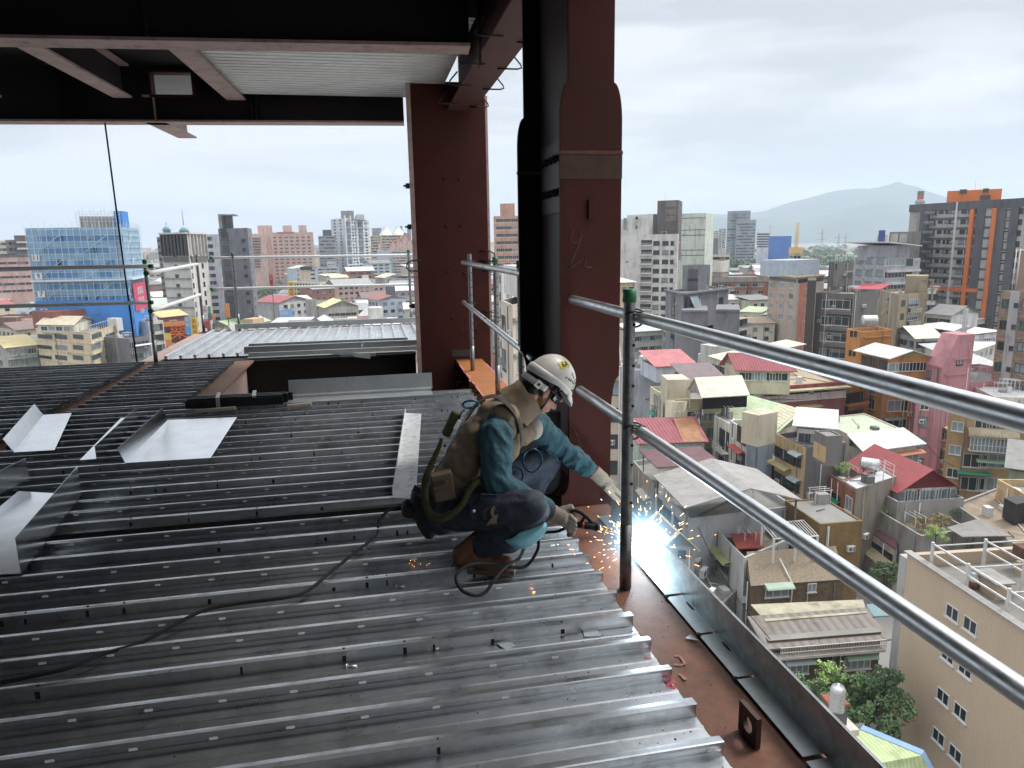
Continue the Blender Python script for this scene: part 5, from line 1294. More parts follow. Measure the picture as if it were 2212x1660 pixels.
for f, L_, R_, n_ in ((0, (505,852), (810,858), 3), (1, (815,855), (1030,848), 2)):
 a_, b_ = pd('2', *L_, 247 if f == 0 else 240), pd('2', *R_, 240 if f == 0 else 247)
a_, b_, c_ = pd('2', 512, 800, 248), pd('2', 815, 800, 240), pd('2', 1040, 797, 248); zt = a_.z
t = Bld('penthouse_storey', 'glazed top storey under the slanting canopy of the grey blue office block', 'penthouse', [V((a_.x,a_.y,zt-.6)), V((b_.x,b_.y,zt-.6)), V((c_.x,c_.y,zt-.6)), V((a_.x+c_.x-b_.x, a_.y+c_.y-b_.y, zt-.6))], GBL, base=b.z-.7, parapet=0)
t.even(0, 1, 3, w=4.4, h=4.2, top=3.8, fr='w', gl='l', bars=2, sill=False); t.even(1, 1, 2, w=4.4, h=4.2, top=3.8, fr='w', gl='l', bars=2, sill=False)
t.shed(RF('canopy_white', 215,217,216, .8), .9, -.4, over=2.4, th=.3, name='canopy')
DK = W('charcoal', 96,96,102, .75); PAN = W('light_panel', 172,167,162, .85); ORG = mat('orange_paint', rgb(240,120,50,.9), rough=.7, var=.08, scale=.4)
b = BF('apartment_slab', 'big charcoal apartment slab with orange vertical fins and an orange roof house', 'apartment block', '2', (1040,408), (2235,362), 26, (284,262), PAN)
fh = 3.17; ytop = 470
b.grid(0, '2', ytop, [(1352,1.5), (1408,.9), (1455,1.5), (1583,1.8), (1645,1.2), (1718,1.3), (1870,1.), (1935,1.2), (2122,1.3), (2162,1.)], 13, fh=fh, h=1.6, fr='d')
b.grid(0, '2', ytop+8, [(1258,3.6)], 13, fh=fh, kind='balc', m=DK); b.grid(0, '2', ytop+10, [(1482,1)], 13, fh=fh, kind='ac')
b.grid(0, '2', ytop-30, [(2040,3.2)], 13, fh=fh, h=1.1, fr='d')
for xx in (1085, 1140): b.vstrip(0, '2', xx, 560, b.z-13.5 if xx > 1100 else b.z-12.5, b.z-2.4, 2.6 if xx > 1100 else 3., .12, PAN, 'light_panel')
b.vstrip(0, '2', 1808, 500, GZ, b.z-2.4, 3.2, .1, PAN, 'light_panel')
for r in range(13):
 zz = b.z-2.6-r*fh; b.slab(0, zz-2.9, .75, .14, DK, 'dark_band', .12, .79); b.slab(0, zz-.3, .3, .35, PAN, 'light_band', .79, .875)
for xx, w_ in ((1190,3.2), (1757,2.6), (1965,2.6), (2095,2.4)): b.vstrip(0, '2', xx, 500, GZ, b.z-.05, w_, .5, DK, 'dark_fin')
for xx in (1678, 1906): b.vstrip(0, '2', xx, 440, b.z-46, b.z-2.5, 1.3, .8, ORG, 'orange_fin')
b.slab(0, b.hit(0,'2',1600,1285)[1], 1.2, .6, ORG, 'orange_band', .17, .69)
b.slab(0, b.z-2.4, 2.4, .55, DK, 'parapet_band'); b.vstrip(0, '2', 1521, 400, GZ, b.z, .5, .6, FR['w'], 'downpipe')
b.box('2', (1412,268), (1640,252), b.z-.7, pd('2',1412,268,285).z, 14, ORG, 'roof_house') if False else None
def block(b, k, L_, R_, d, depth, m, name, z0, label=None):
 a_, b_ = pd(k, *L_, d), pd(k, *R_, d); a_.z = b_.z = (a_.z+b_.z)/2; d_ = b_-a_; g_ = V((-d_.y,d_.x,0)).normalized()
 if g_.dot(a_-EYE) < 0: g_ = -g_
 mb = MB(); mb.prism([V((q.x,q.y,z0)) for q in (a_, b_, b_+g_*depth, a_+g_*depth)], (0,0,a_.z-z0)); return b.part(mb, name, m, label=label)
rh = block(b, '2', (1412,268), (1965,246), 276, 14, ORG, 'roof_house', b.z-.7)
a_, b_ = pd('2', 1412,268,276), pd('2',1965,246,276)
for xx, yy, w_ in ((1568,294,1.9), (1795,285,1.5), (1790,355,2.6)):
 p_ = pd('2', xx, yy, 275.4); mb = MB(); dd = (b_-a_); dd.z = 0; dd.normalize(); mb.obox(p_-dd*w_/2, dd*w_, (0,-.1,0), UPZ*1.3); attach(mb.build('window', GLASS), rh)
for xx in (1690, 1742):
 mb = MB(); p_ = pd('2', xx, 246, 280); mb.tube([p_-UPZ*1, p_+UPZ*(4 if xx < 1700 else 2)], .07, 5); b.part(mb, 'antenna', WHITEM)
block(b, '2', (830,682), (1148,676), 262, 16, W('taupe', 130,124,120,.75), 'side_wing', GZ)
for xx in (880, 970): b_w = block(b, '2', (xx-38,700), (xx+38,698), 261.6, .3, PAN, 'panel', pd('2',880,790,261.6).z)
ch = empty('chimney', pd('2', 1140, 400, 900), 'tall red and white striped incinerator chimney behind the charcoal slab', 'chimney'); ch.location.z = GZ
ax_ = pd('2', 1140, 330, 900); top_ = pd('2', 1140, 280, 900).z; k_ = .22894/1.0687*900/1533
mb = MB(); mb.lathe((ax_.x, ax_.y, 0), [(26*k_*1.25, GZ), (26*k_*1.1, pd('2',1140,400,900).z)], 20); mb.lathe((ax_.x, ax_.y, pd('2',1140,385,900).z), [(25*k_, -5), (38*k_, 0), (38*k_, 2), (25*k_, 2.5)], 20); attach(mb.build('shaft', CONC), ch)
for i, m_ in enumerate(('red_band', 'white_band', 'red_band', 'dark_top')):
 z0_, z1_ = top_-(4-i)*4.4+1, top_-(3-i)*4.4+1
 mb = MB(); mb.lathe((ax_.x, ax_.y, 0), [(25.4*k_, z0_), (25.2*k_, z1_)], 20); attach(mb.build(m_, {'r': mat('red_paint', rgb(205,70,70), var=.05), 'w': WHITEM, 'd': CONCD}[m_[0]]), ch)
TAN = W('tan_tile', 168,150,120, .76, brick=dict(w=.6,h=.3,m=.03,dark=.88,uv=True))
b = B3('tan_house', 'tan tiled apartment house with white barred bay windows and stair tower', 'apartment house', '2', (728,1282), (925,1312), (1185,1296), (222,206,216), TAN)
b.grid(1, '2', 1400, [(1075,4.6)], 4, fh=3.4, h=2., fr='w', gl='l', bars=4); b.grid(1, '2', 1400, [(965,1.6)], 4, fh=3.4, h=1.5, fr='n'); b.grid(1, '2', 1450, [(1060,5.2)], 3, fh=3.4, kind='balc', fr='w'); b.grid(1, '2', 1400, [(1152,1.6)], 4, fh=3.4, h=2.2, fr='d'); b.grid(0, '2', 1360, [(815,.5)], 4, fh=3.4, h=.7, fr='d')
block(b, '2', (992,1128), (1222,1122), 214, 8, TAN, 'stair_tower', GZ)
for y_ in (1170, 1270):
 p_ = pd('2', 1160, y_, 213.7); mb = MB(); mb.obox(p_, RGT*3, (0,-.3,0), UPZ*.25); mb.obox(p_+RGT*2.4, RGT*.3, (0,-.3,0), UPZ*-3); b.part(mb, 'relief', TAN)
b = BF('shop_house', 'narrow white sided house with bright red roof beside the tan apartment house', 'house', '2', (462,1284), (720,1262), 10, (226,224), W('white_sheet', 225,222,212, .82))
b.shed(RF('bright_red', 205,55,70,.85), .8, 1.8); b.slab(0, GZ, b.z-GZ-3, .3, CONCD, 'dark_floors', 0, .42); b.grid(0, '2', 1390, [(515,3)], 4, fh=3.6, h=1.6, fr='g'); b.grid(0, '2', 1310, [(650,4)], 1, h=1.4, fr='g', bars=4)
b = BF('small_house', 'small grey white house with open terraces between tan house and charcoal slab', 'house', '2', (1212,1270), (1300,1262), 12, (240,240), W('grey_white', 205,204,202, .8)); b.even(0, 4, 2, w=2.2, h=1.7, fr='d')
b = BF('old_house', 'low white house with grey tiled roof below the charcoal slab', 'house', '2', (1200,1500), (1460,1480), 12, (236,232), W('grey_white',0,0,0)); b.even(0, 4, 5, w=1.8, h=1.4, fr='g'); b.gable(RF('grey_tile', 128,128,124,.8), 2.2)
BBR = W('brown_brick', 165,140,122, .76, brick=dict(w=.9,h=.22,m=.02,dark=.9,uv=True,off=.5,vary=.45)); GCO = W('grey_core', 172,172,174,.75)
b = BF('brick_apartment', 'brown brick apartment tower with grey concrete strip at the right border', 'apartment block', '2', (1958,1275), (2420,1300), 14, (141,137), BBR)
b.vstrip(0, '2', 2105, 1300, GZ, b.z+.0, 1.5, .25, GCO, 'concrete_strip'); b.grid(0, '2', 1405, [(2018,1.75)], 7, fh=3.45, h=1.45, fr='d', gl='g', bars=1, sill=False); b.grid(0, '2', 1405, [(2225,1.8)], 7, fh=3.45, h=1.45, fr='d', gl='g', sill=False)
u_, z_ = b.hit(0,'2',2120,1405)
for r in range(7): b.put(win_mesh(.8,.9,'g','k',False,0), 'window', 0, u_, z_-r*3.45-.3, .26)
block(b, '2', (2130,872), (2420,862), 150, 12, BBR, 'upper_block', GZ);
for xx in (2112, 2150):
 mb = MB(); p_ = pd('2', xx, 850, 146); mb.tube([V((p_.x,p_.y,b.z)), p_], .09, 6); b.part(mb, 'pipe', FR['w'])
OCR = W('orange_ochre', 196,128,62, .78);
zO = fl(5.6)
b = B3('orange_house', 'orange apartment house with white sheet roof penthouse and stair tower', 'apartment house', '4', (438,516), (815,604), (1205,592), zO, OCR)
b.grid(0, '4', 880, [(655,1.8)], 1, h=1.5, fr='w', gl='l'); b.grid(0, '4', 1015, [(648,1.7)], 3, fh=3.3, h=2, fr='w')
b.grid(0, '4', 690, [(560,2.4), (660,2.)], 1, h=1.5, fr='n')
b.grid(1, '4', 1035, [(878,2.6), (975,1.4), (1090,1.6)], 3, fh=3.4, h=2., fr='w', gl='k'); b.grid(1, '4', 705, [(1015,1.6), (1140,2.)], 1, h=1.4, fr='w', gl='l')
MG = mat('awning_grey_green', (.16,.22,.19), rough=.6); b.grid(1, '4', 1155, [(850,3.2), (1105,2.4)], 2, fh=3.4, kind='awn', m=MG); b.grid(1, '4', 690, [(1015,1.8)], 1, kind='awn', m=MG)
b.slab(1, b.hit(1,'4',820,700)[1], .2, .12, W('pinkish',200,150,130,.7), 'ledge', 0, 1)
b.vstrip(0, '4', 800, 640, GZ, b.z-1, .3, .25, W('pinkish',0,0,0), 'downpipe')
wing = B3('orange_wing', 'lower balcony wing of orange house with planted roof terrace', 'apartment house', '4', (195,745), (330,830), (640,790), fl(4.4), OCR)
wing.grid(1, '4', 960, [(480,5)], 3, fh=3.3, kind='balc', m=OCR, fr='d'); wing.grid(1, '4', 880, [(395,1.2)], 3, fh=3.3, h=1.4, fr='d'); wing.grid(0, '4', 880, [(280,3)], 4, fh=3.3, kind='balc', m=OCR)
ph = B3('roof_penthouse', 'penthouse with white gabled sheet roof on the orange house', 'penthouse', '4', (525,475), (845,548), (1225,535), zO+2.9, OCR, base=zO-.7, parapet=0, roofm=WHITEM)
ph.gable(RF('white_sheet', 232,232,228, .85, wave=('X',.8,.05)), 1.0, along=0, over=.7, wallm=W('yellow_gable', 218,212,150, .8)); ph.even(0, 1, 3, w=2., h=1.5, top=1.4, fr='n'); ph.even(1, 1, 3, w=3.6, h=1.4, top=1.6, fr='w', gl='l', bars=2)
st = B3('stair_tower_block', 'orange stair tower with a steel water tank on top', 'tower', '4', (398,258), (540,292), (860,268), zO+5.6, OCR, base=zO-.7)
st.grid(0, '4', 312, [(447,.9), (487,.9)], 2, fh=3.4, h=1.1, fr='d', sill=False); st.slab(1, zO+2, .3, .2, OCR, 'relief', .1, .9); st.slab(1, st.z-1.2, .25, .2, OCR, 'relief', .1, .95)
def tank(k, x, y, z, r, L_, lab, horiz=True, ang=0., legs=True, m=None, group=None):
 p_ = at_z(*c(k, x, y), z); root = empty('water_tank', (p_.x, p_.y, z), lab, 'water tank', group); mm = m or mat('steel_tank', (.62,.63,.63), rough=.3, metal=.7, var=.1, scale=2, dirt=(.35,.3,.25), dirt_amt=.4)
 mb = MB(); h0 = z+.35 if legs else z
 if horiz:
  ax = V((math.cos(ang), math.sin(ang), 0)); o = V((p_.x,p_.y,h0+r))-ax*L_/2
  pr = [(0,-.18), (r*.6,-.12), (r,.06)]
  for i in range(7): t = .1+(L_-.2)*i/6; pr += [(r,t-.03), (r*1.03,t), (r,t+.03)]
  pr += [(r,L_-.06), (r*.6,L_+.12), (0,L_+.18)]
  mb.lathe(o, pr, 20, 0, ax)
 else:
  pr = [(0,0), (r,0)]
  for i in range(6): t = .1+(L_-.3)*i/5; pr += [(r,t-.03), (r*1.03,t), (r,t+.03)]
  pr += [(r,L_-.1), (r*.75,L_+.12), (r*.2,L_+.2), (r*.18,L_+.3), (0,L_+.3)]
  mb.lathe((p_.x,p_.y,h0), pr, 20)
 attach(mb.build('tank_body', mm), root)
 if legs:
  for sx in (-1, 1):
   for sy in (-1, 1):
    ax = V((math.cos(ang), math.sin(ang), 0)) if horiz else V((1,0,0)); bx = V((-ax.y, ax.x, 0)); q = V((p_.x,p_.y,z))+ax*sx*(L_*.32 if horiz else r*.6)+bx*sy*r*.6
    mb = MB(); mb.box(q.x-.05,q.y-.05,z,q.x+.05,q.y+.05,h0+(r*.5 if horiz else .02)); attach(mb.build('leg', CONCD), root)
 return root
tank('4', 620, 250, st.z-.6, 1.0, 2.5, 'big horizontal steel water tank on the orange stair tower', ang=-.3)
CRM = W('cream', 226,222,200, .82)
b = B3('workshop', 'long old grey workshop with pale yellow gable roof behind the orange house', 'workshop', '4', (868,300), (1095,345), (1330,335), fl(4.6), W('old_grey', 176,174,165, .75)); b.gable(RF('pale_yellow', 232,230,185,.85), 2.2, along=1, over=.8); b.even(0, 3, 6, w=1.5, h=1.6, fr='g'); b.even(1, 2, 3, w=2.4, h=1.4, fr='d', gl='k')
b = B3('slant_house', 'grey white house with a big slanting sheet metal roof wall', 'house', '4', (1330,360), (1470,340), (1690,318), fl(5.4), W('grey_white',0,0,0), parapet=0); b.shed(RF('zinc_grey', 190,192,198,.8), 0, 2, over=.3); b.vstrip(1, '4', 1600, 200, b.z-6, b.z+6, .9, .6, W('grey_white',0,0,0), 'chimney_stack'); b.slab(1, b.z-.8, .5, .3, RF('rusty_ridge', 150,120,90,.7))
b = BF('white_house', 'white house with pale roof and glazed balconies between pink tower and brown brick tower', 'house', '4', (1660,330), (1915,300), 14, fl(4.8), W('white_stucco',0,0,0)); b.even(0, 4, 5, w=1.9, h=1.6, fr='w', gl='l'); b.shed(RF('white_sheet',0,0,0), .4, 1.2, over=.8)
b = BF('white_house', 'long pale roofed hall with a parapet railing behind the white house at right', 'hall', '4', (1600,190), (1930,150), 24, fl(4.2), CRM); b.even(0, 2, 8, w=2.4, h=1.3, fr='g'); b.shed(RF('white_sheet',0,0,0), .2, .9)
b = BF('white_house', 'small white house with barred balcony next to pink stair tower', 'house', '4', (1665,480), (1900,400), 10, fl(4.1), CRM); b.even(0, 3, 4, w=2.2, h=1.8, fr='w', gl='l', bars=3); b.gable(RF('pale_grey', 205,205,205,.82), 1.6)
b = BF('grey_roof_house', 'low house with plain grey pitched roof beside the pink tower', 'house', '4', (1650,655), (1915,640), 14, fl(3.9), CRM, parapet=0); b.shed(RF('grey_pitched', 178,178,180,.8), .2, 3, over=.6)
PNK = W('pink', 196,128,136, .78)
zP = fl(5.)
b = BF('pink_house', 'pink apartment house with parapet roof terrace and lower balcony bays', 'apartment house', '4', (1555,805), (2420,735), 13, zP, PNK, parapet=1.3)
b.grid(0, '4', 905, [(1800,3.6), (1940,1.4), (2060,2.6), (2150,2)], 1, h=1.5, fr='g', gl='k');
pt = B3('pink_tower', 'pink stair tower with slanted top at the front of the pink house', 'tower', '4', (1195,615), (1360,655), (1655,628), zP+3.6, PNK, parapet=0)
A_, B_, C_, D_ = pt.P[:4]; mb = MB(); zt = pt.z
tp = [A_.lerp(D_, .0), B_, B_.lerp(C_, .55), C_]; hh = 4.9
mb.add([B_+UPZ*zt, C_+UPZ*zt, C_+UPZ*(zt+hh), B_.lerp(C_,.45)+UPZ*(zt+hh), A_+UPZ*zt, D_+UPZ*zt, D_+UPZ*(zt+hh), A_.lerp(D_,.45)+UPZ*(zt+hh)], [(0,1,2,3), (5,4,7,6), (4,0,3,7), (3,2,6,7), (1,5,6,2)]); pt.part(mb, 'slanted_top', PNK)
for f, yy, x0_, x1_ in ((0, 640, .05, .95), (1, 725, .1, .85)): pt.slab(f, pt.hit(f,'4',1280 if f == 0 else 1500,yy)[1], .3, .2, PNK, 'relief', x0_, x1_)
pt.grid(0, '4', 720, [(1225,1.)], 1, h=1.3, fr='d'); pt.grid(1, '4', 590, [(1532,1.2)], 1, h=1.1, fr='d'); pt.slab(1, pt.hit(1,'4',1540,572)[1], .3, .2, PNK, 'relief', .35, .9)
lw = B3('pink_wing', 'tall pink wing with small barred windows on its side below the guard rail', 'apartment house', '4', (1095,1000), (1348,1010), (1475,985), fl(4.6), PNK)
lw.grid(0, '4', 1195, [(1165,1.3)], 4, fh=3.3, h=1.7, fr='g'); YLA = mat('awning_yellow', (.40,.34,.17), rough=.6, var=.15, dirt=(.16,.13,.07)); lw.grid(1, '4', 1240, [(1412,2.6)], 4, fh=3.3, kind='awn', m=YLA); lw.grid(1, '4', 1310, [(1405,2.6)], 3, fh=3.3, kind='balc', m=PNK); lw.grid(0, '4', 1030, [(1180,1.2)], 1, h=1.4)
OC2 = W('ochre_tile', 178,142,92, .76, brick=dict(w=.6,h=.3,m=.03,dark=.9,uv=True))
b = B3('ochre_house', 'ochre tiled house with arched glass balcony cover and wall air conditioners at the right border', 'apartment house', '4', (1432,1075), (1550,1090), (2230,1130), fl(4.6), OC2)
b.grid(0, '4', 1245, [(1515,1.5)], 3, fh=3.5, h=1.4, fr='w', gl='l'); b.grid(1, '4', 1230, [(1835,3.6), (2030,4.)], 1, h=1.9, fr='w', gl='k', bars=3); b.grid(1, '4', 1310, [(1850,.1), (1935,.1)], 1, kind='ac'); b.grid(1, '4', 1590, [(1690,3.), (1870,3.)], 2, fh=3.5, h=2, fr='w', gl='l', bars=2)
u0_, z0_ = b.hit(1,'4',1620,1390); u1_, z1_ = b.hit(1,'4',2060,1560); a_, d_, n_, L_ = b.face(1)
zg_ = z0_-1.2
mb = MB(); mb.obox(a_+d_*u0_+UPZ*zg_, d_*(u1_-u0_), n_*1.2, UPZ*.15); mb.obox(a_+d_*u0_+UPZ*(zg_+2), d_*(u1_-u0_), n_*1.2, UPZ*.12)
k_ = 12
for i in range(k_+1): mb.obox(a_+d_*(u0_+(u1_-u0_-.1)*i/k_)+n_*1.12+UPZ*(zg_+.15), d_*.1, n_*.08, UPZ*1.85)
mb.obox(a_+d_*u0_+n_*1.08+UPZ*(zg_+.9), d_*(u1_-u0_), n_*.06, UPZ*.08); mb.obox(a_+d_*u0_+n_*1.05+UPZ*(zg_+.15), d_*(u1_-u0_), n_*.03, UPZ*1.85, 1)
bal_ = b.part(mb, 'glazed_balcony', [FR['w'], GLASSL])
mb = MB(); vs = []
for i in range(9):
 t_ = math.pi/2*i/8; vs += [a_+d_*(u0_-.3)+n_*(1.5*math.sin(t_))+UPZ*(zg_+2.2+1.1*math.cos(t_)), a_+d_*(u1_+.3)+n_*(1.5*math.sin(t_))+UPZ*(zg_+2.2+1.1*math.cos(t_))]
mb.add(vs, [(2*i,2*i+2,2*i+3,2*i+1) for i in range(8)], 0, True); o_ = mb.build('arched_cover', RF('translucent_tan', 178,160,118,.8, wave=('X',.35,.03))); attach(o_, bal_); sd = o_.modifiers.new('t','SOLIDIFY'); sd.thickness = .04
AWG = mat('awning_green', (.02,.20,.12), rough=.5, var=.12, scale=1); b.grid(1, '6', 210, [(1670,4.2)], 1, kind='awn', m=AWG); b.grid(1, '4', 1580, [(1880,4.5)], 1, kind='awn', m=mat('awning_pale_green', (.30,.38,.30), rough=.6))
b = BF('lean_to_house', 'white flat roofed extension under the pink house at the right border', 'house', '4', (1880,945), (2400,960), 8, fl(4.7), CRM, parapet=.2, roofm=RF('pale_grey',0,0,0))
b = BF('low_house', 'low greenish house with grey roof at the right border beside the ochre house', 'house', '6', (2040,200), (2400,250), 8, fl(3), W('pale_green_wall', 150,160,128,.75)); b.shed(RF('grey_tile',0,0,0), .3, 2, over=.6); b.even(0,2,3,w=2,h=1.4)
b = B3('green_flat_house', 'broad beige house with pale green flat roof and white sloping front roof', 'house', '4', (95,1165), (425,1330), (940,1265), fl(3.9), W('beige_grey', 196,186,168,.76), parapet=.15, roofm=RF('pale_green', 180,196,158,.82))
a_, d_, n_, L_ = b.face(1)
mb = MB(); mb.prism([a_-d_*.5+UPZ*b.z, a_+d_*(L_+.5)+UPZ*b.z, a_+d_*(L_+1)+n_*3.6+UPZ*(b.z-1.5), a_-d_*1+n_*3.6+UPZ*(b.z-1.5)], (0,0,.12)); b.part(mb, 'front_roof', RF('white_corrugated', 205,204,200,.82, wave=('X',.5,.05)))
mb = MB(); mb.prism([a_+UPZ*GZ, a_+d_*L_+UPZ*GZ, a_+d_*L_+n_*3+UPZ*GZ, a_+n_*3+UPZ*GZ], (0,0,b.z-1.6-GZ)); b.part(mb, 'front_bay', b.wall)
for u_, w_ in ((L_*.28, 4.2), (L_*.72, 6.)): b.put(win_mesh(w_, 1.6, 'w', 'l', True, 4), 'window', 1, u_, b.z-3.4, 3.0); b.put(awn_mesh(w_+.6, MG if u_ < L_/2 else mat('orange_fascia', rgb(200,120,80,.8))), 'awning', 1, u_, b.z-2.3, 3.0)
b.box('4', (240,1140), (315,1135), b.z-.1, b.z+1.1, 1.2, RF('brick_vent', 170,90,70,.8), 'vent')
b = B3('concrete_house', 'ochre fronted house with big stained grey concrete side wall', 'house', '3', (1715,1318), (2012,1462), (2420,1405), fl(4.5), W('stained_concrete', 122,118,115,.78, dirt=(.06,.058,.055), dirt_amt=.8, streak=.2))
b.slab(0, GZ, b.z-GZ-.002, .06, W('ochre_front', 200,168,118,.76), 'ochre_front')
u_, z_ = b.hit(0,'3',1800,1530); b.put(win_mesh(4.6,1.3,'d','k',True,6), 'window', 0, u_, z_, .07); b.put(win_mesh(4.6,1.3,'d','k',True,6), 'window', 0, u_, z_-3.4, .07); u_, z_ = b.hit(0,'3',1935,1590);
for r in range(3): b.put(win_mesh(1.4,1.3,'d','k',True,1), 'window', 0, u_, z_-r*3.3, .07); b.put(awn_mesh(2.2, mat('awning_grey_blue', (.32,.38,.37), rough=.6)), 'awning', 0, u_, z_+1.1-r*3.3, .07)
u_, z_ = b.hit(0,'5',1770,180); b.put(awn_mesh(4.4, YLA), 'awning', 0, u_, z_+.6, .07)
t = B3('concrete_tower', 'small bare concrete stair tower on the stained concrete house', 'tower', '4', (75,1285), (195,1345), (352,1335), fl(5.4), b.wall, base=b.z-.7, parapet=.15)
t.slab(0, b.z-.3, 1.9, .04, W('ochre_front',0,0,0), 'ochre_side')
b = BF('metal_shed', 'white corrugated roof shed beside the concrete stair tower', 'shed', '3', (1925,1260), (2280,1290), 7, fl(5.1), W('white_sheet',0,0,0), base=fl(4.4), parapet=0); b.shed(RF('white_corrugated',0,0,0), .3, .9, over=.6); b.even(0,1,3,w=1.4,h=1.2,top=1.2,fr='g',gl='l')
zG = fl(4.1)
b = B3('green_gable_house', 'large house with light green sheet gable roof', 'house', '3', (1095,1100), (1705,1300), (2135,1150), zG, W('beige_grey',0,0,0), parapet=0)
GRN = RF('light_green', 180,204,148,.84, wave=('X',.45,.03)); b.gable(GRN, 2.0, along=0, over=.5, asym=.55)
mb = MB(); A_, B_, C_, D_ = b.P[:4]; p0_ = A_.lerp(B_, .72)-(C_-B_).normalized()*.4; q0_ = B_-(C_-B_).normalized()*.4; r0_ = (A_.lerp(D_,.55)).lerp(B_.lerp(C_,.55), .72); r1_ = B_.lerp(C_,.55)
mb.prism([p0_+UPZ*(zG+.02), q0_+UPZ*(zG+.02), r1_+UPZ*(zG+2.06), r0_+UPZ*(zG+2.06)], (0,0,.12)); b.part(mb, 'translucent_sheets', RF('cream_corrugated', 205,195,150,.8, wave=('X',.6,.06)))
f_ = B3('white_front_house', 'narrow four storey house with white front, red awning and light blue side wall', 'house', '3', (1245,1180), (1420,1300), (1688,1282), fl(4.5), W('white_front', 200,196,188,.8))
f_.slab(1, GZ, f_.z-GZ-.002, .06, W('light_blue_wall', 190,206,226,.8), 'blue_side')
f_.grid(0, '3', 1330, [(1365,3.2)], 4, fh=3.3, h=2.2, fr='n', bars=3); f_.grid(0, '3', 1290, [(1280,1.)], 4, fh=3.3, h=2.2, fr='w', gl='g'); f_.grid(0, '3', 1460, [(1340,4.2)], 1, kind='awn', m=mat('awning_red', (.33,.05,.05), rough=.6)); f_.grid(0, '3', 1560, [(1355,.1)], 1, kind='ac')
u_, z_ = f_.hit(1,'3',1660,1330); f_.put(win_mesh(1.1,.7,'w','k'), 'window', 1, u_, z_, .07)
f_.box('3', (1370,1095), (1535,1135), f_.z-.7, f_.z+3.4, 3.6, W('cream_stained', 205,195,168,.76), 'stair_tower')
tank('3', 1578, 1250, f_.z-.5, .75, 2.1, 'upright steel water tank on the roof of the white front house', horiz=False)
g_ = B3('beige_front_house', 'beige open fronted house left of the white front house, under the green roof', 'house', '3', (1085,1130), (1230,1215), (1300,1170), fl(4.3), W('beige_front', 205,198,185,.8), parapet=.2); g_.grid(0, '3', 1350, [(1190,3.4)], 4, fh=3.3, h=2., fr='d', bars=2); g_.grid(0, '3', 1420, [(1185,3.6)], 3, fh=3.3, kind='balc', fr='w')
b = BF('low_sheds', 'low grey roofed workshop in the gap beside the light blue wall', 'workshop', '3', (1450,1500), (1640,1640), 9, fl(2.9), CONCD, parapet=0); b.shed(RF('grey_tile',0,0,0), .2, 1.8, over=.8); b.even(0,1,5,w=1.6,h=1.2,top=1.4,fr='d')
MRN = W('maroon_tile', 158,88,86,.76)
b = B3('maroon_house', 'maroon tiled house with flat roof terrace and white side wall with green awnings', 'house', '3', (1190,650), (1598,850), (2420,790), fl(4.7), MRN, roofm=RF('ochre_deck', 190,160,120,.75))
b.slab(0, GZ, b.z-GZ-.002, .06, W('pale_pink_wall', 218,206,204,.82), 'white_side'); b.slab(1, b.z-1.0, .95, .08, W('maroon_band', 150,72,72,.78)); b.slab(1, b.z-2.6, 1.0, .1, W('pale_pink_wall',0,0,0))
b.grid(1, '3', 925, [(1710,3), (1845,1.6), (1970,3.2), (2160,3)], 1, h=1.5, fr='d'); b.grid(1, '3', 1075, [(2050,3.4)], 2, fh=3.3, h=1.4, fr='w', gl='l'); b.grid(1, '3', 1025, [(2045,4.2)], 2, fh=3.3, kind='awn', m=YLA); b.grid(1, '3', 905, [(2060,.1)], 1, kind='ac'); b.slab(1, b.hit(1,'3',1900,880)[1], .25, 1.4, RF('yellow_eaves', 200,195,140,.75, wave=('X',.4,.04)), 'eaves'); b.slab(1, b.hit(1,'3',1900,990)[1], .25, .3, W('pale_pink_wall',0,0,0))
for xx, yy in ((1285,765), (1430,830)): u_, z_ = b.hit(0,'3',xx,yy); b.put(awn_mesh(5.0, AWG), 'awning', 0, u_, z_, .07); b.put(win_mesh(4., 1.6,'d','k',True,3), 'window', 0, u_, z_-1.3, .07)
r_ = B3('roof_shelter', 'roof shelter with two toned red sheet roof on the maroon house', 'roof shelter', '3', (1195,600), (1320,640), (1860,650), fl(5.9), W('cream_stained',0,0,0), base=b.z-.7, parapet=0); r_.gable(RF('red_sheet', 190,72,82,.82, wave=('X',.4,.03)), 1.9, along=1, over=.7); r_.even(1,1,5,w=2.,h=1.3,top=1.6,fr='w',gl='k')
b = BF('cream_roof_house', 'house with cream pitched roof behind the red shelter', 'house', '3', (1060,545), (1200,590), 16, fl(5.2), CRM, parapet=0); b.shed(RF('cream_sheet', 226,220,184,.84), .1, 2.6, over=.6); b.even(0,3,4,w=1.8,h=1.4,fr='g')
b = B3('white_old_house', 'white old house with rooftop clutter left of the cream pitched roof', 'house', '3', (925,510), (1075,570), (1240,515), fl(4.6), W('white_front',0,0,0)); b.even(0,4,3,w=1.6,h=1.5,fr='g'); b.box('3', (950,415), (1090,440), b.z-.7, b.z+3.2, 6, W('white_front',0,0,0)); b.grid(0,'3',640,[(1080,2.6)],1,kind='awn',m=mat('awning_pale_green',(0,0,0)))
b = BF('blue_white_house', 'light blue rendered house with pinkish red sheet roof and water tanks', 'house', '3', (258,680), (912,655), 14, fl(4.2), W('light_blue_render', 206,214,228,.82))
b.grid(0, '3', 690, [(600,2.), (815,1.4), (870,1.4)], 1, h=1.4, fr='g'); b.grid(0, '3', 690, [(708,.1)], 1, kind='ac')
r_ = BF('roof_shelter', 'long pinkish red sheet roof over the light blue rendered house', 'roof shelter', '3', (500,650), (905,632), 9, fl(4.9), W('light_blue_render',0,0,0), base=b.z-.7, parapet=0); r_.shed(RF('pink_red_sheet', 212,100,104,.84, wave=('X',.4,.03)), .1, 1.8, over=.4)
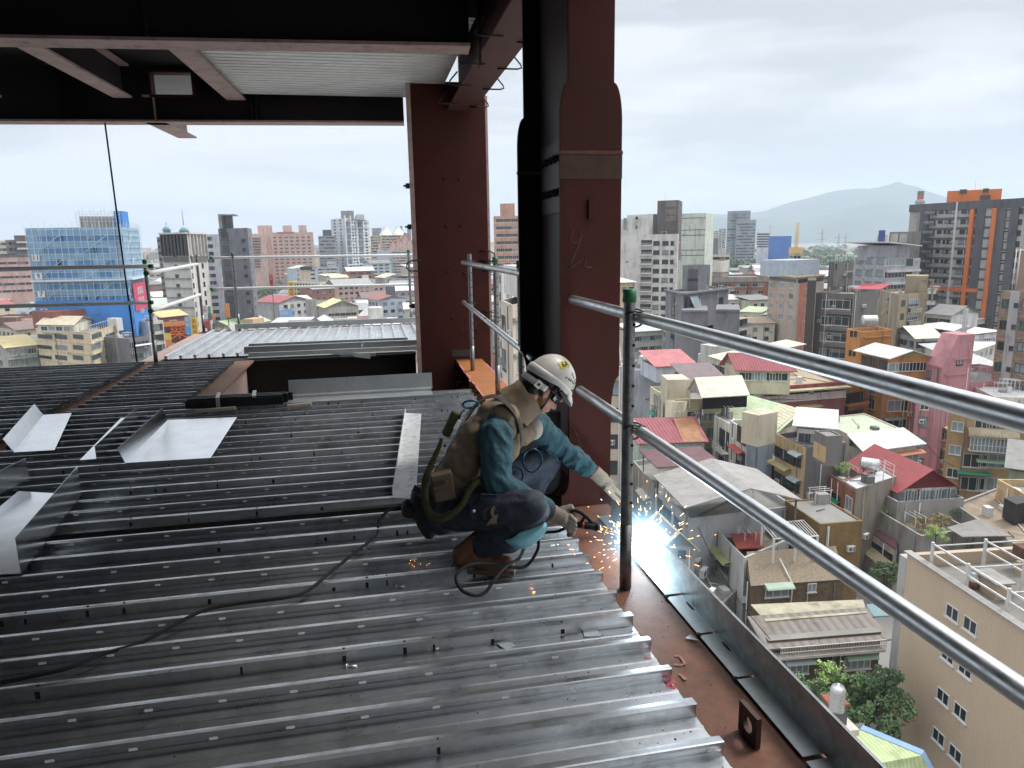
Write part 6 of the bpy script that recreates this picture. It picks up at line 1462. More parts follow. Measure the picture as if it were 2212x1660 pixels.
tank('3', 405, 640, b.z-.5, .9, 1.6, 'round pale water tank on the light blue house', horiz=False, m=mat('pale_tank', (.55,.54,.44), rough=.5)); tank('3', 350, 640, b.z-.5, .5, 1.9, 'thin upright water tank on the light blue house', horiz=False)
b = BF('green_shed_house', 'house with blue and green sheet roofs low behind the dark guard post', 'house', '3', (262,300), (580,280), 10, fl(4), CRM); b.shed(RF('blue_green_sheet', 190,215,215,.82), .2, 1.6, over=.6); b.even(0,3,4,w=2.6,h=1.5,fr='w',gl='l',bars=2)
CSM = W('cream_stucco', 205,192,160,.76)
zC = fl(4.6)
b = B3('cream_house', 'cream stucco house with rounded corner and beige sheet tent on its roof', 'house', '3', (440,842), (690,1000), (1330,985), zC, CSM, roofm=ROOFC)
b.grid(0, '3', 985, [(500,2.2), (605,2.4)], 1, h=2, fr='g', gl='l'); b.grid(0, '3', 1105, [(485,2.6), (600,2.4)], 3, fh=3.4, h=1.8, fr='d'); b.grid(0, '3', 1095, [(485,2.8)], 2, fh=4, kind='awn', m=AWG)
b.grid(1, '3', 1130, [(750,4.2)], 1, h=.9, fr='d', bars=4); b.grid(1, '3', 1150, [(905,1.7), (975,1.5), (1070,1.8)], 1, h=1.3, fr='w', gl='l'); b.grid(1, '3', 1310, [(1060,1.8)], 3, fh=3.3, h=1.8, fr='w', gl='l')
a_, d_, n_, L_ = b.face(1); mb = MB();
for i in range(11):
 pass
cp_ = b.P[1].lerp(b.cen, .1); mb.lathe((cp_.x, cp_.y, GZ), [(1.75,0), (1.75,b.z-GZ+.25), (0,b.z-GZ+.25)], 24); b.part(mb, 'rounded_corner', CSM)
b.slab(1, b.z-.02, .55, .35, RF('tan_coping', 200,176,128,.78), 'coping')
b.box('3', (618,775), (842,770), zC-.7, zC+3.4, 4.5, W('cream_stained',0,0,0), 'roof_room'); b.box('3', (640,890), (830,880), zC-.7, zC+1.6, 3, CSM, 'roof_room')
r_ = B3('roof_tent', 'beige sheet gable tent on white posts on the cream stucco house', 'roof shelter', '3', (832,868), (970,940), (1420,915), zC+2.2, FR['w'], base=zC-.7, parapet=0, open_top=True)
bpy.data.objects.remove(r_.w); r_.gable(RF('beige_sheet', 232,218,190,.86), 2.2, along=1, over=.3, wallm=W('white_sheet',0,0,0)); r_.posts(2.9, FR['w'])
mb = MB(); p_ = [r_.P[1]+(r_.P[2]-r_.P[1])*t_ for t_ in (0,.25,.5,.75,1)]
for i in range(4): mb.add([p_[i]+UPZ*(zC+.2), p_[i+1]+UPZ*(zC+.2), p_[i+1]+UPZ*(zC+1.9), p_[i]+UPZ*(zC+1.9)], [(0,1,2,3), (3,2,1,0)])
r_.part(mb, 'dark_net', mat('dark_net', (.02,.022,.03), rough=.9, var=.3, scale=2))
b = BF('grey_blue_roof_house', 'house with brown sheet roof behind the cream stucco house', 'house', '3', (830,800), (1210,790), 10, fl(4.9), CSM, parapet=0); b.shed(RF('brown_sheet', 130,105,108,.8, wave=('X',.4,.03)), 0, 1.4, over=.5)
b = BF('white_flat_house', 'white flat roofed annex in front of the cream stucco house', 'house', '3', (620,1205), (945,1218), 5, fl(3.8), W('white_stucco',0,0,0), parapet=.15, roofm=RF('white_sheet',0,0,0))
b = BF('turquoise_house', 'turquoise sheet walled house with dark red corrugated roof, one corner rusty', 'house', '3', (335,1425), (988,1405), 5.5, fl(3.5), mat('turquoise_sheet', rgb(196,226,216,.8), rough=.6, var=.08, scale=.5, wave=('X',.4,.04)), parapet=0); b.shed(RF('dark_red_sheet', 176,62,78,.8, wave=('X',.5,.06)), .1, 2.2, over=.5)
a_, d_, n_, L_ = b.face(0); mb = MB(); mb.prism([a_+d_*(L_*.66)+n_*.4+UPZ*(b.z+.14), a_+d_*(L_*.99)+n_*.4+UPZ*(b.z+.14), a_+d_*(L_*.99)-n_*5.3+UPZ*(b.z+2.2), a_+d_*(L_*.66)-n_*5.3+UPZ*(b.z+2.2)], (0,0,.13)); b.part(mb, 'rusty_sheets', RF('rust_orange', 186,108,50,.75, var=.35, scale=1.2))
b = B3('maroon_shelter', 'open roof shelter with flat maroon sheet roof on thin posts', 'roof shelter', '3', (360,1500), (520,1660), (1130,1640), fl(3.9), W('cream_stained',0,0,0), base=fl(3), parapet=0, open_top=True)
bpy.data.objects.remove(b.w); b.shed(RF('maroon_sheet', 122,72,80,.8, wave=('X',.4,.03)), 0, .3, over=.3); b.posts(2.7, FR['d']); b.slab(1, b.z-1.2, 1.1, .05, W('white_sheet',0,0,0), 'fascia', 0, .8)
b = B3('grey_wall_house', 'plain grey house with parapet carrying the maroon shelter', 'house', '5', (270,110), (480,345), (900,250), fl(3), W('grey_render', 168,168,166,.78)); b.grid(0,'5',430,[(400,4.)],1,kind='awn',m=WHITEM)
b = B3('shed_house', 'long grey house under a huge grey corrugated shed roof', 'house', '5', (490,385), (830,690), (1900,560), fl(3.1), W('grey_white_render', 186,188,194,.78))
b.grid(0, '5', 560, [(540,1.5)], 2, fh=3.2, h=1.8, fr='g'); b.grid(0, '5', 640, [(610,2.6)], 2, fh=3.2, h=1.6, fr='g'); b.grid(0,'5',740,[(715,2.4)],1,h=1.4,fr='g')
r_ = B3('shed_roof', 'huge weathered grey corrugated shed roof on posts', 'roof shelter', '5', (490,262), (800,580), (1945,500), fl(3.95), CONC, base=b.z-.7, parapet=0, open_top=True); bpy.data.objects.remove(r_.w)
r_.gable(RF('weathered_grey', 160,155,150,.78, wave=('Y',.5,.06), dirt=rgb(110,105,102,.8), dirt_amt=.6), 1.6, along=0, over=.2, wallm=False, asym=.55); r_.posts(2.2, CONCD, .08)
for i, (xx, yy) in enumerate(((580,400), (640,460), (600,440))):
 p_ = pz('5', xx, yy, b.z); mb = MB(); mb.box(p_.x-.5,p_.y-.4,b.z-.1,p_.x+.5,p_.y+.4,b.z+.9); tag(mb.build('roof_crate', WHITEM), f'{NUM[i]} white box standing under the huge grey shed roof', 'box', 'white boxes under the shed roof')
zR = fl(2.55)
b = B3('roof_garden_house', 'grey house with overgrown flat roof and long pale side wall with olive awnings', 'house', '5', (822,512), (1395,1085), (1840,900), zR, W('pale_grey_render', 192,192,190,.8), parapet=1.0, roofm=mat('overgrown_roof', (.16,.14,.10), rough=.95, var=.3, scale=1.5, dirt=(.10,.09,.05), dirt_amt=.8))
OLV = mat('awning_olive', (.33,.36,.17), rough=.6, var=.15, scale=1.5)
for xx, yy, w_ in ((880,715,3.), (1000,850,3.6), (1110,960,3.4), (1195,1060,3.4)):
 u_, z_ = b.hit(0,'5',xx,yy); b.put(awn_mesh(w_, OLV), 'awning', 0, u_, z_, .0); b.put(win_mesh(w_*.8,1.3,'g','k',True,3), 'window', 0, u_, z_-1.2)
u_, z_ = b.hit(0,'5',1040,1180); b.put(awn_mesh(6.5, AWG), 'awning', 0, u_, z_, .3); b.put(ac_mesh(), 'air_conditioner', 0, b.hit(0,'5',1110,1060)[0], b.hit(0,'5',1110,1060)[1])
for i, (x0_, y0_, x1_, y1_) in enumerate(((1250,860,1590,1000),)):
 a_, b_, c_, d_ = [pz('5', *q, zR-.2) for q in ((1250,850), (1315,1000), (1590,985), (1560,830))]
 mb = MB(); mb.prism([a_, b_, c_, d_], (0,0,.08)); tag(mb.build('red_roof_panel', mat('red_panel', rgb(168,72,62,.8), rough=.7, var=.12, scale=.8)), 'flat brick red panel lying on the overgrown roof', 'panel')
pg = empty('pergola', pz('5', 1750, 800, zR), 'white slatted metal pergola on the overgrown roof', 'pergola')
q_ = [pz('5', *p_, zR+2.1) for p_ in ((1560,740), (1690,885), (2130,855), (1980,700))]
mb = MB();
for i in range(17): t_ = i/16; a_, b_ = q_[0].lerp(q_[3], t_), q_[1].lerp(q_[2], t_); mb.tube([a_, b_], .045, 6)
attach(mb.build('slats', FR['w']), pg)
for a_, b_ in ((q_[0], q_[3]), (q_[1], q_[2])): mb = MB(); mb.tube([a_-UPZ*.1, b_-UPZ*.1], .08, 6); attach(mb.build('beam', FR['w']), pg)
for p_ in (q_[0].lerp(q_[1],.1), q_[1], q_[2], q_[1].lerp(q_[2],.5)): mb = MB(); mb.box(p_.x-.09,p_.y-.09,zR-.9,p_.x+.09,p_.y+.09,zR+2.05); attach(mb.build('post', FR['w']), pg)
b = BF('yellow_tile_house', 'mustard yellow tiled block with flat mossy roof', 'house', '6', (130,745), (556,712), 7, fl(3.3), W('mustard_tile', 142,112,62,.76, brick=dict(w=.25,h=.25,m=.02,dark=.85,uv=True,vary=.25)), parapet=.15)
b = B3('pebble_roof_house', 'brown house with pebbled sloping front roof and small windows', 'house', '5', (1405,1180), (1455,1370), (2400,1300), fl(2.05), mat('brown_mottle', rgb(112,92,68,.75), rough=.9, var=.35, scale=2.5), parapet=0)
A_, B_, C_, D_ = b.P[:4]; mb = MB(); mb.prism([B_+UPZ*b.z, C_+UPZ*b.z, D_+UPZ*(b.z+1.7), A_+UPZ*(b.z+1.7)], (0,0,-.3)); mb.prism([A_+UPZ*GZ, B_+UPZ*GZ, B_+UPZ*(b.z-.1), A_+UPZ*(b.z+1.6)], (.05,.05,0)); b.part(mb, 'pebble_roof', mat('pebble_roof', rgb(140,124,102,.7), rough=.95, var=.4, scale=7)); u_, z_ = b.hit(1,'5',1720,1420); b.put(win_mesh(2.4,1.2,'w','l',True,2), 'window', 1, u_, z_); b.put(awn_mesh(2.8, mat('awning_pale_green',(0,0,0))), 'awning', 1, u_, z_+.9); u_, z_ = b.hit(1,'5',2070,1385); b.put(win_mesh(.9,.9,'w','l',True,1), 'window', 1, u_, z_)
mb = MB(); a_, d_, n_, L_ = b.face(1); p_ = a_+d_*b.hit(1,'5',1860,1400)[0]; mb.tube([p_-n_*2.5+UPZ*(b.z+1.4), p_+n_*.2+UPZ*(b.z+.1), p_+n_*.2+UPZ*(b.z-3)], .07, 6); b.part(mb, 'downpipe', FR['w'])
b = BF('old_brown_house', 'old brown house with barred white balcony and rusty sheet roof', 'house', '7', (1640,375), (2770,285), 2.4, fl(2.0), mat('old_brown_wall', rgb(104,86,70,.75), rough=.9, var=.25, scale=1.2), base=GZ, parapet=0)
b.shed(RF('rusty_brown_sheet', 128,115,105,.75, wave=('X',.8,.08), dirt=rgb(90,72,58,.7), dirt_amt=.7), -.5, .5, over=.6)
zb_ = b.hit(0,'7',1900,480)[1]; u0_, u1_ = b.hit(0,'7',1700,480)[0], b.hit(0,'8',720,400)[0]; a_, d_, n_, L_ = b.face(0)
mb = MB(); k_ = int((u1_-u0_)/.14)
for i in range(k_+1): p_ = a_+d_*(u0_+(u1_-u0_)*i/k_)+n_*.9; mb.obox(p_+UPZ*zb_, d_*.035, n_*.035, UPZ*.95)
for zz in (0, .5, .95): mb.obox(a_+d_*u0_+n_*.88+UPZ*(zb_+zz), d_*(u1_-u0_), n_*.07, UPZ*.05)
mb.obox(a_+d_*u0_-n_*.05+UPZ*(zb_-.15), d_*(u1_-u0_), n_*1.0, UPZ*.13); b.part(mb, 'barred_balcony', mat('white_bars', (.55,.5,.46), rough=.6))
mb = MB(); mb.obox(a_+d_*u0_+n_*.01+UPZ*(zb_+.1), d_*(u1_-u0_), n_*.02, UPZ*.8); b.part(mb, 'dark_opening', GLASS)
for k, xx, yy, w_, m_ in (('7',1920,570,2.6,mat('awning_grey_blue',(0,0,0))), ('8',510,520,2.8,mat('awning_pale_green',(0,0,0)))):
 u_, z_ = b.hit(0,k,xx,yy); b.put(awn_mesh(w_, m_), 'awning', 0, u_, z_+.4); b.put(win_mesh(w_*.85,1.2,'w','l',True,3), 'window', 0, u_, z_-.7)
for xx, yy in ((175,560),): u_, z_ = b.hit(0,'8',xx,yy); b.put(win_mesh(1.1,1.9,'d','k',False,0), 'door', 0, u_, z_)
mb = MB(); q_ = [pz('8', *p_, fl(2.12)) for p_ in ((-570,20), (-420,190), (600,105), (560,-30))]; mb.prism(q_, (0,0,.12)); tag(mb.build('patched_roof', RF('patched_yellow', 176,166,128,.75, var=.3, scale=.9, dirt=rgb(86,78,70,.7), dirt_amt=1., dscale=.7)), 'patched yellowish flat roof sheets behind the barred balcony', 'roof sheets')
mb = MB(); q_ = [pz('8', *p_, fl(2.1)) for p_ in ((590,20), (670,140), (830,130), (740,0))]; mb.prism(q_, (0,0,.1)); tag(mb.build('glass_canopy', mat('teal_glass', rgb(120,155,160,.7), rough=.2, var=.1)), 'teal glass canopy beside the old brown house', 'canopy')
b = B3('dormer_house', 'small grey house with cream gable roof, half maroon and half peeling yellow, beyond the arc', 'house', '5', (395,752), (590,955), (895,975), fl(2.75), W('grey_board', 158,152,145,.75, dirt=(.08,.07,.06), dirt_amt=.8), parapet=0)
b.gable(RF('peeling_yellow', 226,206,140,.8, var=.25, scale=2), 1.5, along=0, over=.35, asym=.45); u_, z_ = b.hit(1,'5',760,1050); b.put(win_mesh(.8,.9,'d','k',False,0), 'window', 1, u_, z_)
A_, B_, C_, D_ = b.P[:4]; rr_ = .45; gdir = (C_-B_).normalized(); e_ = (B_-A_).normalized()
mb = MB(); mb.prism([A_+e_*.4+gdir*.3+UPZ*(b.z+.42), B_-e_*.2+gdir*.3+UPZ*(b.z+.42), B_.lerp(C_,rr_*.85)-e_*.2+UPZ*(b.z+1.42), A_.lerp(D_,rr_*.85)+e_*.4+UPZ*(b.z+1.42)], (0,0,.05)); b.part(mb, 'maroon_slope', RF('maroon_sheet',0,0,0))
for i, (xx, yy) in enumerate(((895,1130), (955,1225), (1030,1440))):
 p_ = pz('5', xx, yy, fl(1.6)); o_ = link('air_conditioner', ac_mesh(), None, frame(V((-.75,-.65,0)), V((.65,-.75,0)), UPZ, p_)@Matrix.Scale(1.5, 4)); tag(o_, f'{NUM[i]} white air conditioner box down from the dormer house', 'air conditioner', 'air conditioners below the dormer house')
b = B3('alley_house', 'low grey concrete annex with brick wall between the alley and the edge trim', 'house', '5', (560,1000), (1160,1560), (1330,1400), fl(1.2), CONC, roofm=ROOFC)
zr = fl(3.35)
b = B3('red_roof_house', 'house with large bright red gable roof and strip of windows beneath', 'house', '6', (432,140), (930,392), (1500,365), zr, W('white_front',0,0,0), parapet=0)
b.gable(RF('vivid_red', 188,62,64,.78, var=.1, scale=1.2), 2.3, along=0, over=.6, wallm=RF('vivid_red',0,0,0)); b.even(1, 1, 6, w=1.6, h=1.5, top=1.0, fr='w', gl='l', bars=1, u0=.02, u1=.98)
t = BF('terrace_block', 'concrete terrace with white parapet in front of the red gable roof house', 'house', '6', (908,520), (1582,478), 4, fl(3.05), CONC, parapet=.9)
mb = MB(); a_, d_, n_, L_ = t.face(0)
for i in range(9): mb.obox(a_+d_*(L_*i/8)+UPZ*t.z, d_*.05, n_*.05, UPZ*1.3)
t.part(mb, 'railing', FR['d'])
b = B3('red_brick_house', 'red brick house with white slanted stair head and bare concrete side', 'house', '6', (352,308), (490,392), (900,262), fl(3.7), W('bare_concrete', 142,135,122,.76, dirt=(.08,.075,.06), dirt_amt=.7), parapet=.15, roofm=RF('zinc_grey',0,0,0))
b.slab(0, GZ, b.z-GZ-.3, .06, BRK, 'brick_front'); u_, z_ = b.hit(0,'6',425,540); b.put(win_mesh(1.4,1.7,'w','l',True,1), 'window', 0, u_, z_, .07); b.vstrip(1, '6', 560, 480, GZ, b.z-.6, .25, .12, W('ochre_front',0,0,0), 'downpipe')
t = B3('brick_terrace', 'lower red brick wing with green awning and potted plants on its roof', 'house', '6', (205,232), (345,312), (440,270), fl(3.3), BRK, parapet=.5); t.grid(0, '6', 460, [(235,4.6)], 1, kind='awn', m=AWG); t.grid(0, '6', 510, [(295,2.)], 1, h=1.6, fr='d')
tank('6', 625, 225, b.z-.1, .72, 1.9, 'stainless water tank lying on the white stair head', ang=-.8)
b = B3('garden_terrace', 'overgrown garden terrace with low white parapet wall', 'terrace', '6', (700,600), (1150,865), (1640,790), fl(2.55), CONC, parapet=.9, roofm=mat('overgrown_roof',(0,0,0)))
b = B3('maroon_lean_to', 'lean-to with maroon roof and red ridge beside the garden wall', 'lean-to', '6', (556,765), (888,985), (905,885), fl(1.75), W('white_front',0,0,0), parapet=0); b.shed(RF('maroon_sheet',0,0,0), -.1, .9, over=.2); b.slab(0, b.z-2.2, 1.2, .1, GLASS, 'dark_opening', .05, .95); b.slab(0, GZ, 2.2, .5, CONC, 'low_wall')
b = BF('vault_roof', 'long tan vaulted balcony cover below the maroon lean-to', 'canopy', '6', (535,1000), (860,1280), 2.0, fl(1.05), CONC, parapet=0); b.gable(RF('translucent_tan',0,0,0), .5, over=.1)
mb = MB(); q_ = [pz('6', *p_, fl(2.75)) for p_ in ((1405,785), (1560,880), (2060,870), (1720,700))]; mb.prism(q_, (0,0,.1)); tag(mb.build('sheet_roof', RF('brown_grey_sheet', 138,132,126,.78, wave=('X',.5,.04))), 'flat grey brown sheet roof beside the garden terrace', 'roof sheets')
b = B3('tile_roof_house', 'flat roof with weathered brown tiles and white parapet line at the right border', 'house', '6', (1480,540), (2184,1010), (2700,760), fl(2.7), CONC, parapet=.3, roofm=mat('brown_roof_tiles', rgb(150,130,108,.75), rough=.9, var=.3, scale=.8, brick=dict(w=.5,h=.5,m=.05,dark=.7)))
mb = MB(); p_ = pz('6', 2090, 690, b.z-.2); mb.prism([pz('6', *q, b.z+2.2) for q in ((1985,480), (2110,545), (2260,510), (2130,450))], (0,0,-2.3)); tag(mb.build('storage_box', mat('black_tank', (.03,.03,.032), rough=.6, var=.3, scale=1)), 'big black ribbed water box on the brown tiled roof', 'water tank')
tank('6', 2075, 470, b.z+.5, .85, .9, 'low white round water tank behind the black box', horiz=False, m=WHITEM, legs=False)
b = BF('cream_wall_house', 'cream walled roof structure at the right border above the brown tiles', 'house', '6', (1915,290), (2400,560), 7, fl(3.4), W('ochre_front',0,0,0), parapet=.8);
BGE = mat('beige_tile_wall', rgb(200,174,144,.84), rough=.55, var=.06, scale=.5, streak=.3, brick=dict(w=.42,h=.42,m=.012,dark=.80,uv=True), dirt=rgb(150,132,114,.75), dirt_amt=.4, dscale=.5)
zB = fl(4.75)
a_, b_ = pz('6', 1010, 1035, zB), pz('8', 2190, 268, zB); d_ = (b_-a_); d_.normalize(); g_ = V((-d_.y, d_.x, 0))
if g_.x < 0: g_ = -g_
b = Bld('beige_block', 'large beige tiled block with plain side wall and pairs of small windows at lower right', 'apartment block', [a_, a_+d_*46, a_+d_*46+g_*15, a_+g_*15], BGE, parapet=1.0, roofm=mat('wet_roof', rgb(120,115,108,.75), rough=.7, var=.25, scale=.6, dirt=rgb(80,78,74,.7), dirt_amt=.7), inner=.35); FOOT.append((b.cen, 26))
for xx, yy in ((1465,95), (1645,220), (1418,520), (1595,660), (1370,940), (1545,1095), (1325,1345), (1495,1515)):
 u_, z_ = b.hit(0,'8',xx,yy); b.put(win_mesh(1.25,1.0,'w','k',True,1), 'window', 0, u_, z_)
mb = MB(); mb.obox(b.P[0]+UPZ*(b.z+.003)-d_*.2-b.face(0)[2]*-.0-g_*.2, d_*46.4, g_*.6, UPZ*.12); b.part(mb, 'coping', CONC)
mb = MB(); mb.obox(b.P[0]+d_*-.0-d_*.9+UPZ*GZ, d_*.88, g_*5, UPZ*(zB-GZ-.5)); b.part(mb, 'tiled_edge', W('grey_small_tile', 178,176,174,.78, brick=dict(w=.25,h=.12,m=.02,dark=.8,uv=False,rot=(math.pi/2,0,0))))
zf = b.zr
for i, t_ in enumerate((4, 9, 14)):
 mb = MB(); mb.obox(b.P[0]+d_*(t_-1.5)+g_*7+UPZ*zf, d_*.3, g_*7.5, UPZ*1.1); b.part(mb, 'roof_upstand', BGE)
fr_ = empty('roof_frame', V((b.P[0].x,b.P[0].y,zf))+d_*12+g_*4, 'welded grey steel frame of posts and rails on the beige block roof', 'steel frame')
gp = [(u_, v_) for u_ in (1.5, 5.2, 8.9, 12.6, 16.3) for v_ in (.9, 5.2, 9.5)]
for u_, v_ in gp:
 p_ = b.P[0]+d_*u_+g_*v_; mb = MB(); mb.box(p_.x-.09,p_.y-.09,zf,p_.x+.09,p_.y+.09,zf+2.5); attach(mb.build('post', mat('frame_zinc', (.62,.62,.61), rough=.5, metal=.1, var=.15, dirt=(.25,.14,.08), dirt_amt=.4, dscale=3, scale=2)), fr_)
for v_ in (.9, 5.2, 9.5):
 for h_ in (2.25, 1.5): p_ = b.P[0]+d_*1.5+g_*v_+UPZ*(zf+h_); mb = MB(); mb.obox(p_, d_*14.8, g_*.1, UPZ*.12); attach(mb.build('rail', mat('frame_zinc',(0,0,0))), fr_)
for u_ in (1.5, 5.2, 8.9, 12.6, 16.3): p_ = b.P[0]+d_*u_+g_*.9+UPZ*(zf+2.16); mb = MB(); mb.obox(p_, g_*8.6, d_*.07, UPZ*.08); attach(mb.build('rail', mat('frame_zinc',(0,0,0))), fr_)
p_ = pz('6', 1675, 1390, zf); pl_ = empty('planter_jar', (p_.x,p_.y,zf), 'brown pot with a white round lid on the beige block roof', 'jar'); mb = MB(); mb.lathe((p_.x,p_.y,zf), [(.3,0), (.42,.25), (.36,.55), (.3,.6)], 14); attach(mb.build('pot', mat('brown_glaze', (.12,.06,.035), rough=.3)), pl_); mb = MB(); mb.lathe((p_.x,p_.y,zf+.58), [(.31,0), (.34,.3), (.25,.55), (.3,.6), (.0,.65)], 14); attach(mb.build('lid', WHITEM), pl_)
p_ = pz('6', 1850, 1440, zf); hb_ = empty('brick_hut', (p_.x,p_.y,zf), 'little tiled brick hut with slab lid on the beige block roof', 'hut'); mb = MB(); mb.obox(p_-d_*1.0-g_*.5, d_*2.0, g_*1.1, UPZ*1.2); attach(mb.build('wall', BGE), hb_); mb = MB(); mb.obox(p_-d_*1.2-g_*.7+UPZ*1.203, d_*2.4, g_*1.5, UPZ*.12); attach(mb.build('roof', CONC), hb_)
mb = MB(); p_ = pz('6', 2060, 1050, zf+1); mb.obox(p_, d_*1.2, g_*1.0, UPZ*.9); tag(mb.build('rusty_box', mat('rusty_iron', (.12,.06,.04), rough=.8, var=.4, scale=2)), 'rusty open iron box on the upstand of the beige block roof', 'box')
zz = fl(2.4)
q_ = [pz('8', *p_, zz) for p_ in ((330,1310), (640,1640), (1150,1545), (530,1285))]
root = empty('green_roof_house', V((q_[1].x,q_[1].y,GZ)), 'house with pale green corrugated roof and light blue gutter at the bottom edge', 'house')
mb = MB(); mb.prism([q_[0]-UPZ*.3, q_[1]-UPZ*.3, q_[2]-UPZ*.3, q_[3]-UPZ*.3], (0,0,GZ-zz+.3)); attach(mb.build('wall', CONC), root)
GR2 = RF('pale_green_sheet', 178,204,126,.82, wave=('X',.28,.035)); mb = MB(); mb.prism(q_, (0,0,.1)); attach(mb.build('roof', GR2), root)
q2 = [q_[1], q_[2], pz('8', 1290, 1800, zz-1.4), pz('8', 640, 1900, zz-1.4)]
mb = MB(); mb.prism([q2[0]+UPZ*.003, q2[1]+UPZ*.003, q2[2], q2[3]], (0,0,.1)); attach(mb.build('roof_slope', GR2), root)
mb = MB(); BLG = mat('blue_gutter', rgb(120,160,205,.8), rough=.5, var=.12, scale=1); o_ = (q_[2]-q_[3]).cross(UPZ).normalized()
if o_.dot(q_[2]-q_[1]) < 0: o_ = -o_
mb.obox(q_[3]+UPZ*-.1, q_[2]-q_[3], o_*.55, UPZ*.25); mb.obox(q_[2]+UPZ*-.1, q2[2]-q_[2], o_*.55, UPZ*.25); attach(mb.build('gutter', BLG), root)
mb = MB(); q3 = [pz('8', *p_, zz+.5) for p_ in ((170,1110), (310,1300), (525,1270), (385,1130))]; mb.prism(q3, (0,0,-1.2)); tag(mb.build('roof_slab', RF('cracked_white', 200,190,178,.8, var=.2, scale=1.5, dirt=rgb(110,70,50,.7), dirt_amt=.6)), 'cracked pale roof slab under the water tank pedestal', 'roof slab')
root = empty('tank_pedestal', pz('8', 290, 1200, zz+.5), 'mossy brick pedestal carrying an upright water tank', 'pedestal'); p_ = pz('8', 290, 1215, zz+.5)
mb = MB(); mb.obox(p_+V((-.62,-.1,0)), (1.2,-.15,0), (.15,1.1,0), UPZ*1.35); attach(mb.build('block', CONCD), root); mb = MB(); mb.obox(p_+V((-.68,-.16,1.353)), (1.32,-.15,0), (.15,1.2,0), UPZ*.22); attach(mb.build('brick_cap', mat('red_brick_cap', rgb(150,85,65,.75), rough=.9, var=.3, scale=5)), root)
tank('8', 293, 1068, zz+2.1, .47, 1.55, 'upright dented steel water tank on the brick pedestal', horiz=False, legs=False)
SMALL = [('1',(1225,1370),(1410,1345),(300,305),'white house with flat white roof right of the mid grey modern block','w','white_sheet'), ('1',(1450,1375),(1700,1345),(298,305),'beige house with grey tiled roof and small balconies','b','grey_tile'),
 ('1',(1345,1490),(1560,1500),3.9,'open house under a light green sheet roof','b','light_green'), ('1',(1560,1520),(1880,1520),3.7,'pale blue sheet house with grey white roof','p','pale_grey'),
 ('1',(1420,1610),(1700,1605),3.2,'house with orange brown sheet roof by the young green tree','b','ochre_deck'), ('1',(1350,1610),(1480,1620),2.9,'small house with light yellow roof beside the orange brown one','b','cream_sheet'),
 ('1',(140,1200),(290,1185),(225,228),'peach coloured house at the foot of the white apartment tower','o','pale_grey'), ('1',(1250,1250),(1290,1245),(326,327),'tiny house with maroon awning beside the brick building','b','maroon_sheet')]
for k, L_, R_, n_, lab, wc, rf in SMALL:
 wm = {'w': W('white_stucco',0,0,0), 'b': CRM, 'p': W('light_blue_render',0,0,0), 'o': W('peach', 226,190,150,.8)}[wc]
 b = BF('small_house', lab, 'house', k, L_, R_, 10, n_ if isinstance(n_, tuple) else fl(n_), wm, parapet=0); b.shed(MATS['roof_'+rf], .15, 1.3, over=.6); ln = b.face(0)[3]; b.even(0, 3, max(2, int(ln/3.5)), w=1.6, h=1.3, fr='g')
FARW = W('far_tower', 140,145,155,.8)
b = BF('office_tower', 'tall grey office tower with curved top standing alone before the mountain', 'office tower', '1', (1222,472), (1455,466), 30, (1150,1150), FARW)
b.even(0, 20, 9, w=5.5, h=2.4, top=6, fh=4.2, fr='g', gl='l', bars=2, sill=False)
b = BF('office_tower', 'broader grey tower with white window grid in front of the curved one', 'office tower', '1', (1310,562), (1510,562), 30, (1080,1080), W('far_grid', 150,152,160,.8)); b.even(0, 13, 8, w=4.5, h=2.4, top=6, fh=4.2, fr='w', gl='k', bars=1, sill=False)
for i, (x0_, x1_, y_) in enumerate(((1002,1030,632), (1035,1062,640), (1068,1095,672), (1100,1130,668), (1135,1165,650), (1168,1205,645))):
 b = BF('far_apartment', f'{NUM[i]} slim beige tower from the left in the hazy cluster beside the pale green block', 'apartment block', '1', (x0_,y_), (x1_,y_), 16, (1400+i*20, 1400+i*20), W('far_beige', 196,186,180,.8), group='hazy beige towers'); b.even(0, 12, 3, w=2.5, h=1.6, fr='g', sill=False)
b = BF('white_complex', 'white multi storey complex behind the blue netted site', 'building', '1', (1520,690), (1645,690), 40, (1000,1000), W('white_stucco',0,0,0)); b.even(0, 6, 8, w=4, h=1.8, fr='g', sill=False)
b = BF('netted_site', 'low building site wrapped in vivid blue netting with cranes', 'building site', '1', (1640,725), (1868,720), 30, (950,950), mat('vivid_blue_net', rgb(50,110,200,.8), rough=.8, var=.15, scale=.1))
b = BF('grey_hall', 'long dark grey hall before the beige tower cluster', 'hall', '1', (1000,745), (1130,740), 30, (1200,1200), CONCD)
root = empty('crane', pd('1', 1912, 830, 760), 'yellow crawler crane boom rising from the plain', 'crane'); root.location.z = GZ
a_, b_ = pd('1', 1910, 835, 760), pd('1', 1934, 585, 760); mb = MB()
for s_ in (-1, 1):
 for t_ in (-1, 1): mb.tube([a_+V((s_*1.2,t_*1.2,0)), b_+V((s_*.8,t_*.8,0))], .28, 5)
for i in range(24): p_, q_ = a_.lerp(b_, i/24), a_.lerp(b_, (i+1)/24); mb.tube([p_+V((-1,-1,0)), q_+V((1,-1,0))], .15, 4)
attach(mb.build('boom', mat('crane_yellow', rgb(240,190,60), rough=.5, var=.05)), root)
mb = MB(); mb.box(a_.x-5, a_.y-4, GZ+1, a_.x+5, a_.y+4, max(GZ+5, a_.z)); attach(mb.build('cab', mat('crane_yellow',(0,0,0))), root)
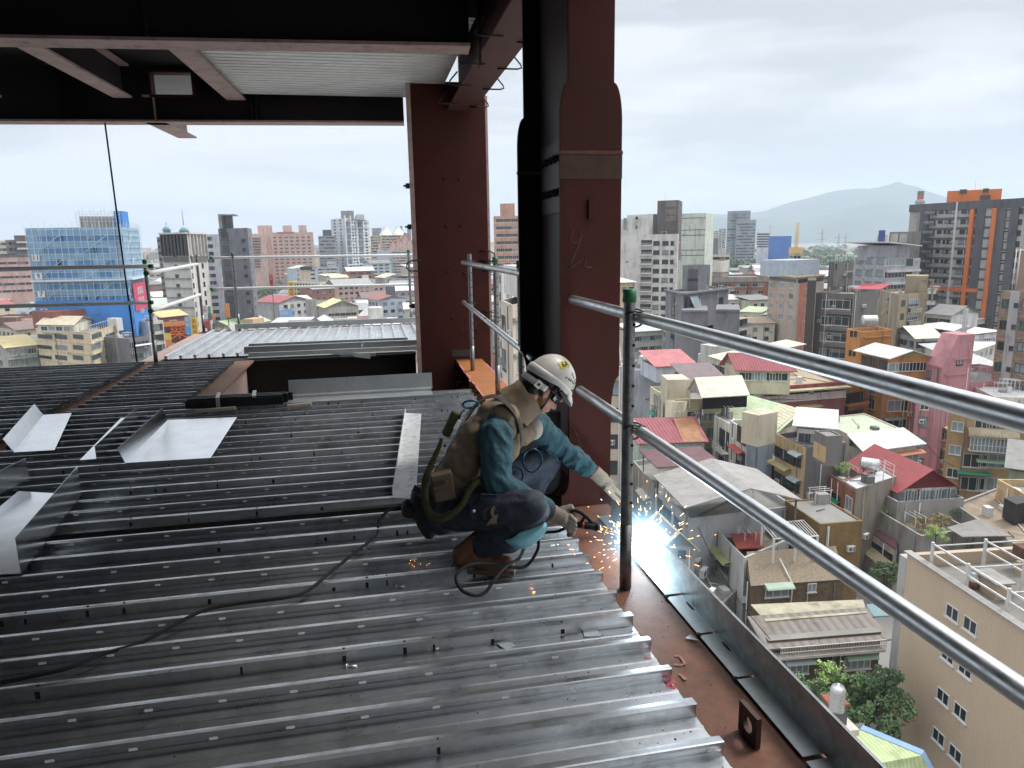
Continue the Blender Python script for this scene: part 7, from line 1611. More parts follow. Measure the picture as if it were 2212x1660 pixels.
b = BF('beige_row', 'long beige row of flats with dark window slots beyond the pale green block', 'apartment block', '1', (990,915), (1248,912), 16, (430,430), W('far_beige2', 205,192,172,.8)); b.even(0, 5, 12, w=2.4, h=1.4, fr='d', sill=False)
b = BF('beige_box', 'small beige roof house behind the light blue metal box', 'house', '1', (1838,895), (1975,892), 10, (330,330), W('far_tan', 196,176,150,.8)); b.even(0, 4, 3, w=1.2, h=1.4, fr='d')
b = BF('sign_house', 'white building with blue lettering panel behind the canopy office', 'building', '2', (702,712), (820,708), 14, (330,330), W('white_stucco',0,0,0))
mb = MB(); u_, z_ = b.hit(0,'2',748,740); a_, d_, n_, L_ = b.face(0); mb.obox(a_+d_*(u_-1.2)+n_*.05+UPZ*(z_-3), d_*2.4, n_*.1, UPZ*6); b.part(mb, 'sign_panel', mat('sign_blue', rgb(60,80,160), rough=.5))
def absorb(t, b, name):
 kids = [o for o in bpy.data.objects if o.parent == t.root]
 main = next((o for o in kids if o.name.split('.')[0] == 'wall'), None) or next(o for o in kids if 'roof' in o.name)
 lab = t.root.get('label'); main.name = name
 for o in kids: WORLD.setdefault(o.name, o.matrix_basis.copy())
 attach(main, b, Matrix.Identity(4))
 for o in kids:
  if o != main: attach(o, main, o.matrix_basis.copy())
 main['label'] = lab; bpy.data.objects.remove(t.root)
 for o in [q for q in bpy.data.objects if q.parent == main]:      # sub-parts go no deeper
  for g in [q for q in bpy.data.objects if q.parent == o]: attach(g, main, g.matrix_basis.copy())
class _T:
 def __init__(s, r): s.root = r
by_label = {o['label']: o for o in bpy.data.objects if o.get('label')}
def L_of(start): return next(o for l, o in by_label.items() if l.startswith(start))
for child, parent, nm in (('brown roof tower', 'white apartment tower with', 'stair_tower'), ('grey roof tower with', 'mid grey modern', 'stair_tower'), ('square brick tower', 'red brick building with grey', 'stair_tower'), ('tall dark grey blank', 'dark grey apartment', 'stair_tower'),
 ('glazed top storey', 'grey blue office block with a', 'penthouse'), ('penthouse with white', 'orange apartment house', 'penthouse'), ('orange stair tower', 'orange apartment house', 'stair_tower'), ('lower balcony wing', 'orange apartment house', 'side_wing'), ('pink stair tower', 'pink apartment house', 'stair_tower'),
 ('tall pink wing', 'pink apartment house', 'side_wing'), ('small bare concrete stair', 'ochre fronted house', 'stair_tower'), ('lower red brick wing', 'red brick house', 'side_wing')):
 absorb(_T(L_of(child)), L_of(parent), nm)
NETB = mat('blue_net', (.25,.39,.53), rough=.9, var=.18, scale=.25, streak=2.5, dirt=(.10,.26,.48), dirt_amt=.6, dscale=.8)
b = B3('netted_tower', 'tower under construction wrapped in blue netting and scaffolding, numbered 5 to 11', 'building site', 'L', (192,418), (925,412), (1058,415), (252,240,262), NETB)
WN = mat('scaffold_pipe', (.56,.64,.68), rough=.6)
for f in (0, 1):
 a_, d_, n_, L_ = b.face(f); mb = MB(); k_ = int(L_/1.8); H_ = b.z-GZ
 for i in range(k_+1): mb.obox(a_+d_*(L_*i/k_-.05)+n_*.35+UPZ*GZ, d_*.1, n_*.1, UPZ*(H_+1.6*(1 if i % 2 else .6)))
 z_ = GZ+1.7
 while z_ < b.z+.9: mb.obox(a_+n_*.36+UPZ*z_, d_*L_, n_*.1, UPZ*(.1)); z_ += 1.75
 for i in range(0, k_-6, 7):
  for r in range(5): mb.tube([a_+d_*(L_*i/k_)+n_*.5+UPZ*(GZ+9+r*7), a_+d_*(L_*(i+5)/k_)+n_*.5+UPZ*(GZ+16+r*7)], .07, 4)
 b.part(mb, 'scaffold', WN)
 b.slab(f, b.hit(0,'L',500,1140)[1]-14, 13.5+b.hit(0,'L',500,965)[1]-b.hit(0,'L',500,1140)[1]+.0, .75, mat('bright_blue_tarp', (.055,.23,.60), rough=.8, var=.12, scale=.3), 'tarpaulin') if f == 0 else b.slab(1, GZ, b.hit(0,'L',500,975)[1]-GZ, .75, mat('bright_blue_tarp',(0,0,0)), 'tarpaulin')
 b.slab(f, b.hit(0,'L',500,830)[1], .5, 1.6, WN, 'catch_deck')
DKW = mat('dark_window_bay', (.10,.23,.42), rough=.8, var=.1)
def dk_mesh(w, h):
 def f(mb): mb.box(-w/2, 0, -h/2, w/2, .12, h/2)
 return unit_mesh(('window_opening', w, h), f, [DKW])
for i in range(10):
 for r in range(9):
  if WR.random() < .35: continue
  u_, z_ = b.hit(0, 'L', 330+i*62+WR.uniform(-9,9), 500); b.put(dk_mesh(4. if i % 2 else 2.6, 1.7), 'window_opening', 0, u_, z_-r*3.45)
for txt, xx, yy in (('11',290,650), ('9',310,790), ('7',332,926), ('5',354,1062)):
 u_, z_ = b.hit(0,'L',xx,yy); a_, d_, n_, L_ = b.face(0); p_ = a_+d_*u_+n_*.95; p_.z = z_
 mb = MB(); mb.obox(p_-d_*1.0-UPZ*.95, d_*2.0, n_*.06, UPZ*1.9); o_ = b.part(mb, 'number_board', WHITEM)
 tm = text_mesh(txt, 2.0, FR['d'], .04); x_ = n_.cross(UPZ)*-1; attach(link('lettering', tm, None, frame(d_, UPZ, d_.cross(UPZ), p_+d_.cross(UPZ)*.12)), o_); WORLD[o_.name] = Matrix.Identity(4)
pe = block(b, 'L', (605,335), (925,330), 252, 14, CONC, 'penthouse', b.z-.8)
mb = MB(); a_, b_ = pd('L',868,290,251), pd('L',930,290,251); mb.prism([V((q.x,q.y,b.z)) for q in (a_, b_, b_+V((0,6,0)), a_+V((0,6,0)))], (0,0,a_.z-b.z)); b.part(mb, 'penthouse_net', mat('bright_blue_tarp',(0,0,0)))
mb = MB()
for i in range(13):
 p_ = pd('L', 575+i*28, 300, 250.5); mb.obox(V((p_.x,p_.y,b.z)), (.1,0,0), (0,.1,0), UPZ*(p_.z-b.z+(i % 3)*.8))
for yy in (300, 320, 345, 370): a_, b_ = pd('L',575,yy,250.5), pd('L',925,yy,250.5); mb.obox(a_, b_-a_, (0,.1,0), UPZ*.1)
b.part(mb, 'penthouse_scaffold', WN)
u0_, z0_ = b.hit(1,'L',990,850); u1_, z1_ = b.hit(1,'L',1110,1030); a_, d_, n_, L_ = b.face(1)
mb = MB(); mb.obox(a_+d_*u0_+n_*.9+UPZ*z1_, d_*(u1_-u0_), n_*.1, UPZ*(z0_-z1_)); bn = b.part(mb, 'banner', mat('red_banner', rgb(214,60,100,.85), rough=.7, var=.06))
for i, (t_, s_) in enumerate((('建築品', 2.6), ('質保證', 2.6), ('安全第一', 1.6), ('02-2999', 1.8))):
 tm = text_mesh(t_, s_, WHITEM, .04); p_ = a_+d_*((u0_+u1_)/2)+n_*1.05; p_.z = z0_-2.6-i*3.1; attach(link('lettering', tm, None, frame(d_, UPZ, d_.cross(UPZ), p_)), bn)
b = BF('pink_hall', 'long low pink building with rows of small windows at the left border', 'building', 'L', (-300,650), (250,632), 30, (430,430), W('pink_beige2', 214,170,158,.8), roofm=CONCD); b.slab(0, b.z-.1, 1.2, .3, CONCD)
b.even(0, 5, 24, w=1.3, h=1.1, top=3., fh=3.4, fr='g', sill=False)
b = BF('grey_block', 'dark grey block with white balcony bands left of the netted tower', 'apartment block', 'L', (105,478), (222,465), 22, (460,460), DG);
for r in range(11): b.slab(0, b.z-4-r*3.3, .9, .8, W('white_stucco',0,0,0), 'balcony_band', .1, .8)
b = BF('grey_block', 'plain grey block with narrow windows at the left border', 'apartment block', 'L', (38,512), (130,505), 20, (480,480), CONC); b.even(0, 9, 4, w=1.4, h=1.5, fr='d', sill=False)
b = BF('beige_block', 'beige block cut by the left border behind the pink hall', 'apartment block', 'L', (-80,520), (45,512), 20, (520,520), W('far_beige2',0,0,0)); b.even(0, 9, 5, w=1.8, h=1.4, fr='g', sill=False)
BRR = W('brick_old', 150,100,88,.74, brick=dict(w=.6,h=.3,m=.04,dark=.8,uv=True,off=.5))
b = BF('brick_hall', 'old red brick hall with pale blue green sheet roof left of the netted tower', 'hall', 'L', (-200,1000), (235,960), 20, fl(5.0), BRR, parapet=0); b.shed(RF('blue_green_sheet',0,0,0), .2, 2.2, over=.5); b.even(0, 3, 5, w=1.5, h=2., fr='w')
b = BF('brick_hall', 'dark red brick block with tall arched bays beside the netted tower', 'hall', 'L', (120,1105), (300,1080), 14, fl(4.1), BRR); b.even(0, 1, 4, w=1.6, h=6, top=5, fr='n', bars=0)
b = BF('brick_wall', 'tan brick house in front of the dark brick block', 'house', 'L', (-100,1140), (120,1110), 10, fl(3.4), W('tan_brick', 196,152,120,.76, brick=dict(w=.8,h=.3,m=.04,dark=.85,uv=True)))
b = B3('old_house', 'old grey house with mustard sheet roof at the left border above the deck', 'house', 'L', (-30,1300), (45,1345), (285,1320), fl(4.0), W('old_grey',0,0,0), parapet=0); b.shed(RF('mustard_sheet', 226,196,110,.82), .1, 1.6, along=1, over=.5); b.even(1, 4, 3, w=2.4, h=1.6, top=1.4, fr='w', gl='l', bars=3); b.slab(1, b.z-3.2, .15, 1.2, mat('awning_pale_green',(0,0,0)), 'awning'); b.slab(1, b.z-6.3, .15, 1.2, mat('awning_pale_green',(0,0,0)), 'awning')
b = BF('old_house', 'old grey wall house at the left border beside the mustard roof', 'house', 'L', (-140,1300), (30,1330), 10, fl(3.9), W('old_grey',0,0,0)); b.even(0, 4, 3, w=2, h=1.6, fr='g')
STR = W('cream_stripe', 224,204,164,.82)
b = B3('cream_office', 'cream office block with dark window bands and a brown roof house', 'office block', 'L', (272,1190), (690,1225), (905,1158), fl(5.6), STR)
for r, yy in enumerate((1255, 1337, 1415)):
 b.grid(0, 'L', yy, [(345,7.5), (470,6), (600,5)], 1, h=1.3, fr='g', bars=6, sill=False); b.grid(1, 'L', yy-10, [(740,7), (845,7)], 1, h=1.4, fr='g', gl='g' if r != 1 else 'k', bars=5, sill=False)
 z_ = b.hit(0,'L',600,yy)[1]
 for f in (0, 1): b.slab(f, z_-1.7, .25, .18, STR, 'ledge'); b.slab(f, z_+1.2, .18, .12, STR, 'ledge')
b.box('L', (392,1065), (672,1040), b.z-.7, b.z+4.6, 10, W('brown_render', 150,92,82,.76), 'roof_house')
s_ = B3('roof_shelter', 'pale sheet shelter on the roof of the cream office block', 'roof shelter', 'L', (285,1160), (560,1165), (700,1120), b.z+1.6, CRM, base=b.z-.7, parapet=0); s_.gable(RF('tan_sheet', 208,186,148,.82), 1.6, over=.5); s_.even(0,1,4,w=2.2,h=1.2,top=1.1,fr='w',gl='l'); absorb(s_, b.root, 'roof_shelter')
mb = MB(); p_ = pz('L', 790, 1080, b.z+3); mb.obox(p_-V((3,0,0)), (6,0,0), (0,3,0), UPZ*.1); b.part(mb, 'pink_canopy', RF('pink_red_sheet',0,0,0))
mb = MB(); a_, d_, n_, L_ = b.face(1)
for i in range(14): mb.obox(a_+d_*(L_*i/13)+UPZ*b.z, d_*.06, n_*.06, UPZ*2)
mb.obox(a_+UPZ*(b.z+1.9), d_*L_, n_*.06, UPZ*.08); b.part(mb, 'roof_railing', WHITEM)
b = BF('grey_house', 'narrow plain grey house with blue shop banner right of the cream office', 'house', 'L', (890,1272), (985,1262), 12, fl(4.8), W('grey_plain', 158,156,154,.8)); mb = MB(); u_, z_ = b.hit(0,'L',990,1400); a_, d_, n_, L_ = b.face(0); mb.obox(a_+d_*(u_-1.8)+n_*.1+UPZ*(z_-6), d_*3.6, n_*.15, UPZ*11); sg = b.part(mb, 'shop_banner', mat('sign_light_blue', rgb(90,160,225), rough=.5));
for i, t_ in enumerate('商務旅店'): attach(link('lettering', text_mesh(t_, 2.2, WHITEM, .03), None, frame(d_, UPZ, d_.cross(UPZ), a_+d_*u_+n_*.3+UPZ*(z_+3.2-i*2.4))), sg)
b = BF('grey_house', 'grey glazed house with white awning between the banner house and the corner post', 'house', 'L', (985,1270), (1135,1250), 12, fl(4.9), W('dark_grey_plain', 120,118,122,.8)); b.even(0, 5, 4, w=2., h=1.6, fr='g', gl='k'); b.grid(0,'L',1310,[(1085,5)],1,kind='awn',m=WHITEM)
b = BF('grey_house', 'pale grey house with white roof rooms behind the blue shop banner', 'house', 'L', (880,1165), (1130,1140), 16, fl(5.3), W('grey_white',0,0,0)); b.even(0, 4, 5, w=1.8, h=1.4); b.box('L', (890,1115), (935,1110), b.z-.6, b.z+3, 4, WHITEM)
b = BF('ornate_house', 'white ornate house front with arched windows and pediment', 'house', 'L', (1135,1140), (1250,1128), 12, fl(5.6), W('ornate_white', 226,220,208,.84)); b.even(0, 5, 4, w=1.1, h=1.9, fr='n', bars=1); a_, d_, n_, L_ = b.face(0); mb = MB(); mb.prism([a_+d_*L_*.3+UPZ*b.z, a_+d_*L_*.7+UPZ*b.z, a_+d_*L_*.5+UPZ*(b.z+2.4)], n_*-.5); b.part(mb, 'pediment', b.wall)
b = BF('sign_house', 'maroon building with big orange Chinese medicine sign', 'shop', 'L', (1252,1172), (1428,1158), 16, fl(4.7), W('maroon_dark', 110,48,48,.8)); u_, z_ = b.hit(0,'L',1370,1215); a_, d_, n_, L_ = b.face(0)
attach(link('lettering', text_mesh('藥', 6.2, mat('neon_orange', rgb(255,110,30), rough=.5), .1), None, frame(d_, UPZ, d_.cross(UPZ), a_+d_*u_+n_*.25+UPZ*z_)), b.w); b.slab(0, b.z-.3, 1.4, .5, mat('sign_orange', rgb(240,140,60), rough=.6), 'sign_band'); b.slab(0, b.hit(0,'L',1370,1310)[1]-1.6, 1.6, .7, mat('sign_cream', rgb(236,226,190), rough=.6, var=.3, scale=1.2), 'sign_band', .3, 1.); b.slab(0, b.hit(0,'L',1290,1250)[1]-1.2, 2.2, .7, mat('sign_yellow', rgb(245,210,60), rough=.6), 'sign_band', 0, .26); b.slab(0, b.hit(0,'L',1290,1300)[1]-1.2, 2.0, .7, mat('sign_orange',(0,0,0)), 'sign_band', 0, .26)
b = BF('yellow_roof_house', 'reddish house with yellow sheet roof above the maroon sign building', 'house', 'L', (1232,1105), (1430,1085), 10, fl(5.3), W('maroon_tile',0,0,0), parapet=0); b.gable(RF('mustard_sheet',0,0,0), 1.6, over=.5)
b = BF('market_hall', 'wide pale blue hall with light green ridge roof behind the corner post', 'hall', 'L', (1165,1035), (1565,1010), 24, fl(5.1), W('pale_blue_hall', 204,210,218,.82), parapet=0); b.gable(RF('pale_green_roof', 214,226,204,.84), 3, over=.6)
WF = W('warm_white', 216,210,202,.82)
b = B3('framed_apartment', 'warm white apartment block with open column crown and turquoise roof pyramids', 'apartment block', 'L', (1224,462), (1432,455), (1572,452), (300,290,310), WF)
fh = 3.35
for f, nn in ((0, 8), (1, 6)):
 a_, d_, n_, L_ = b.face(f); b.slab(f, b.z-8.3, 8., .04, mat('crown_shadow_wall', rgb(120,110,104,.8), var=.1), 'recess', .06, .96)
 for i in range(nn): mb = MB(); mb.obox(a_+d_*(L_*(.06+.9*i/(nn-1))-.3)+n_*-.02+UPZ*(b.z-8.4), d_*.55, n_*.7, UPZ*8); b.part(mb, 'crown_column', WF if f else FR['d'])
 b.slab(f, b.z-.5, .6, .8, WF, 'crown_beam'); b.slab(f, b.z-10.6, 2.0, .5, DG, 'crown_railing', .06, .96)
b.grid(0, 'L', 642, [(1342,1.8)], 9, fh=3.55, h=1.4, fr='g', sill=False)
for r in range(9): b.slab(0, b.z-13.4-r*3.55, .5, .3, CONC, 'ledge')
b.grid(1, 'L', 640, [(1462,1.5), (1500,2.2), (1545,2.2)], 11, fh=3.55, h=2., fr='d', sill=False)
for xx, yy, r_, hh in ((1278,440,2.0,2.2), (1412,448,2.4,2.5)):
 p_ = pd('L', xx, yy, 306); py = MB(); zb_ = b.z-.5
 py.lathe((p_.x,p_.y,zb_), [(r_*.75,0), (r_*.75,p_.z-zb_), (r_,p_.z-zb_), (.1,p_.z-zb_+hh)], 4); py.tube([V((p_.x,p_.y,p_.z-zb_+hh+zb_-.2)), V((p_.x,p_.y,p_.z+hh+(6 if xx > 1400 else 1)))], .18, 5); b.part(py, 'roof_pyramid', mat('turquoise_roof', rgb(140,190,200,.85), rough=.5, var=.1))
b = BF('lavender_tower', 'pale lavender tower between the framed block and the dark grey tower', 'apartment block', 'L', (1566,470), (1672,462), 20, (345,345), W('lavender', 206,206,216,.82)); b.even(0, 12, 3, w=1.2, h=1.6, fr='g', sill=False, u0=.1, u1=.5)
b = BF('brown_tower', 'thin brown grey tower behind the framed white block', 'apartment block', 'L', (1200,490), (1240,486), 14, (420,420), W('taupe',0,0,0)); b.even(0, 12, 2, w=1.4, h=1.4, fr='d', sill=False)
DGT = W('slate_tower', 122,122,134,.8, brick=dict(w=1.2,h=.4,m=.04,dark=.9,uv=True))
b = B3('slate_tower', 'dark slate grey tower with stacked recessed panels and roof frame', 'apartment block', 'L', (1670,424), (1895,420), (1930,448), (320,310,326), DGT)
for r in range(9): b.slab(0, b.z-5.5-r*5.2, .5, .5, DGT, 'ledge', .06, .36); b.slab(0, b.z-4.8-r*5.2-.2, 3.6, .06, GMD, 'recess', .08, .34)
b.grid(0, 'L', 520, [(1865,2.)], 12, fh=3.5, h=1.6, fr='g'); b.grid(1, 'L', 500, [(1912,2.)], 12, fh=3.5, h=1.6, fr='g')
t = block(b, 'L', (1676,332), (1782,328), 318, 8, DGT, 'roof_frame', b.z-.7);
mb = MB(); a_, b_ = pd('L',1672,325,317), pd('L',1800,325,317); mb.obox(a_-V((0,.5,0)), b_-a_, (0,9,0), UPZ*.5); mb.obox(V((a_.x,a_.y-.5,b.z)), (1.2,0,0), (0,2,0), UPZ*(a_.z-b.z)); b.part(mb, 'roof_canopy', CONC)
a2, b2 = pd('L',1676,360,317.4), pd('L',1782,360,317.4); dd = (b2-a2); mb = MB(); mb.obox(a2+dd*.12-UPZ*7, dd*.3, (0,-.2,0), UPZ*9); mb.obox(a2+dd*.55-UPZ*7, dd*.3, (0,-.2,0), UPZ*9); b.part(mb, 'window', GLASS)
PK = W('pink_tile', 236,196,180,.84)
b = BF('pink_complex', 'large pink apartment complex with rows of balcony slots and roof boxes', 'apartment block', 'M', (600,322), (1005,318), 60, (760,760), PK)
for r in range(12):
 zz = b.z-4.5-r*3.6
 b.slab(0, zz-1.2, 1.3, .25, mat('slot_dark', rgb(120,92,88,.8), var=.2, scale=.1), 'balcony_slot', .10+.02*(r % 3), .95)
for i in range(9): b.vstrip(0, 'M', 610+i*48, 400, GZ, b.z-2, 2.2, .5, PK, 'pier')
for x0_, x1_, y_ in ((530,655,262), (745,822,262), (880,948,260)): block(b, 'M', (x0_,y_), (x1_,y_), 775, 20, PK, 'roof_house', b.z-1)
lw = block(b, 'M', (470,332), (602,332), 740, 40, PK, 'side_wing', GZ)
for r in range(11):
 a_, b_ = pd('M',478,380+r*24,739.5), pd('M',560,380+r*24,739.5); mb = MB(); mb.obox(a_, b_-a_, (0,-.5,0), UPZ*1.3); attach(mb.build('balcony_slot', mat('slot_dark',(0,0,0))), lw)
b.slab(0, b.z-1.2, 1.6, .6, mat('red_eave', rgb(205,110,90,.8), var=.1), 'eave', .25, .6)
b = BF('grey_balcony_block', 'blue grey balcony block left of the white stepped tower', 'apartment block', 'M', (1048,352), (1195,348), 40, (800,800), W('blue_grey', 158,160,170,.8)); b.even(0, 13, 6, w=4.2, h=1.8, fr='w', gl='k', fh=3.6, sill=False); block(b, 'M', (1085,300), (1160,297), 805, 12, GMD, 'roof_house', b.z-1)
SW = W('stepped_white', 206,210,212,.84)
b = B3('stepped_tower', 'tall white and grey stepped tower with dark glass strips', 'apartment block', 'M', (1155,232), (1270,200), (1480,215), (860,830,880), SW)
b.even(0, 22, 2, w=5, h=1.9, fr='g', gl='k', fh=3.4, sill=False); b.even(1, 22, 6, w=6, h=2., fr='w', gl='k', fh=3.4, sill=False)
for xx in (1300, 1405): b.vstrip(1, 'M', xx, 300, GZ+20, b.z-3, 7, .6, W('dark_glass_strip', 92,104,116,.8, var=.25, scale=.3), 'glass_strip')
for xx in (1278, 1325, 1372, 1430): b.vstrip(1, 'M', xx, 300, GZ+20, b.z+3, 2., .9, SW, 'fin')
block(b, 'M', (1370,168), (1440,166), 850, 20, SW, 'upper_block', b.z-1); block(b, 'M', (1240,137), (1350,135), 845, 20, CONC, 'roof_house', b.z-1)
for i in range(10): b.slab(1, b.z-3-i*7, .5, 1., SW, 'balcony_band')
b = BF('tan_block', 'tan block with two pale pyramid roofs right of the stepped tower', 'apartment block', 'M', (1575,345), (1762,345), 40, (980,980), W('tan_far', 206,180,146,.82)); b.even(0, 11, 8, w=3.4, h=1.8, fr='n', fh=3.6, sill=False)
for xx in (1625, 1728): p_ = pd('M', xx, 345, 990); py = MB(); py.lathe((p_.x,p_.y,b.z-.5), [(13,0), (4,11), (4,12), (0,12)], 4); b.part(py, 'roof_pyramid', mat('pale_roof_far', rgb(214,216,204,.8)))
b = BF('tan_block', 'shorter tan block wedged against the stepped tower', 'apartment block', 'M', (1492,352), (1560,350), 30, (960,960), W('tan_far',0,0,0)); b.even(0, 10, 3, w=3.4, h=1.8, fr='n', fh=3.6, sill=False)
b = BF('gabled_pink_block', 'pink block with stepped red gables beside the box column', 'apartment block', 'M', (1665,480), (1850,470), 40, (900,900), PK); b.even(0, 8, 9, w=2.6, h=1.8, fr='w', gl='k', fh=3.4, sill=False)
for i, (xx, yy) in enumerate(((1690,420), (1740,400), (1790,365), (1830,400))):
 a_, b_ = pd('M', xx-32, yy+30, 905), pd('M', xx+32, yy+30, 905); a_.z = b_.z = (a_.z+b_.z)/2; mb = MB(); mb.prism([V((a_.x,a_.y,b.z-2)), V((b_.x,b_.y,b.z-2)), b_, (a_+b_)/2+UPZ*9, a_], (0,25,0)); o_ = b.part(mb, 'gable', PK); mb = MB(); mb.obox(a_-V((0,.6,0)), (a_+b_)/2+UPZ*9.5-a_, (0,26,0), UPZ*1.2); mb.obox(b_-V((0,.6,0)), (a_+b_)/2+UPZ*9.5-b_, (0,26,0), UPZ*1.2); attach(mb.build('gable_trim', mat('red_tile_far', rgb(214,92,74,.8))), o_)
for i, (x0_, x1_, y_, d__, lab) in enumerate(((1505,1588,285,1600,'hazy blue grey slab far behind the tan blocks'), (1712,1765,268,1900,'hazy slim blue tower left of the box column'), (1805,1836,275,1900,'hazy tower touching the box column edge'), (1770,1836,328,1500,'hazy dark low tower beside the box column'))):
 b = BF('far_tower', lab, 'tower', 'M', (x0_,y_), (x1_,y_), 25, (d__,d__), W('far_tower',0,0,0)); b.even(0, 14, 4, w=4, h=2, fr='g', fh=4, sill=False)
TE = W('teal_frame', 110,178,168,.82)
b = BF('teal_hall', 'teal framed glass building in the middle distance', 'office block', 'M', (1215,560), (1680,548), 40, (880,880), TE); b.even(0, 1, 5, w=15, h=11, top=8, fr='g', gl='g', bars=6, sill=False); b.even(0, 1, 10, w=7, h=3, top=17.5, fr='w', gl='g', bars=3, sill=False)
for x0_, x1_, y_ in ((1290,1445,482), (1550,1662,474)):
 block(b, 'M', (x0_,y_), (x1_,y_), 895, 15, W('pale_violet_box', 190,200,220,.82), 'roof_box', b.z-1)
b = BF('grey_white_block', 'pale blue grey window block left of the teal building', 'office block', 'M', (1040,622), (1222,612), 25, (760,760), W('pale_bluegrey', 196,202,208,.82)); b.even(0, 4, 10, w=3.4, h=1.8, fr='w', gl='k', fh=3.6, sill=False)
for i, (x0_, x1_, y_, d__, lab) in enumerate(((788,862,618,640,'plain pale blue box building left of the beige school tower'), (978,1042,618,640,'plain pale blue box building right of the beige school tower'), (1120,1200,570,780,'pale blue box on the window block'))):
 b = BF('plain_block', lab, 'building', 'M', (x0_,y_), (x1_,y_), 14, (d__,d__), W('pale_bluegrey',0,0,0)); b.even(0,1,2,w=2,h=1.2,top=3)
SCH = W('school_beige', 208,192,168,.82)
b = B3('school', 'beige school like block with tower and square windows', 'school', 'M', (790,740), (1065,752), (1150,738), fl(4.6), SCH); b.even(0, 4, 9, w=2.2, h=1.9, fr='d', sill=False); b.even(1, 3, 2, w=6, h=1.6, fr='d', sill=False)
block(b, 'M', (878,625), (982,622), 560, 12, SCH, 'stair_tower', b.z-1); t_ = pd('M', 878, 640, 559)
for i in range(4): p_ = pd('M', 895+i*22, 640, 559.5); mb = MB(); mb.obox(p_, (3,0,0), (0,-.3,0), UPZ*2); b.part(mb, 'window', GLASS)
def sign(k, x, y, w, h, dist, m, lab, txt=None, tm=None, ts=None):
 p_ = pd(k, x, y, dist); root = empty('shop_sign', (p_.x,p_.y,p_.z), lab, 'sign'); mb = MB(); r_ = V((RGT.x,RGT.y,0)).normalized(); f_ = V((-r_.y, r_.x, 0))
 mb.obox(p_-r_*w/2-UPZ*h/2, r_*w, f_*.4, UPZ*h); o_ = attach(mb.build('board', m), root)
 mb = MB(); mb.obox(p_-UPZ*h/2+f_*.1, r_*.25, f_*.2, UPZ*(GZ-p_.z+h/2)); attach(mb.build('pole', CONCD), root)
 if txt:
  for i, ch in enumerate(txt): attach(link('lettering', text_mesh(ch, ts, tm, .05), None, frame(r_, UPZ, -f_, p_-f_*.06+UPZ*(h/2-ts*.75-i*ts*1.1))), o_)
SY, SR, SG, SO, SB = mat('sign_yellow',(0,0,0)), mat('sign_red', rgb(206,44,60), rough=.5), mat('sign_green', rgb(50,140,110), rough=.5), mat('sign_orange',(0,0,0)), mat('sign_light_blue',(0,0,0))
sign('M', 820, 805, 3.9, 8.4, 430, SY, 'tall yellow sign board before the beige school', '餐廳館', mat('sign_red_ink', rgb(190,60,20)), 2.3)
SG_ = [(330,915,SR,'red vertical sign beside the far post on the avenue'), (300,935,SG,'green vertical sign left of the red one on the avenue'), (405,880,SG,'green vertical sign high beside the slate tower'), (455,893,SR,'small orange red sign on the right edge of the slate tower'), (272,985,SO,'orange sign over the avenue behind the leftmost far post'), (115,1010,SG,'long teal sign on the left side of the avenue'), (88,1000,WHITEM,'white vertical sign beside the long teal sign'), (98,1078,SR,'pink red sign under the white vertical sign'), (150,1040,SO,'orange sign right of the teal sign'), (432,950,SR,'small red sign above the avenue trees'), (648,725,SR,'thin red sign before the pink complex')]
for i, (x_, y_, m_, lab) in enumerate(SG_): sign('M', x_, y_, 1.5, 4.6 if i not in (3,8,9) else 2.2, 330 if y_ < 960 else 255, m_, lab, '大吉' if m_ != WHITEM else '小吃', WHITEM if m_ != WHITEM else mat('sign_red',(0,0,0)), 1.0)
sign('L', 1490, 1180, 2.0, 5.4, 225, SY, 'yellow vertical sign right of the maroon sign building', '永和豆', mat('sign_red_ink',(0,0,0)), 1.5); sign('L', 1440, 1170, 1.6, 5.2, 228, SB, 'light blue vertical sign beside the maroon building', '眼鏡', WHITEM, 1.3)
b = B3('billboard_house', 'white house with light green wall and blue city skyline billboard', 'house', 'M', (622,985), (700,1005), (920,930), (345,335,350), W('white_stucco',0,0,0)); b.slab(1, b.z-1.5, 4.5, .2, W('light_green_wall', 214,222,150,.84), 'green_wall', .4, .96); u_, z_ = b.hit(1,'M',805,1035); a_, d_, n_, L_ = b.face(1); mb = MB(); mb.obox(a_+d_*L_*.03+n_*.3+UPZ*(z_-4.2), d_*L_*.92, n_*.2, UPZ*7.6); bb_ = b.part(mb, 'billboard', mat('billboard_blue', rgb(110,165,225), rough=.5, var=.15, scale=.2))
rnd = random.Random(4); mb = MB()
for i in range(22): w_ = rnd.uniform(.4,.9); mb.obox(a_+d_*(L_*.06+L_*.82*i/22)+n_*.5+UPZ*(z_-4.1), d_*w_, n_*.03, UPZ*rnd.uniform(.8,3.4))
attach(mb.build('skyline_print', mat('print_white', rgb(205,225,245))), bb_); attach(link('lettering', text_mesh('都會城', 1.7, WHITEM, .03), None, frame(d_, UPZ, d_.cross(UPZ), a_+d_*L_*.22+n_*.55+UPZ*(z_+1.6))), bb_)
b = BF('red_gable_house', 'long house with white gable and red roof edge behind the billboard', 'house', 'M', (715,920), (985,895), 18, fl(4.6), W('grey_white',0,0,0), parapet=0); b.gable(RF('red_edge', 190,80,80,.82), 2.4, along=1, over=.5, wallm=W('white_stucco',0,0,0)); b.even(0,3,4,w=1.6,h=1.4,fr='g')
b = BF('arch_house', 'grey house front with tall pointed arch window', 'house', 'M', (1030,905), (1110,900), 14, fl(5.0), W('arch_grey', 190,186,178,.82)); u_ = b.face(0)[3]/2; a_, d_, n_, L_ = b.face(0); mb = MB()
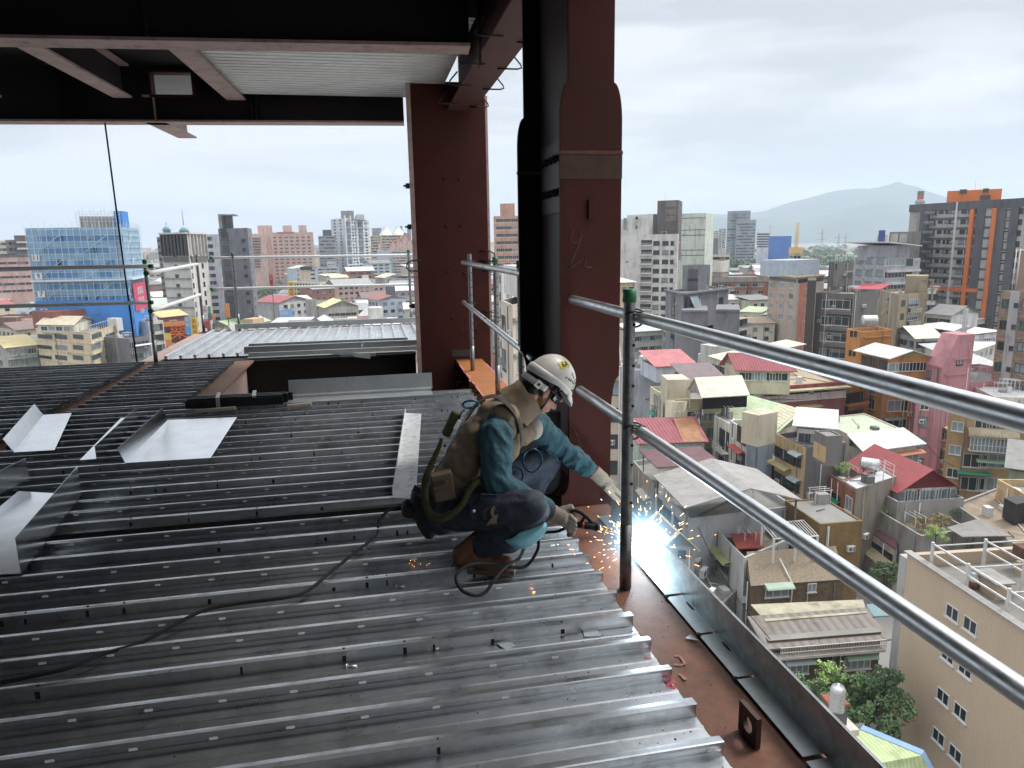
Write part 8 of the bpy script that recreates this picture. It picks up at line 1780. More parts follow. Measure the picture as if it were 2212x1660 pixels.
for k_ in (3.6, 2.4): mb.tube([a_+d_*(u_-k_)+n_*.2+UPZ*(b.z-14)] + [a_+d_*(u_-k_*math.cos(t_*math.pi/2))+n_*.2+UPZ*(b.z-7+k_*1.6*math.sin(t_*math.pi/2)) for t_ in (0,.25,.5,.75,1)], .22, 5); mb.tube([a_+d_*(u_+k_)+n_*.2+UPZ*(b.z-14)] + [a_+d_*(u_+k_*math.cos(t_*math.pi/2))+n_*.2+UPZ*(b.z-7+k_*1.6*math.sin(t_*math.pi/2)) for t_ in (0,.25,.5,.75,1)], .22, 5)
b.part(mb, 'arch_window', WHITEM)
b = BF('yellow_gable_house', 'house with pale yellow gable roof, balconies and a palm on its terrace', 'house', 'M', (1115,960), (1390,945), 16, fl(4.5), W('grey_beige2', 200,192,178,.8), parapet=0); b.gable(RF('yellow_pale', 234,222,140,.84), 2.6, along=1, over=.8, wallm=W('white_stucco',0,0,0)); b.even(0,3,5,w=2.6,h=1.6,top=3.4,fr='w',gl='k'); b.slab(0, b.z-5.2, .9, 1.2, RF('rusty_ridge',0,0,0), 'balcony_band')
b = BF('white_gable_house', 'small white gabled house left of the grey modern house', 'house', 'M', (1490,1040), (1632,1030), 12, fl(4.0), W('white_stucco',0,0,0), parapet=0); b.gable(RF('white_sheet',0,0,0), 2.6, along=1, over=.4); b.even(0,2,2,w=1.8,h=1.6,fr='g'); b.box('M', (1490,965), (1600,960), b.z, b.z+6, 6, W('white_stucco',0,0,0))
b = BF('grey_modern_house', 'grey modern house with slatted tower beside the box column', 'house', 'M', (1700,890), (1880,880), 14, fl(4.7), W('grey_beige2',0,0,0)); b.even(0,3,2,w=4,h=1.8,fr='d',sill=False); b.slab(0, b.z-5.4, 2.2, .8, GM, 'balcony_band')
t = BF('slat_tower', 'grey slatted stair tower of the grey modern house', 'tower', 'M', (1622,785), (1702,780), 8, (338,338), GM);
for i in range(30): t.slab(0, t.z-1-i*.9, .35, .1, DGT, 'slat')
absorb(t, b.root, 'stair_tower')
b = BF('green_roof_hall', 'cream hall with light green roof at the near end of the avenue', 'hall', 'M', (320,1130), (635,1070), 12, fl(2.6), CRM, parapet=0); b.gable(RF('light_green',0,0,0), 2.4, along=0, over=.6); b.even(0,1,6,w=1.8,h=1.8); b.box('M', (492,1060), (585,1045), b.z-3, b.z+3, 5, W('peach',0,0,0))
b = BF('white_gable_hall', 'white gabled sheds just beyond the bright deck', 'shed', 'M', (945,1120), (1140,1115), 14, fl(3.6), CRM, parapet=0); b.gable(RF('white_sheet',0,0,0), 2.6, along=1, over=.5)
for i, (x0_, x1_, y_, m_, lab) in enumerate(((640,945,1105,'pale_grey','wide pale shed with grey white roof below the billboard'), (770,950,1130,'brown_grey_sheet','low shed with brown grey roof below the billboard'), (1140,1280,1120,'white_sheet','low white shed right of the white gabled sheds'), (1290,1480,1100,'cream_sheet','low cream roofed house below the yellow gable'), (1500,1700,1110,'pale_grey','low pale roof in front of the white gabled house'), (1100,1380,1060,'old','grey beige terrace block under the yellow gable house'))):
 b = BF('low_shed', lab, 'shed', 'M', (x0_,y_), (x1_,y_-6), 12, fl(3.0 if i != 5 else 3.6), CRM if i != 5 else W('grey_beige2',0,0,0), parapet=0 if i != 5 else .7)
 if i != 5: b.shed(MATS['roof_'+m_], .1, 1.4, over=.5)
 b.even(0,2,4,w=2,h=1.3,fr='g')
b = BF('pink_brown_tower', 'salmon brick tower block seen between the two columns', 'apartment block', 'K', (578,-250), (850,-255), 18, (330,330), W('salmon', 206,150,126,.8)); b.even(0, 14, 3, w=3.6, h=1.5, fr='w', gl='k', fh=3.3, sill=False, bars=3)
for r in range(13): b.slab(0, b.z-3.2-r*3.3, .5, .15, W('salmon_light', 226,186,166,.82), 'band')
block(b, 'K', (640,-370), (780,-375), 335, 8, b.wall, 'roof_house', b.z-1)
b = B3('white_gap_block', 'white apartment block with grilled balconies seen between the columns', 'apartment block', 'K', (588,250), (662,262), (850,235), (150,140,152), W('white_stucco',0,0,0)); b.even(1, 8, 2, w=3.4, h=1.5, fr='w', gl='l', fh=3.3, bars=3); b.even(0, 8, 2, w=1.6, h=1.4, fr='d', fh=3.3); b.even(1, 7, 1, w=1, h=.4, top=2.9); b.box('K', (672,215), (830,235), b.z-.7, b.z+2.6, 5, b.wall)
b = B3('beige_gap_block', 'beige tiled block with planted roof corner right between the two columns', 'apartment block', 'K', (648,565), (760,600), (1000,640), (76,70,78), W('beige_gap', 206,190,172,.8, brick=dict(w=.4,h=.2,m=.015,dark=.9,uv=True)), parapet=1.)
for r in range(5): b.slab(1, b.z-1.6-r*3.6, .3, .25, CONC, 'ledge');
b.grid(1, 'K', 815, [(820,1.4)], 5, fh=3.6, h=2., fr='w', gl='l'); b.grid(0, 'K', 800, [(678,1.8)], 5, fh=3.6, h=2.2, fr='d', gl='k')
b = BF('beige_edge_block', 'beige tiled wall with narrow windows visible just right of the H column foot', 'apartment block', '3', (-150,640), (155,640), 16, (84,84), W('beige_gap',0,0,0)); b.grid(0, '3', 860, [(62,1.7)], 6, fh=3.3, h=1.8, fr='d', sill=False)
b = BF('red_gap_house', 'low red brick house glimpsed between the two columns', 'house', 'K', (575,1090), (660,1060), 10, fl(3.4), BRR); b.even(0,3,2,w=1.4,h=1.4)
LEAF = [mat('leaf_dark', rgb(96,128,74,.85), rough=.6, var=.35, scale=1.2), mat('leaf_bright', rgb(150,182,92,.85), rough=.6, var=.3, scale=1.2), mat('leaf_deep', rgb(78,108,66,.85), rough=.6, var=.4, scale=1.2), mat('leaf_dry', rgb(160,138,88,.75), rough=.8, var=.3, scale=2)]
BARK = mat('bark', (.10,.075,.055), rough=.9, var=.25, scale=3)
CRCACHE = {}
def crown_mesh(seed, n, leaf, m, shape=(1,1,.75)):
 key = (seed, n, leaf, m.name, shape)
 if key in CRCACHE: return CRCACHE[key]
 r = random.Random(seed); cl = []
 for i in range(24):
  a = r.uniform(0, 2*math.pi); e = r.uniform(-.6, 1); q = math.sqrt(max(0, 1-e*e))*r.uniform(.35,.95); cl.append((V((math.cos(a)*q*shape[0], math.sin(a)*q*shape[1], e*.62*shape[2])), r.uniform(.13,.3)))
 vs = []; fs = []
 for i in range(n):
  c_, R_ = cl[r.randrange(len(cl))]; d = V((r.gauss(0,1), r.gauss(0,1), r.gauss(0,1)*.8)).normalized(); p = c_+d*R_*r.uniform(.55,1.08)
  nn = (d+V((r.gauss(0,.5), r.gauss(0,.5), r.gauss(.4,.5)))).normalized(); u = nn.orthogonal().normalized(); u = (Quaternion(nn, r.uniform(0,6.3)) @ u); w = nn.cross(u); s = leaf*r.uniform(.6,1.3); k = len(vs)
  vs += [p-u*s, p-w*s*.45, p+u*s, p+w*s*.45]; fs.append((k,k+1,k+2,k+3))
 mb = MB(); mb.add(vs, fs); me = mb.mesh('crown', m); CRCACHE[key] = me; return me
def tree(p, h, r, kind, lab, n=900, leaf=.09, group=None, seed=None, zs=.75, name='tree', dead=False):
 seed = random.randrange(4) if seed is None else seed
 root = empty(name, p, lab, 'tree' if name == 'tree' else 'plant', group); p = V(p); mb = MB(); top = p+UPZ*(h-r*zs*.9)
 mb.tube([p, p.lerp(top,.5)+V((.05*h*.3,0,0)), top], [.045*h*.35+.05, .03*h*.35+.03, .03], 7)
 rr = random.Random(seed+9)
 for i in range(5):
  a = rr.uniform(0,6.3); q = p.lerp(top, rr.uniform(.55,.95)); mb.tube([q, q+V((math.cos(a)*r*.35, math.sin(a)*r*.35, r*.25)), q+V((math.cos(a)*r*.7, math.sin(a)*r*.7, r*.55))], [.04+.008*h*.3, .03, .015], 5)
 attach(mb.build('trunk', BARK), root)
 if not dead:
  me = crown_mesh(seed, n, leaf, LEAF[kind]); M = Matrix.Translation(p+UPZ*(h-r*zs)) @ Matrix.Rotation(rr.uniform(0,6), 4, 'Z') @ Matrix.Diagonal((r, r, r*zs/.75, 1)); o = link('crown', me, None, M); attach(o, root, M)
 return root
for i, (x_, y_, h_, r_, kd, lab) in enumerate(((600,985,7,3.0,0,'large dark green bushy tree at the foot of the beige block'), (100,985,6,2.6,0,'green bush tree left of the brick pedestal water tank'), (775,760,8,1.5,2,'narrow dark tree squeezed between old house and beige block'), (620,1130,4.5,2.3,2,'lower dark bush below the large tree beside the beige block'))):
 p_ = pz('8', x_, y_, GZ+h_-r_*.75); tree(V((p_.x,p_.y,GZ)), h_, r_, kd, lab, n=4200, leaf=.06, seed=i)
p_ = pz('8', 240, 690, GZ+6.5); tree(V((p_.x,p_.y,GZ)), 7.5, 1.3, 1, 'thin young tree with sparse yellow green leaves by the tank', n=420, leaf=.12, seed=5)
p_ = pz('6', 780, 1230, GZ+3.5); tree(V((p_.x,p_.y,GZ)), 5, 1.9, 2, 'dark shrub under the tan vaulted cover', n=2200, leaf=.07, seed=2)
zg_ = fl(2.55)-.7
for i, (x_, y_, h_, r_, kd, lab) in enumerate(((800,590,1.2,.9,1,'low green bush at the upper left corner of the garden terrace'), (1100,620,1.3,1.1,0,'round green bush behind the dead tree on the garden terrace'), (1320,560,1.4,1.2,1,'yellow green shrub near the terrace pole'), (1290,880,2.2,1.3,1,'bright green bush at the front of the garden terrace'), (1180,720,1.6,1.4,3,'dry brown thicket in the middle of the garden terrace'), (1350,720,1.8,1.2,3,'tall dry weeds before the grey brown sheet roof'), (1500,600,1.4,1.,0,'small green plant beside the blue clutter'))):
 p_ = pz('6', x_, y_, zg_+.8); tree(V((p_.x,p_.y,zg_)), h_, r_, kd, lab, n=1500, leaf=.06, name='bush', seed=i % 4)
p_ = pz('6', 1095, 650, zg_); tree(V((p_.x,p_.y,zg_)), 4.6, 1.4, 0, 'bare white dead tree on the garden terrace', name='tree', dead=True, seed=3)
p_ = pz('6', 360, 250, fl(3.3)); tree(V((p_.x,p_.y,fl(3.3)-.4)), 2.2, 1.2, 1, 'potted green shrubs on the red brick wing roof', n=900, leaf=.08, name='bush', seed=1)
for i, (x_, y_, kd, lab) in enumerate(((1010,580,3,'dry brown grass tuft at the left corner of the overgrown roof'), (1110,680,1,'pale yellow grass tuft on the overgrown roof'), (1230,665,3,'broad straw coloured tuft on the overgrown roof'))):
 p_ = pz('5', x_, y_, fl(2.55)-.5); tree(V((p_.x,p_.y,fl(2.55)-.95)), 1.5, 1.3, 3 if kd == 3 else 1, lab, n=1100, leaf=.07, name='grass_tuft', seed=i)
for i, (k, x_, y_, h_, r_, kd, lab) in enumerate((('2',1640,1470,13,8.5,1,'large yellow green tree in front of the charcoal apartment slab'), ('2',1300,1590,9,5,1,'bright green tree left of the large one before the charcoal slab'), ('2',1430,1570,8,4,0,'darker tree between the two bright trees'), ('1',1670,1655,9,4.2,1,'young bright green tree by the orange brown roof'), ('3',1660,290,9,4.5,1,'bright green tree left of the dark brown side wall'), ('3',1810,290,7,4,0,'row bush tree touching the dark brown side wall'), ('3',440,480,8,4.2,1,'yellowish street tree behind the dark guard post'), ('3',290,490,7,3.4,1,'yellowish tree cut by the dark guard post'), ('3',560,460,7,3.,0,'small street tree at the foot of the mid grey block'), ('2',515,1600,5,2.4,1,'small yellow green tree behind the orange tower tank'))):
 z_ = GZ+h_-r_*.75; p_ = pz(k, x_, y_, z_); tree(V((p_.x,p_.y,GZ)), h_, r_, kd, lab, n=2200, leaf=.055, seed=i % 4)
for i, (x_, y_) in enumerate(((500,860), (540,835), (585,815), (630,800), (680,790), (545,905), (510,925), (725,745), (700,705), (760,715), (800,712))):
 p_ = pz('M', x_, y_, GZ+7); tree(V((p_.x,p_.y,GZ)), 10, 6.5 if i < 5 else 4.5, 2 if i < 5 else 0, f'{NUM[i]} avenue tree, counted from the near left end of the avenue', n=700, leaf=.08, group='trees lining the avenue', seed=i % 4)
def palm(p, h, lab, group):
 root = empty('palm_tree', p, lab, 'palm tree', group); p = V(p); mb = MB(); mb.tube([p, p+UPZ*h*.5+V((.2,0,0)), p+UPZ*h], [.3,.24,.2], 8); attach(mb.build('trunk', BARK), root); mb = MB(); t = p+UPZ*h
 for i in range(16):
  a = i*2.4; d = V((math.cos(a), math.sin(a), 0)); s = V((-d.y,d.x,0)); pr = None; up = random.uniform(.2,1.1)
  for j in range(7):
   q = j/6; c_ = t+d*3.6*q+UPZ*(up*2.4*q-3.2*q*q); w_ = .55*math.sin(math.pi*min(1,q*.9+.1))
   cur = (c_-s*w_-UPZ*.25*w_, c_, c_+s*w_-UPZ*.25*w_)
   if pr: mb.add([pr[0],pr[1],pr[2],cur[0],cur[1],cur[2]], [(0,1,4,3), (1,2,5,4)])
   pr = cur
 attach(mb.build('crown', LEAF[0]), root)
for i, (x_, y_) in enumerate(((130,905), (165,900), (200,905), (235,910))):
 p_ = pz('L', x_, 850, GZ+10); palm(V((p_.x,p_.y,GZ)), 10.5, f'{NUM[i]} palm from the left in front of the pink hall', 'palms beside the brick hall')
p_ = pz('L', 60, 915, GZ+6); tree(V((p_.x,p_.y,GZ)), 7, 5, 1, 'broad light green tree at the left border beside the palms', n=900, leaf=.08, seed=1)
p_ = pz('L', 1165, 870, GZ+6); tree(V((p_.x,p_.y,GZ)), 8, 4.5, 1, 'light green tree right of the netted tower banner', n=900, leaf=.08, seed=2)
p_ = pz('M', 1230, 900, fl(4.5)+1); palm(V((p_.x,p_.y,fl(4.0))), 3.5, 'palm on the terrace of the pale yellow gable house', None)
rnd = random.Random(21)
WALLS = [('white',W('f_white',226,222,214,.82)), ('cream',W('f_cream',214,202,176,.8)), ('grey',W('f_grey',172,170,168,.78)), ('beige',W('f_beige',200,184,160,.78)), ('brick red',W('f_brick',168,112,94,.76)), ('pale blue',W('f_blue',188,200,214,.8)), ('pink',W('f_pink',208,170,160,.8))]
ROOFS = [('white',RF('f_white',228,228,224,.84)), ('pale green',RF('f_green',186,204,180,.82)), ('grey',RF('f_grey',158,158,156,.78)), ('blue',RF('f_blue',150,178,206,.82)), ('red',RF('f_red',184,84,80,.8)), ('yellow',RF('f_yellow',222,206,150,.82)), ('brown',RF('f_brown',136,108,96,.78)), ('turquoise',RF('f_turq',140,200,190,.82)), ('concrete',ROOFC)]
RW = ROOFS*1+[ROOFS[i] for i in (0,0,0,0,2,2,2,2,8,8,8,8,1,1)]
PLACES_ = [(pd('M',1450,600,880),'the teal building'), (pd('M',960,760,540),'the beige school'), (pd('M',800,500,760),'the pink complex'), (pd('M',330,600,315),'the slate tower'), (pd('M',1320,300,840),'the stepped tower'), (pd('L',1400,800,295),'the framed white block'), (pd('L',600,800,245),'the netted tower'), (pd('1',850,700,309),'the pale green slab'), (pd('1',1360,700,1100),'the lone office towers'), (pd('1',1350,1150,335),'the brick building'), (pd('1',1780,1200,255),'the pinkish office'), (pd('2',640,1000,240),'the canopy office'), (pd('2',1600,900,270),'the charcoal slab'), (pd('1',1912,700,760),'the yellow crane'), (pd('1',1750,760,950),'the blue netted site'), (pd('M',780,1000,340),'the billboard'), (pd('M',1790,900,338),'the grey modern house'), (pd('1',400,900,261),'the white apartment tower')]
NST = 'zero one two three four five six seven'.split()
used_l = set(); placed = list(FOOT); nf = 0
def fits(p, r):
 for c_, R_ in placed:
  if (c_.x-p.x)**2+(c_.y-p.y)**2 < (r+R_*.92)**2: return False
 v = p-av0; s = v.dot(avs)
 return abs(s) > 15+r*.6
MESHF = {}
cands = []
for row in range(40):
 dist = 240*(1.045**row)
 for j in range(-30, 40):
  az = _y + math.radians(-37+(j+30)*74/70)+rnd.uniform(-.008,.008); cands.append((dist*rnd.uniform(.97,1.03), az))
rnd.shuffle(cands)
cands = sorted(cands[:2000], key=lambda t: t[0])
for dist, az in cands:
 if nf >= 285: break
 p = V((dist*math.sin(az), dist*math.cos(az), 0)); rel = math.degrees(az-_y)
 if dist > 1100 or (rel > 4 and dist > 760) : continue
 if rel > 3 and dist < 215: continue
 if 8 < rel and dist < 330: continue
 if rnd.random() < .25: continue
 w_, d_ = rnd.uniform(9,20)*(1+dist/1500), rnd.uniform(9,16)*(1+dist/1500); r_ = max(w_, d_)*.55
 if not fits(p, r_): continue
 st = rnd.choice((2,3,3,4,4,4,5)) if dist < 600 else rnd.choice((2,3,3,4,5,6,7));
 if rel > 3: st = min(st, 4)
 wn, wm = rnd.choice(WALLS); rn, rm = rnd.choice(RW); kind = rnd.choice(('flat','gable','shed','gable'))
 near = min(PLACES_, key=lambda t: (t[0].x-p.x)**2+(t[0].y-p.y)**2); v = p-V((near[0].x,near[0].y,0)); side = 'behind' if v.length > 25 and v.y > abs(v.x)*.9 else ('before' if v.y < -abs(v.x)*.9 else ('right of' if v.x > 0 else 'left of'))
 sz = 'wide' if w_ > 22 else ('small' if w_ < 14 else 'medium')
 lab = None
 for tryn in range(24):
  l_ = f'{sz} {wn} {NST[st]} storey house, {rn} {kind} roof, {side} {near[1]}'
  if l_ not in used_l: lab = l_; break
  wn, wm = rnd.choice(WALLS); rn, rm = rnd.choice(RW)
 if lab is None: continue
 used_l.add(lab); placed.append((p, r_)); nf += 1
 a = az*-1+rnd.choice((.35,.35+math.pi/2,.1))+rnd.uniform(-.08,.08); ux = V((math.cos(a), math.sin(a), 0)); uy = V((-ux.y, ux.x, 0)); z = fl(st)
 q = [p-ux*w_/2-uy*d_/2, p+ux*w_/2-uy*d_/2, p+ux*w_/2+uy*d_/2, p-ux*w_/2+uy*d_/2]
 for t in q: t.z = z
 b = Bld('low_house', lab, 'house', q, wm, group='low houses of the city plain', parapet=.8 if kind == 'flat' else 0, roofm=rm if kind == 'flat' else None)
 if kind == 'gable': b.gable(rm, w_*.13, along=0, over=.5)
 elif kind == 'shed': b.shed(rm, .2, 1.8, over=.5)
 fs = sorted(range(4), key=lambda i: b.face(i)[2].dot(p))[:2]
 if dist < 520:
  for f in fs: b.even(f, st, max(2, int(b.face(f)[3]/4)), w=1.9, h=1.4, fr=rnd.choice('wgd'), sill=False)
 else:
  for f in fs[:1]: b.even(f, st, 3, w=b.face(f)[3]*.2, h=1.4, fr='g', bars=3, sill=False)
 if kind == 'flat' and rnd.random() < .8:
  mb = MB(); s_ = rnd.uniform(2.5,4); o_ = p+ux*rnd.uniform(-.3,.3)*w_; mb.obox(V((o_.x,o_.y,z-.8)), ux*s_*1.4, uy*s_, UPZ*rnd.uniform(3,4)); b.part(mb, 'stair_tower', wm)
mb = MB()
for i in range(1500):
 d__ = rnd.uniform(720, 2600); az = _y+math.radians(rnd.uniform(2,37)); p = V((d__*math.sin(az), d__*math.cos(az), GZ))
 if d__ > 1000 and rnd.random() < .6: continue
 s_ = rnd.uniform(8,22); h_ = rnd.uniform(4,9); a = rnd.uniform(0,3); ux = V((math.cos(a), math.sin(a), 0))*s_; uy = V((-ux.y, ux.x, 0))*rnd.uniform(.5,1); m_ = rnd.randrange(8)
 mb.obox(p-ux/2-uy/2, ux, uy, UPZ*h_, m_)
for i in range(2600):
 d__ = rnd.uniform(950, 3800); az = _y+math.radians(rnd.uniform(-37,2.5)); p = V((d__*math.sin(az), d__*math.cos(az), GZ)); s_ = rnd.uniform(12,34); h_ = rnd.choice((10,14,18,25,34,40))*rnd.uniform(.8,1.1); a = rnd.uniform(0,3); ux = V((math.cos(a), math.sin(a), 0))*s_; uy = V((-ux.y, ux.x, 0))*rnd.uniform(.5,1); mb.obox(p-ux/2-uy/2, ux, uy, UPZ*h_, rnd.choice((0,1,2,3,2,0,6)))
FC = [rgb(226,224,218,.8), rgb(214,202,178,.8), rgb(172,172,172,.8), rgb(196,182,170,.8), rgb(190,110,96,.8), rgb(150,180,206,.8), rgb(206,176,166,.8), rgb(188,204,184,.8)]
tag(mb.build('distant_roofs', [mat(f'distant_{i}', c_, rough=.85, var=.1, scale=.05) for i, c_ in enumerate(FC)]), 'far mass of small roofs and blocks fading into the haze', 'distant city', kind='stuff')
mb = MB()
for s_, e_, d0, d1, m_ in ((3, 37, 1150, 1500, 0), (3, 37, 1700, 2100, 0), (10, 37, 2500, 3100, 0)):
 pts = [V((d*math.sin(_y+math.radians(a)), d*math.cos(_y+math.radians(a)), GZ+.4)) for d, a in [(d0, s_+(e_-s_)*i/10) for i in range(11)]+[(d1, e_-(e_-s_)*i/10) for i in range(11)]]
 mb.add(pts, [tuple(range(22))])
mb.f = [f[::-1] for f in mb.f]
tag(mb.build('river_meadow', mat('meadow', rgb(120,132,88,.75), rough=.95, var=.3, scale=.01, dirt=rgb(150,146,128,.75), dirt_amt=.6, dscale=1)), kind='structure')
wv, wf = [], []; rnd = random.Random(8); mb = MB()
cm = crown_mesh(2, 170, .17, LEAF[0])
cv = [v.co.copy() for v in cm.vertices]; cf = [tuple(p.vertices) for p in cm.polygons]
for i in range(420):
 d__ = rnd.choice((rnd.uniform(820,1150), rnd.uniform(1450,1750), rnd.uniform(2000,2500))); rel = rnd.uniform(3.5,36); az = _y+math.radians(rel); p = V((d__*math.sin(az), d__*math.cos(az), GZ)); r_ = rnd.uniform(6,13)
 a = rnd.uniform(0,6.3); ca, sa = math.cos(a), math.sin(a); mb.add([(p.x+r_*(v.x*ca-v.y*sa), p.y+r_*(v.x*sa+v.y*ca), p.z+r_*.75+r_*v.z) for v in cv], cf, rnd.randrange(2))
tag(mb.build('far_woods', [LEAF[0], LEAF[2]]), 'far belt of green woods on the river plain before the mountain', 'woods', kind='stuff')
for i, (k, x_, y0_, y1_) in enumerate((('2',155,1000,640), ('2',320,850,690), ('2',390,850,690), ('1',1655,680,605))):
 a_, b_ = pd(k, x_, y0_, 900 if k == '2' else 1500), pd(k, x_, y1_, 900 if k == '2' else 1500); root = empty('pylon', (b_.x,b_.y,GZ), f'{NUM[i]} lattice power pylon from the left on the plain right of the crane' if i < 3 else 'lattice power pylon before the mountain near the blue netted site', 'pylon'); mb = MB(); h_ = b_.z-GZ; w_ = h_*.11
 for sx in (-1,1):
  for sy in (-1,1): mb.tube([V((b_.x+sx*w_, b_.y+sy*w_, GZ)), V((b_.x+sx*w_*.25, b_.y+sy*w_*.25, GZ+h_*.6)), V((b_.x, b_.y, b_.z))], .16, 4)
 for q in (.62,.75,.88): mb.tube([V((b_.x-w_*1.3, b_.y, GZ+h_*q)), V((b_.x+w_*1.3, b_.y, GZ+h_*q))], .16, 4)
 for q in range(8): t_ = q/9; ww = w_*(1-t_*.9); mb.tube([V((b_.x-ww,b_.y,GZ+h_*.65*t_)), V((b_.x+ww,b_.y,GZ+h_*.65*(t_+.11)))], .1, 4)
 attach(mb.build('lattice', CONC), root)
def car_meshes(m):
 mb = MB(); mb.box(-.85,-2.1,.35,.85,2.1,.85); mb.prism([(-.8,-1.4,.85), (.8,-1.4,.85), (.7,-.9,1.42), (-.7,-.9,1.42)], (0,.01,0)); mb.obox((-.74,-1.15,.85), (1.48,0,0), (0,2.5,0), (0,0,.56)); return mb.mesh('body', m)
gl_ = MB(); gl_.box(-.76,-1.0,.9,.76,1.2,1.3); GLM = gl_.mesh('windows', GLASS); wh_ = MB(); wh_.lathe((0,0,0), [(0,-.1),(.32,-.1),(.32,.1),(0,.1)], 14, 0, (1,0,0)); WHM = wh_.mesh('wheel', M_BLACK)
CARC = [('white', WHITEM), ('yellow', mat('taxi_yellow', rgb(240,180,30), rough=.3)), ('dark grey', mat('car_grey', (.06,.06,.065), rough=.3)), ('silver', mat('car_silver', (.45,.46,.47), rough=.3, metal=.5)), ('red', mat('car_red', rgb(170,40,40), rough=.3))]
CB = [car_meshes(m) for _, m in CARC]; ang = math.atan2(avd.y, avd.x)-math.pi/2
for i in range(26):
 ci = rnd.choice((0,0,1,1,2,3,4)); ln = (-6.2,-2.2,2.2,6.2)[i % 4]; p = av0+avd*(-10+i*11+rnd.uniform(-2,2))+avs*ln; p.z = GZ+.06
 M = Matrix.Translation(p) @ Matrix.Rotation(ang+(math.pi if ln < 0 else 0), 4, 'Z'); root = empty('car', p, f'{CARC[ci][0]} car on the avenue, {NUM[i]} counted away from the deck', 'car', 'cars on the avenue')
 for nm, me, T in (('body', CB[ci], None), ('windows', GLM, None)): attach(link(nm, me, None, M), root, M)
 for sx in (-.78,.78):
  for sy in (-1.3,1.3): M2 = M @ Matrix.Translation((sx,sy,.32)); attach(link('wheel', WHM, None, M2), root, M2)
for i in range(7):
 p = av0+avd*(20+i*32)+avs*11.5; p.z = GZ+.15; root = empty('street_lamp', p, f'{NUM[i]} arched street lamp along the avenue, counted away', 'street lamp', 'street lamps along the avenue'); mb = MB(); mb.tube([p, p+UPZ*7, p+UPZ*8.4-avs*1, p+UPZ*8.8-avs*3], [.12,.09,.07,.06], 6); attach(mb.build('pole', WHITEM), root); mb = MB(); mb.ell(p+UPZ*8.75-avs*3.4, (.5,.5,.12), 8, 5); attach(mb.build('lamp_head', WHITEM), root)
prof = [(1300,480), (1526,460), (1600,462), (1653,454), (1674,446), (1706,435), (1744,426), (1765,420), (1785,413), (1813,408), (1855,404), (1873,406), (1900,401), (1926,394), (1939,388), (1956,395), (1980,399), (2001,409), (2044,423), (2110,443), (2212,458), (2400,470)]
prof0 = [(1300,482), (1526,466), (1640,470), (1740,476), (1830,448), (1900,430), (1960,440), (2040,460), (2212,475), (2400,480)]
def interp(pr, x):
 for (x0,y0), (x1,y1) in zip(pr, pr[1:]):
  if x0 <= x <= x1: t = (x-x0)/(x1-x0); return y0+(y1-y0)*t
 return pr[-1][1]
def ridge(pr, D, base_y, depth, nm, lab):
 xs = [1300+i*(1100/120) for i in range(121)]; rows = 26; vs = [];
 for x in xs:
  p = at_d(x, interp(pr, x), D); d = V((p.x, p.y, 0)).normalized(); hgt = max(8, p.z-GZ)
  for j in range(rows):
   t = j/(rows-1)
   if t <= .7: q = t/.7; prof_ = q**1.25; off = -(1-q)*depth
   else: q = (1-t)/.3; prof_ = q; off = (1-q)*depth*.5
   b_ = V((p.x,p.y,0))+d*off; nz = noise.fractal(V((b_.x/900, b_.y/900, 2.)), 1.0, 2.1, 5)*.16*(1-abs(prof_-.5)*2)
   vs.append((b_.x, b_.y, GZ-.5+hgt*max(0, prof_+nz*(prof_ < .98))))
 n = rows; fs = [(i*n+j, (i+1)*n+j, (i+1)*n+j+1, i*n+j+1) for i in range(120) for j in range(rows-1)]
 mb = MB(); mb.add(vs, fs, 0, True); return tag(mb.build(nm, mat('forest_slope', rgb(66,88,80,.7), rough=.95, var=.35, scale=.004, dirt=rgb(48,68,62,.7), dirt_amt=.6, dscale=2)), kind='structure')
ridge(prof, 8000, 500, 2200, 'mountain', ''); ridge(prof0, 6600, 500, 1300, 'hills', '')
for i, (a_, b_, lab) in enumerate(((('5',640,610),('6',200,330),'thin black wire sagging from the grey shed house to the red brick house'), (('3',960,700),('3',1590,900),'thin wire strung along the white wall with green awnings'), (('4',1100,1250),('6',1480,160),'thin wire crossing before the pink wing to the ochre house'), (('6',920,520),('6',1580,470),'thin wire over the terrace of the red gable roof house'), (('5',900,720),('7',1650,360),'thin wire running down the long pale side wall'))):
 p, q = pz(*a_, GZ+9), pz(*b_, GZ+9); mb = MB(); mb.tube([p.lerp(q,t/8)-UPZ*(1.1*math.sin(math.pi*t/8)) for t in range(9)], .035, 5); tag(mb.build('service_wire', M_BLACK), lab, 'wire', 'service wires between the houses')
w = bpy.data.worlds.new('World'); SC.world = w; w.use_nodes = True
nt = w.node_tree; N = nt.nodes; L = nt.links
bg = N['Background']; sky = N.new('ShaderNodeTexSky'); sky.sky_type = 'NISHITA'; sky.sun_disc = False
SUN_EL, SUN_ROT = math.radians(52), math.radians(75)
sky.sun_elevation = SUN_EL; sky.sun_rotation = SUN_ROT
sc_ = N.new('ShaderNodeMix'); sc_.data_type = 'RGBA'; sc_.blend_type = 'MULTIPLY'; sc_.inputs[0].default_value = 1
L.new(sky.outputs[0], sc_.inputs[6]); sc_.inputs[7].default_value = (1,1,1,1)
tc = N.new('ShaderNodeTexCoord'); mp = N.new('ShaderNodeMapping'); L.new(tc.outputs['Generated'], mp.inputs['Vector']); mp.inputs['Scale'].default_value = (2.0, 2.0, 11)
nz = N.new('ShaderNodeTexNoise'); nz.inputs['Scale'].default_value = 1.; nz.inputs['Detail'].default_value = 7; nz.inputs['Roughness'].default_value = .55; nz.inputs['Distortion'].default_value = .4
L.new(mp.outputs[0], nz.inputs['Vector'])
rp = N.new('ShaderNodeValToRGB'); e = rp.color_ramp.elements; e[0].position = .42; e[1].position = .58
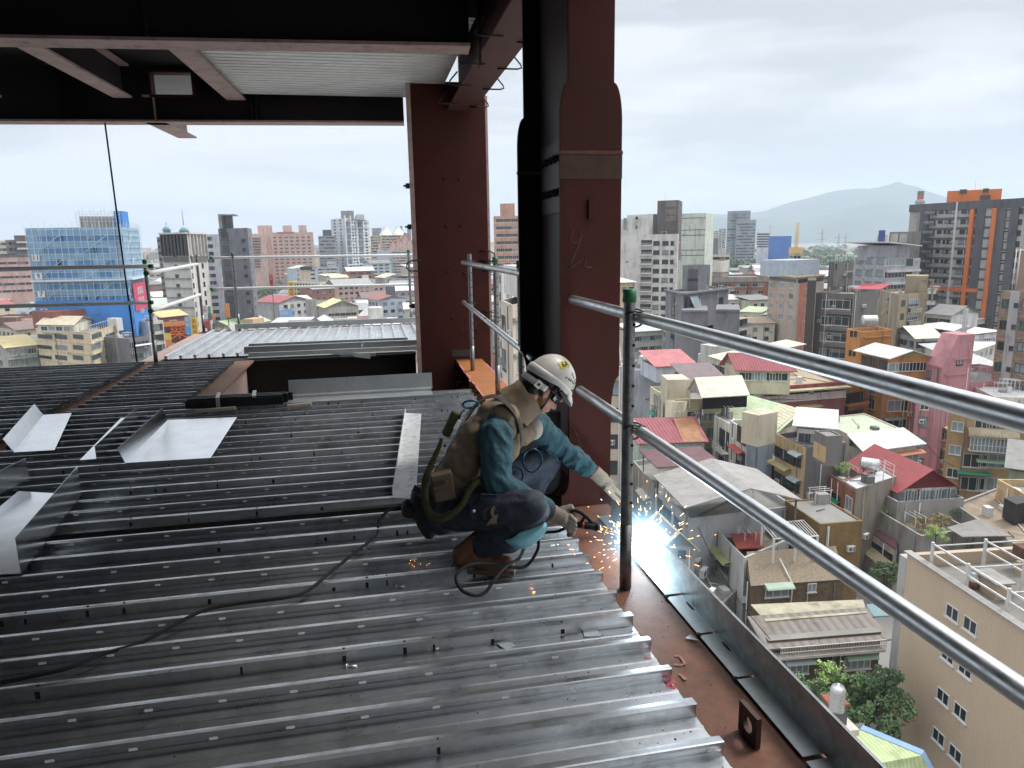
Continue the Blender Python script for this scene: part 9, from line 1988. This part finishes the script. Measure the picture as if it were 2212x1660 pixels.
e[0].color = (4.45, 4.62, 4.85, 1); e[1].color = (6.7, 6.72, 6.75, 1)
L.new(nz.outputs['Fac'], rp.inputs['Fac'])
mx = N.new('ShaderNodeMix'); mx.data_type = 'RGBA'; mx.inputs[0].default_value = .95
L.new(sc_.outputs[2], mx.inputs[6]); L.new(rp.outputs['Color'], mx.inputs[7])
sx = N.new('ShaderNodeSeparateXYZ'); L.new(tc.outputs['Generated'], sx.inputs[0]); r3 = N.new('ShaderNodeValToRGB'); e = r3.color_ramp.elements; e[0].position = 0; e[0].color = (.31,.31,.31,1); e[1].position = .45; e[1].color = (.295,.295,.295,1); q = e.new(1.); q.color = (1,1,1,1)
L.new(sx.outputs['Z'], r3.inputs['Fac']); m3 = N.new('ShaderNodeMix'); m3.data_type = 'RGBA'; m3.blend_type = 'MULTIPLY'; m3.inputs[0].default_value = 1; L.new(mx.outputs[2], m3.inputs[6]); L.new(r3.outputs[0], m3.inputs[7])
v3 = N.new('ShaderNodeVectorMath'); v3.operation = 'SCALE'; v3.inputs['Scale'].default_value = 3.3; L.new(m3.outputs[2], v3.inputs[0]); L.new(v3.outputs[0], bg.inputs['Color'])
bg.inputs['Strength'].default_value = .1
ld = bpy.data.lights.new('sun', 'SUN'); ld.energy = 2.4; ld.angle = math.radians(14); ld.color = (1, .96, .9)
lo = bpy.data.objects.new('sun', ld); COL.objects.link(lo)
dv = V((math.sin(SUN_ROT)*math.cos(SUN_EL), math.cos(SUN_ROT)*math.cos(SUN_EL), math.sin(SUN_EL)))
lo.rotation_euler = dv.to_track_quat('Z', 'Y').to_euler(); lo.location = (60, 10, 80)
if HAZE:
 mb = MB(); mb.box(-9500, -600, GZ-2, 9500, 10200, 720)
 hm = bpy.data.materials.new('haze_air'); hm.use_nodes = True; n = hm.node_tree.nodes
 n.remove(n['Principled BSDF']); pv = n.new('ShaderNodeVolumePrincipled'); hm.node_tree.links.new(pv.outputs[0], n['Material Output'].inputs['Volume'])
 pv.inputs['Color'].default_value = (.74,.86,1,1); pv.inputs['Density'].default_value = HAZE; pv.inputs['Anisotropy'].default_value = .2
 tag(mb.build('haze', hm), kind='stuff')
cd = bpy.data.cameras.new('camera'); cam = bpy.data.objects.new('camera', cd); COL.objects.link(cam)
cd.sensor_width = 36; cd.lens = FPX/IW*36; cd.sensor_fit = 'HORIZONTAL'; cd.clip_start = .05; cd.clip_end = 30000
cam.matrix_world = frame(RGT, UPV, -FWD, EYE); SC.camera = cam
SC.view_settings.view_transform = 'Standard'; SC.view_settings.look = 'None'; SC.view_settings.exposure = .45; SC.view_settings.gamma = 1
SC.cycles.use_denoising = True; SC.cycles.max_bounces = 8; SC.cycles.volume_bounces = 1; SC.cycles.transparent_max_bounces = 12
SC.cycles.use_adaptive_sampling = True; SC.cycles.adaptive_threshold = .015
SC.cycles.sample_clamp_indirect = 6
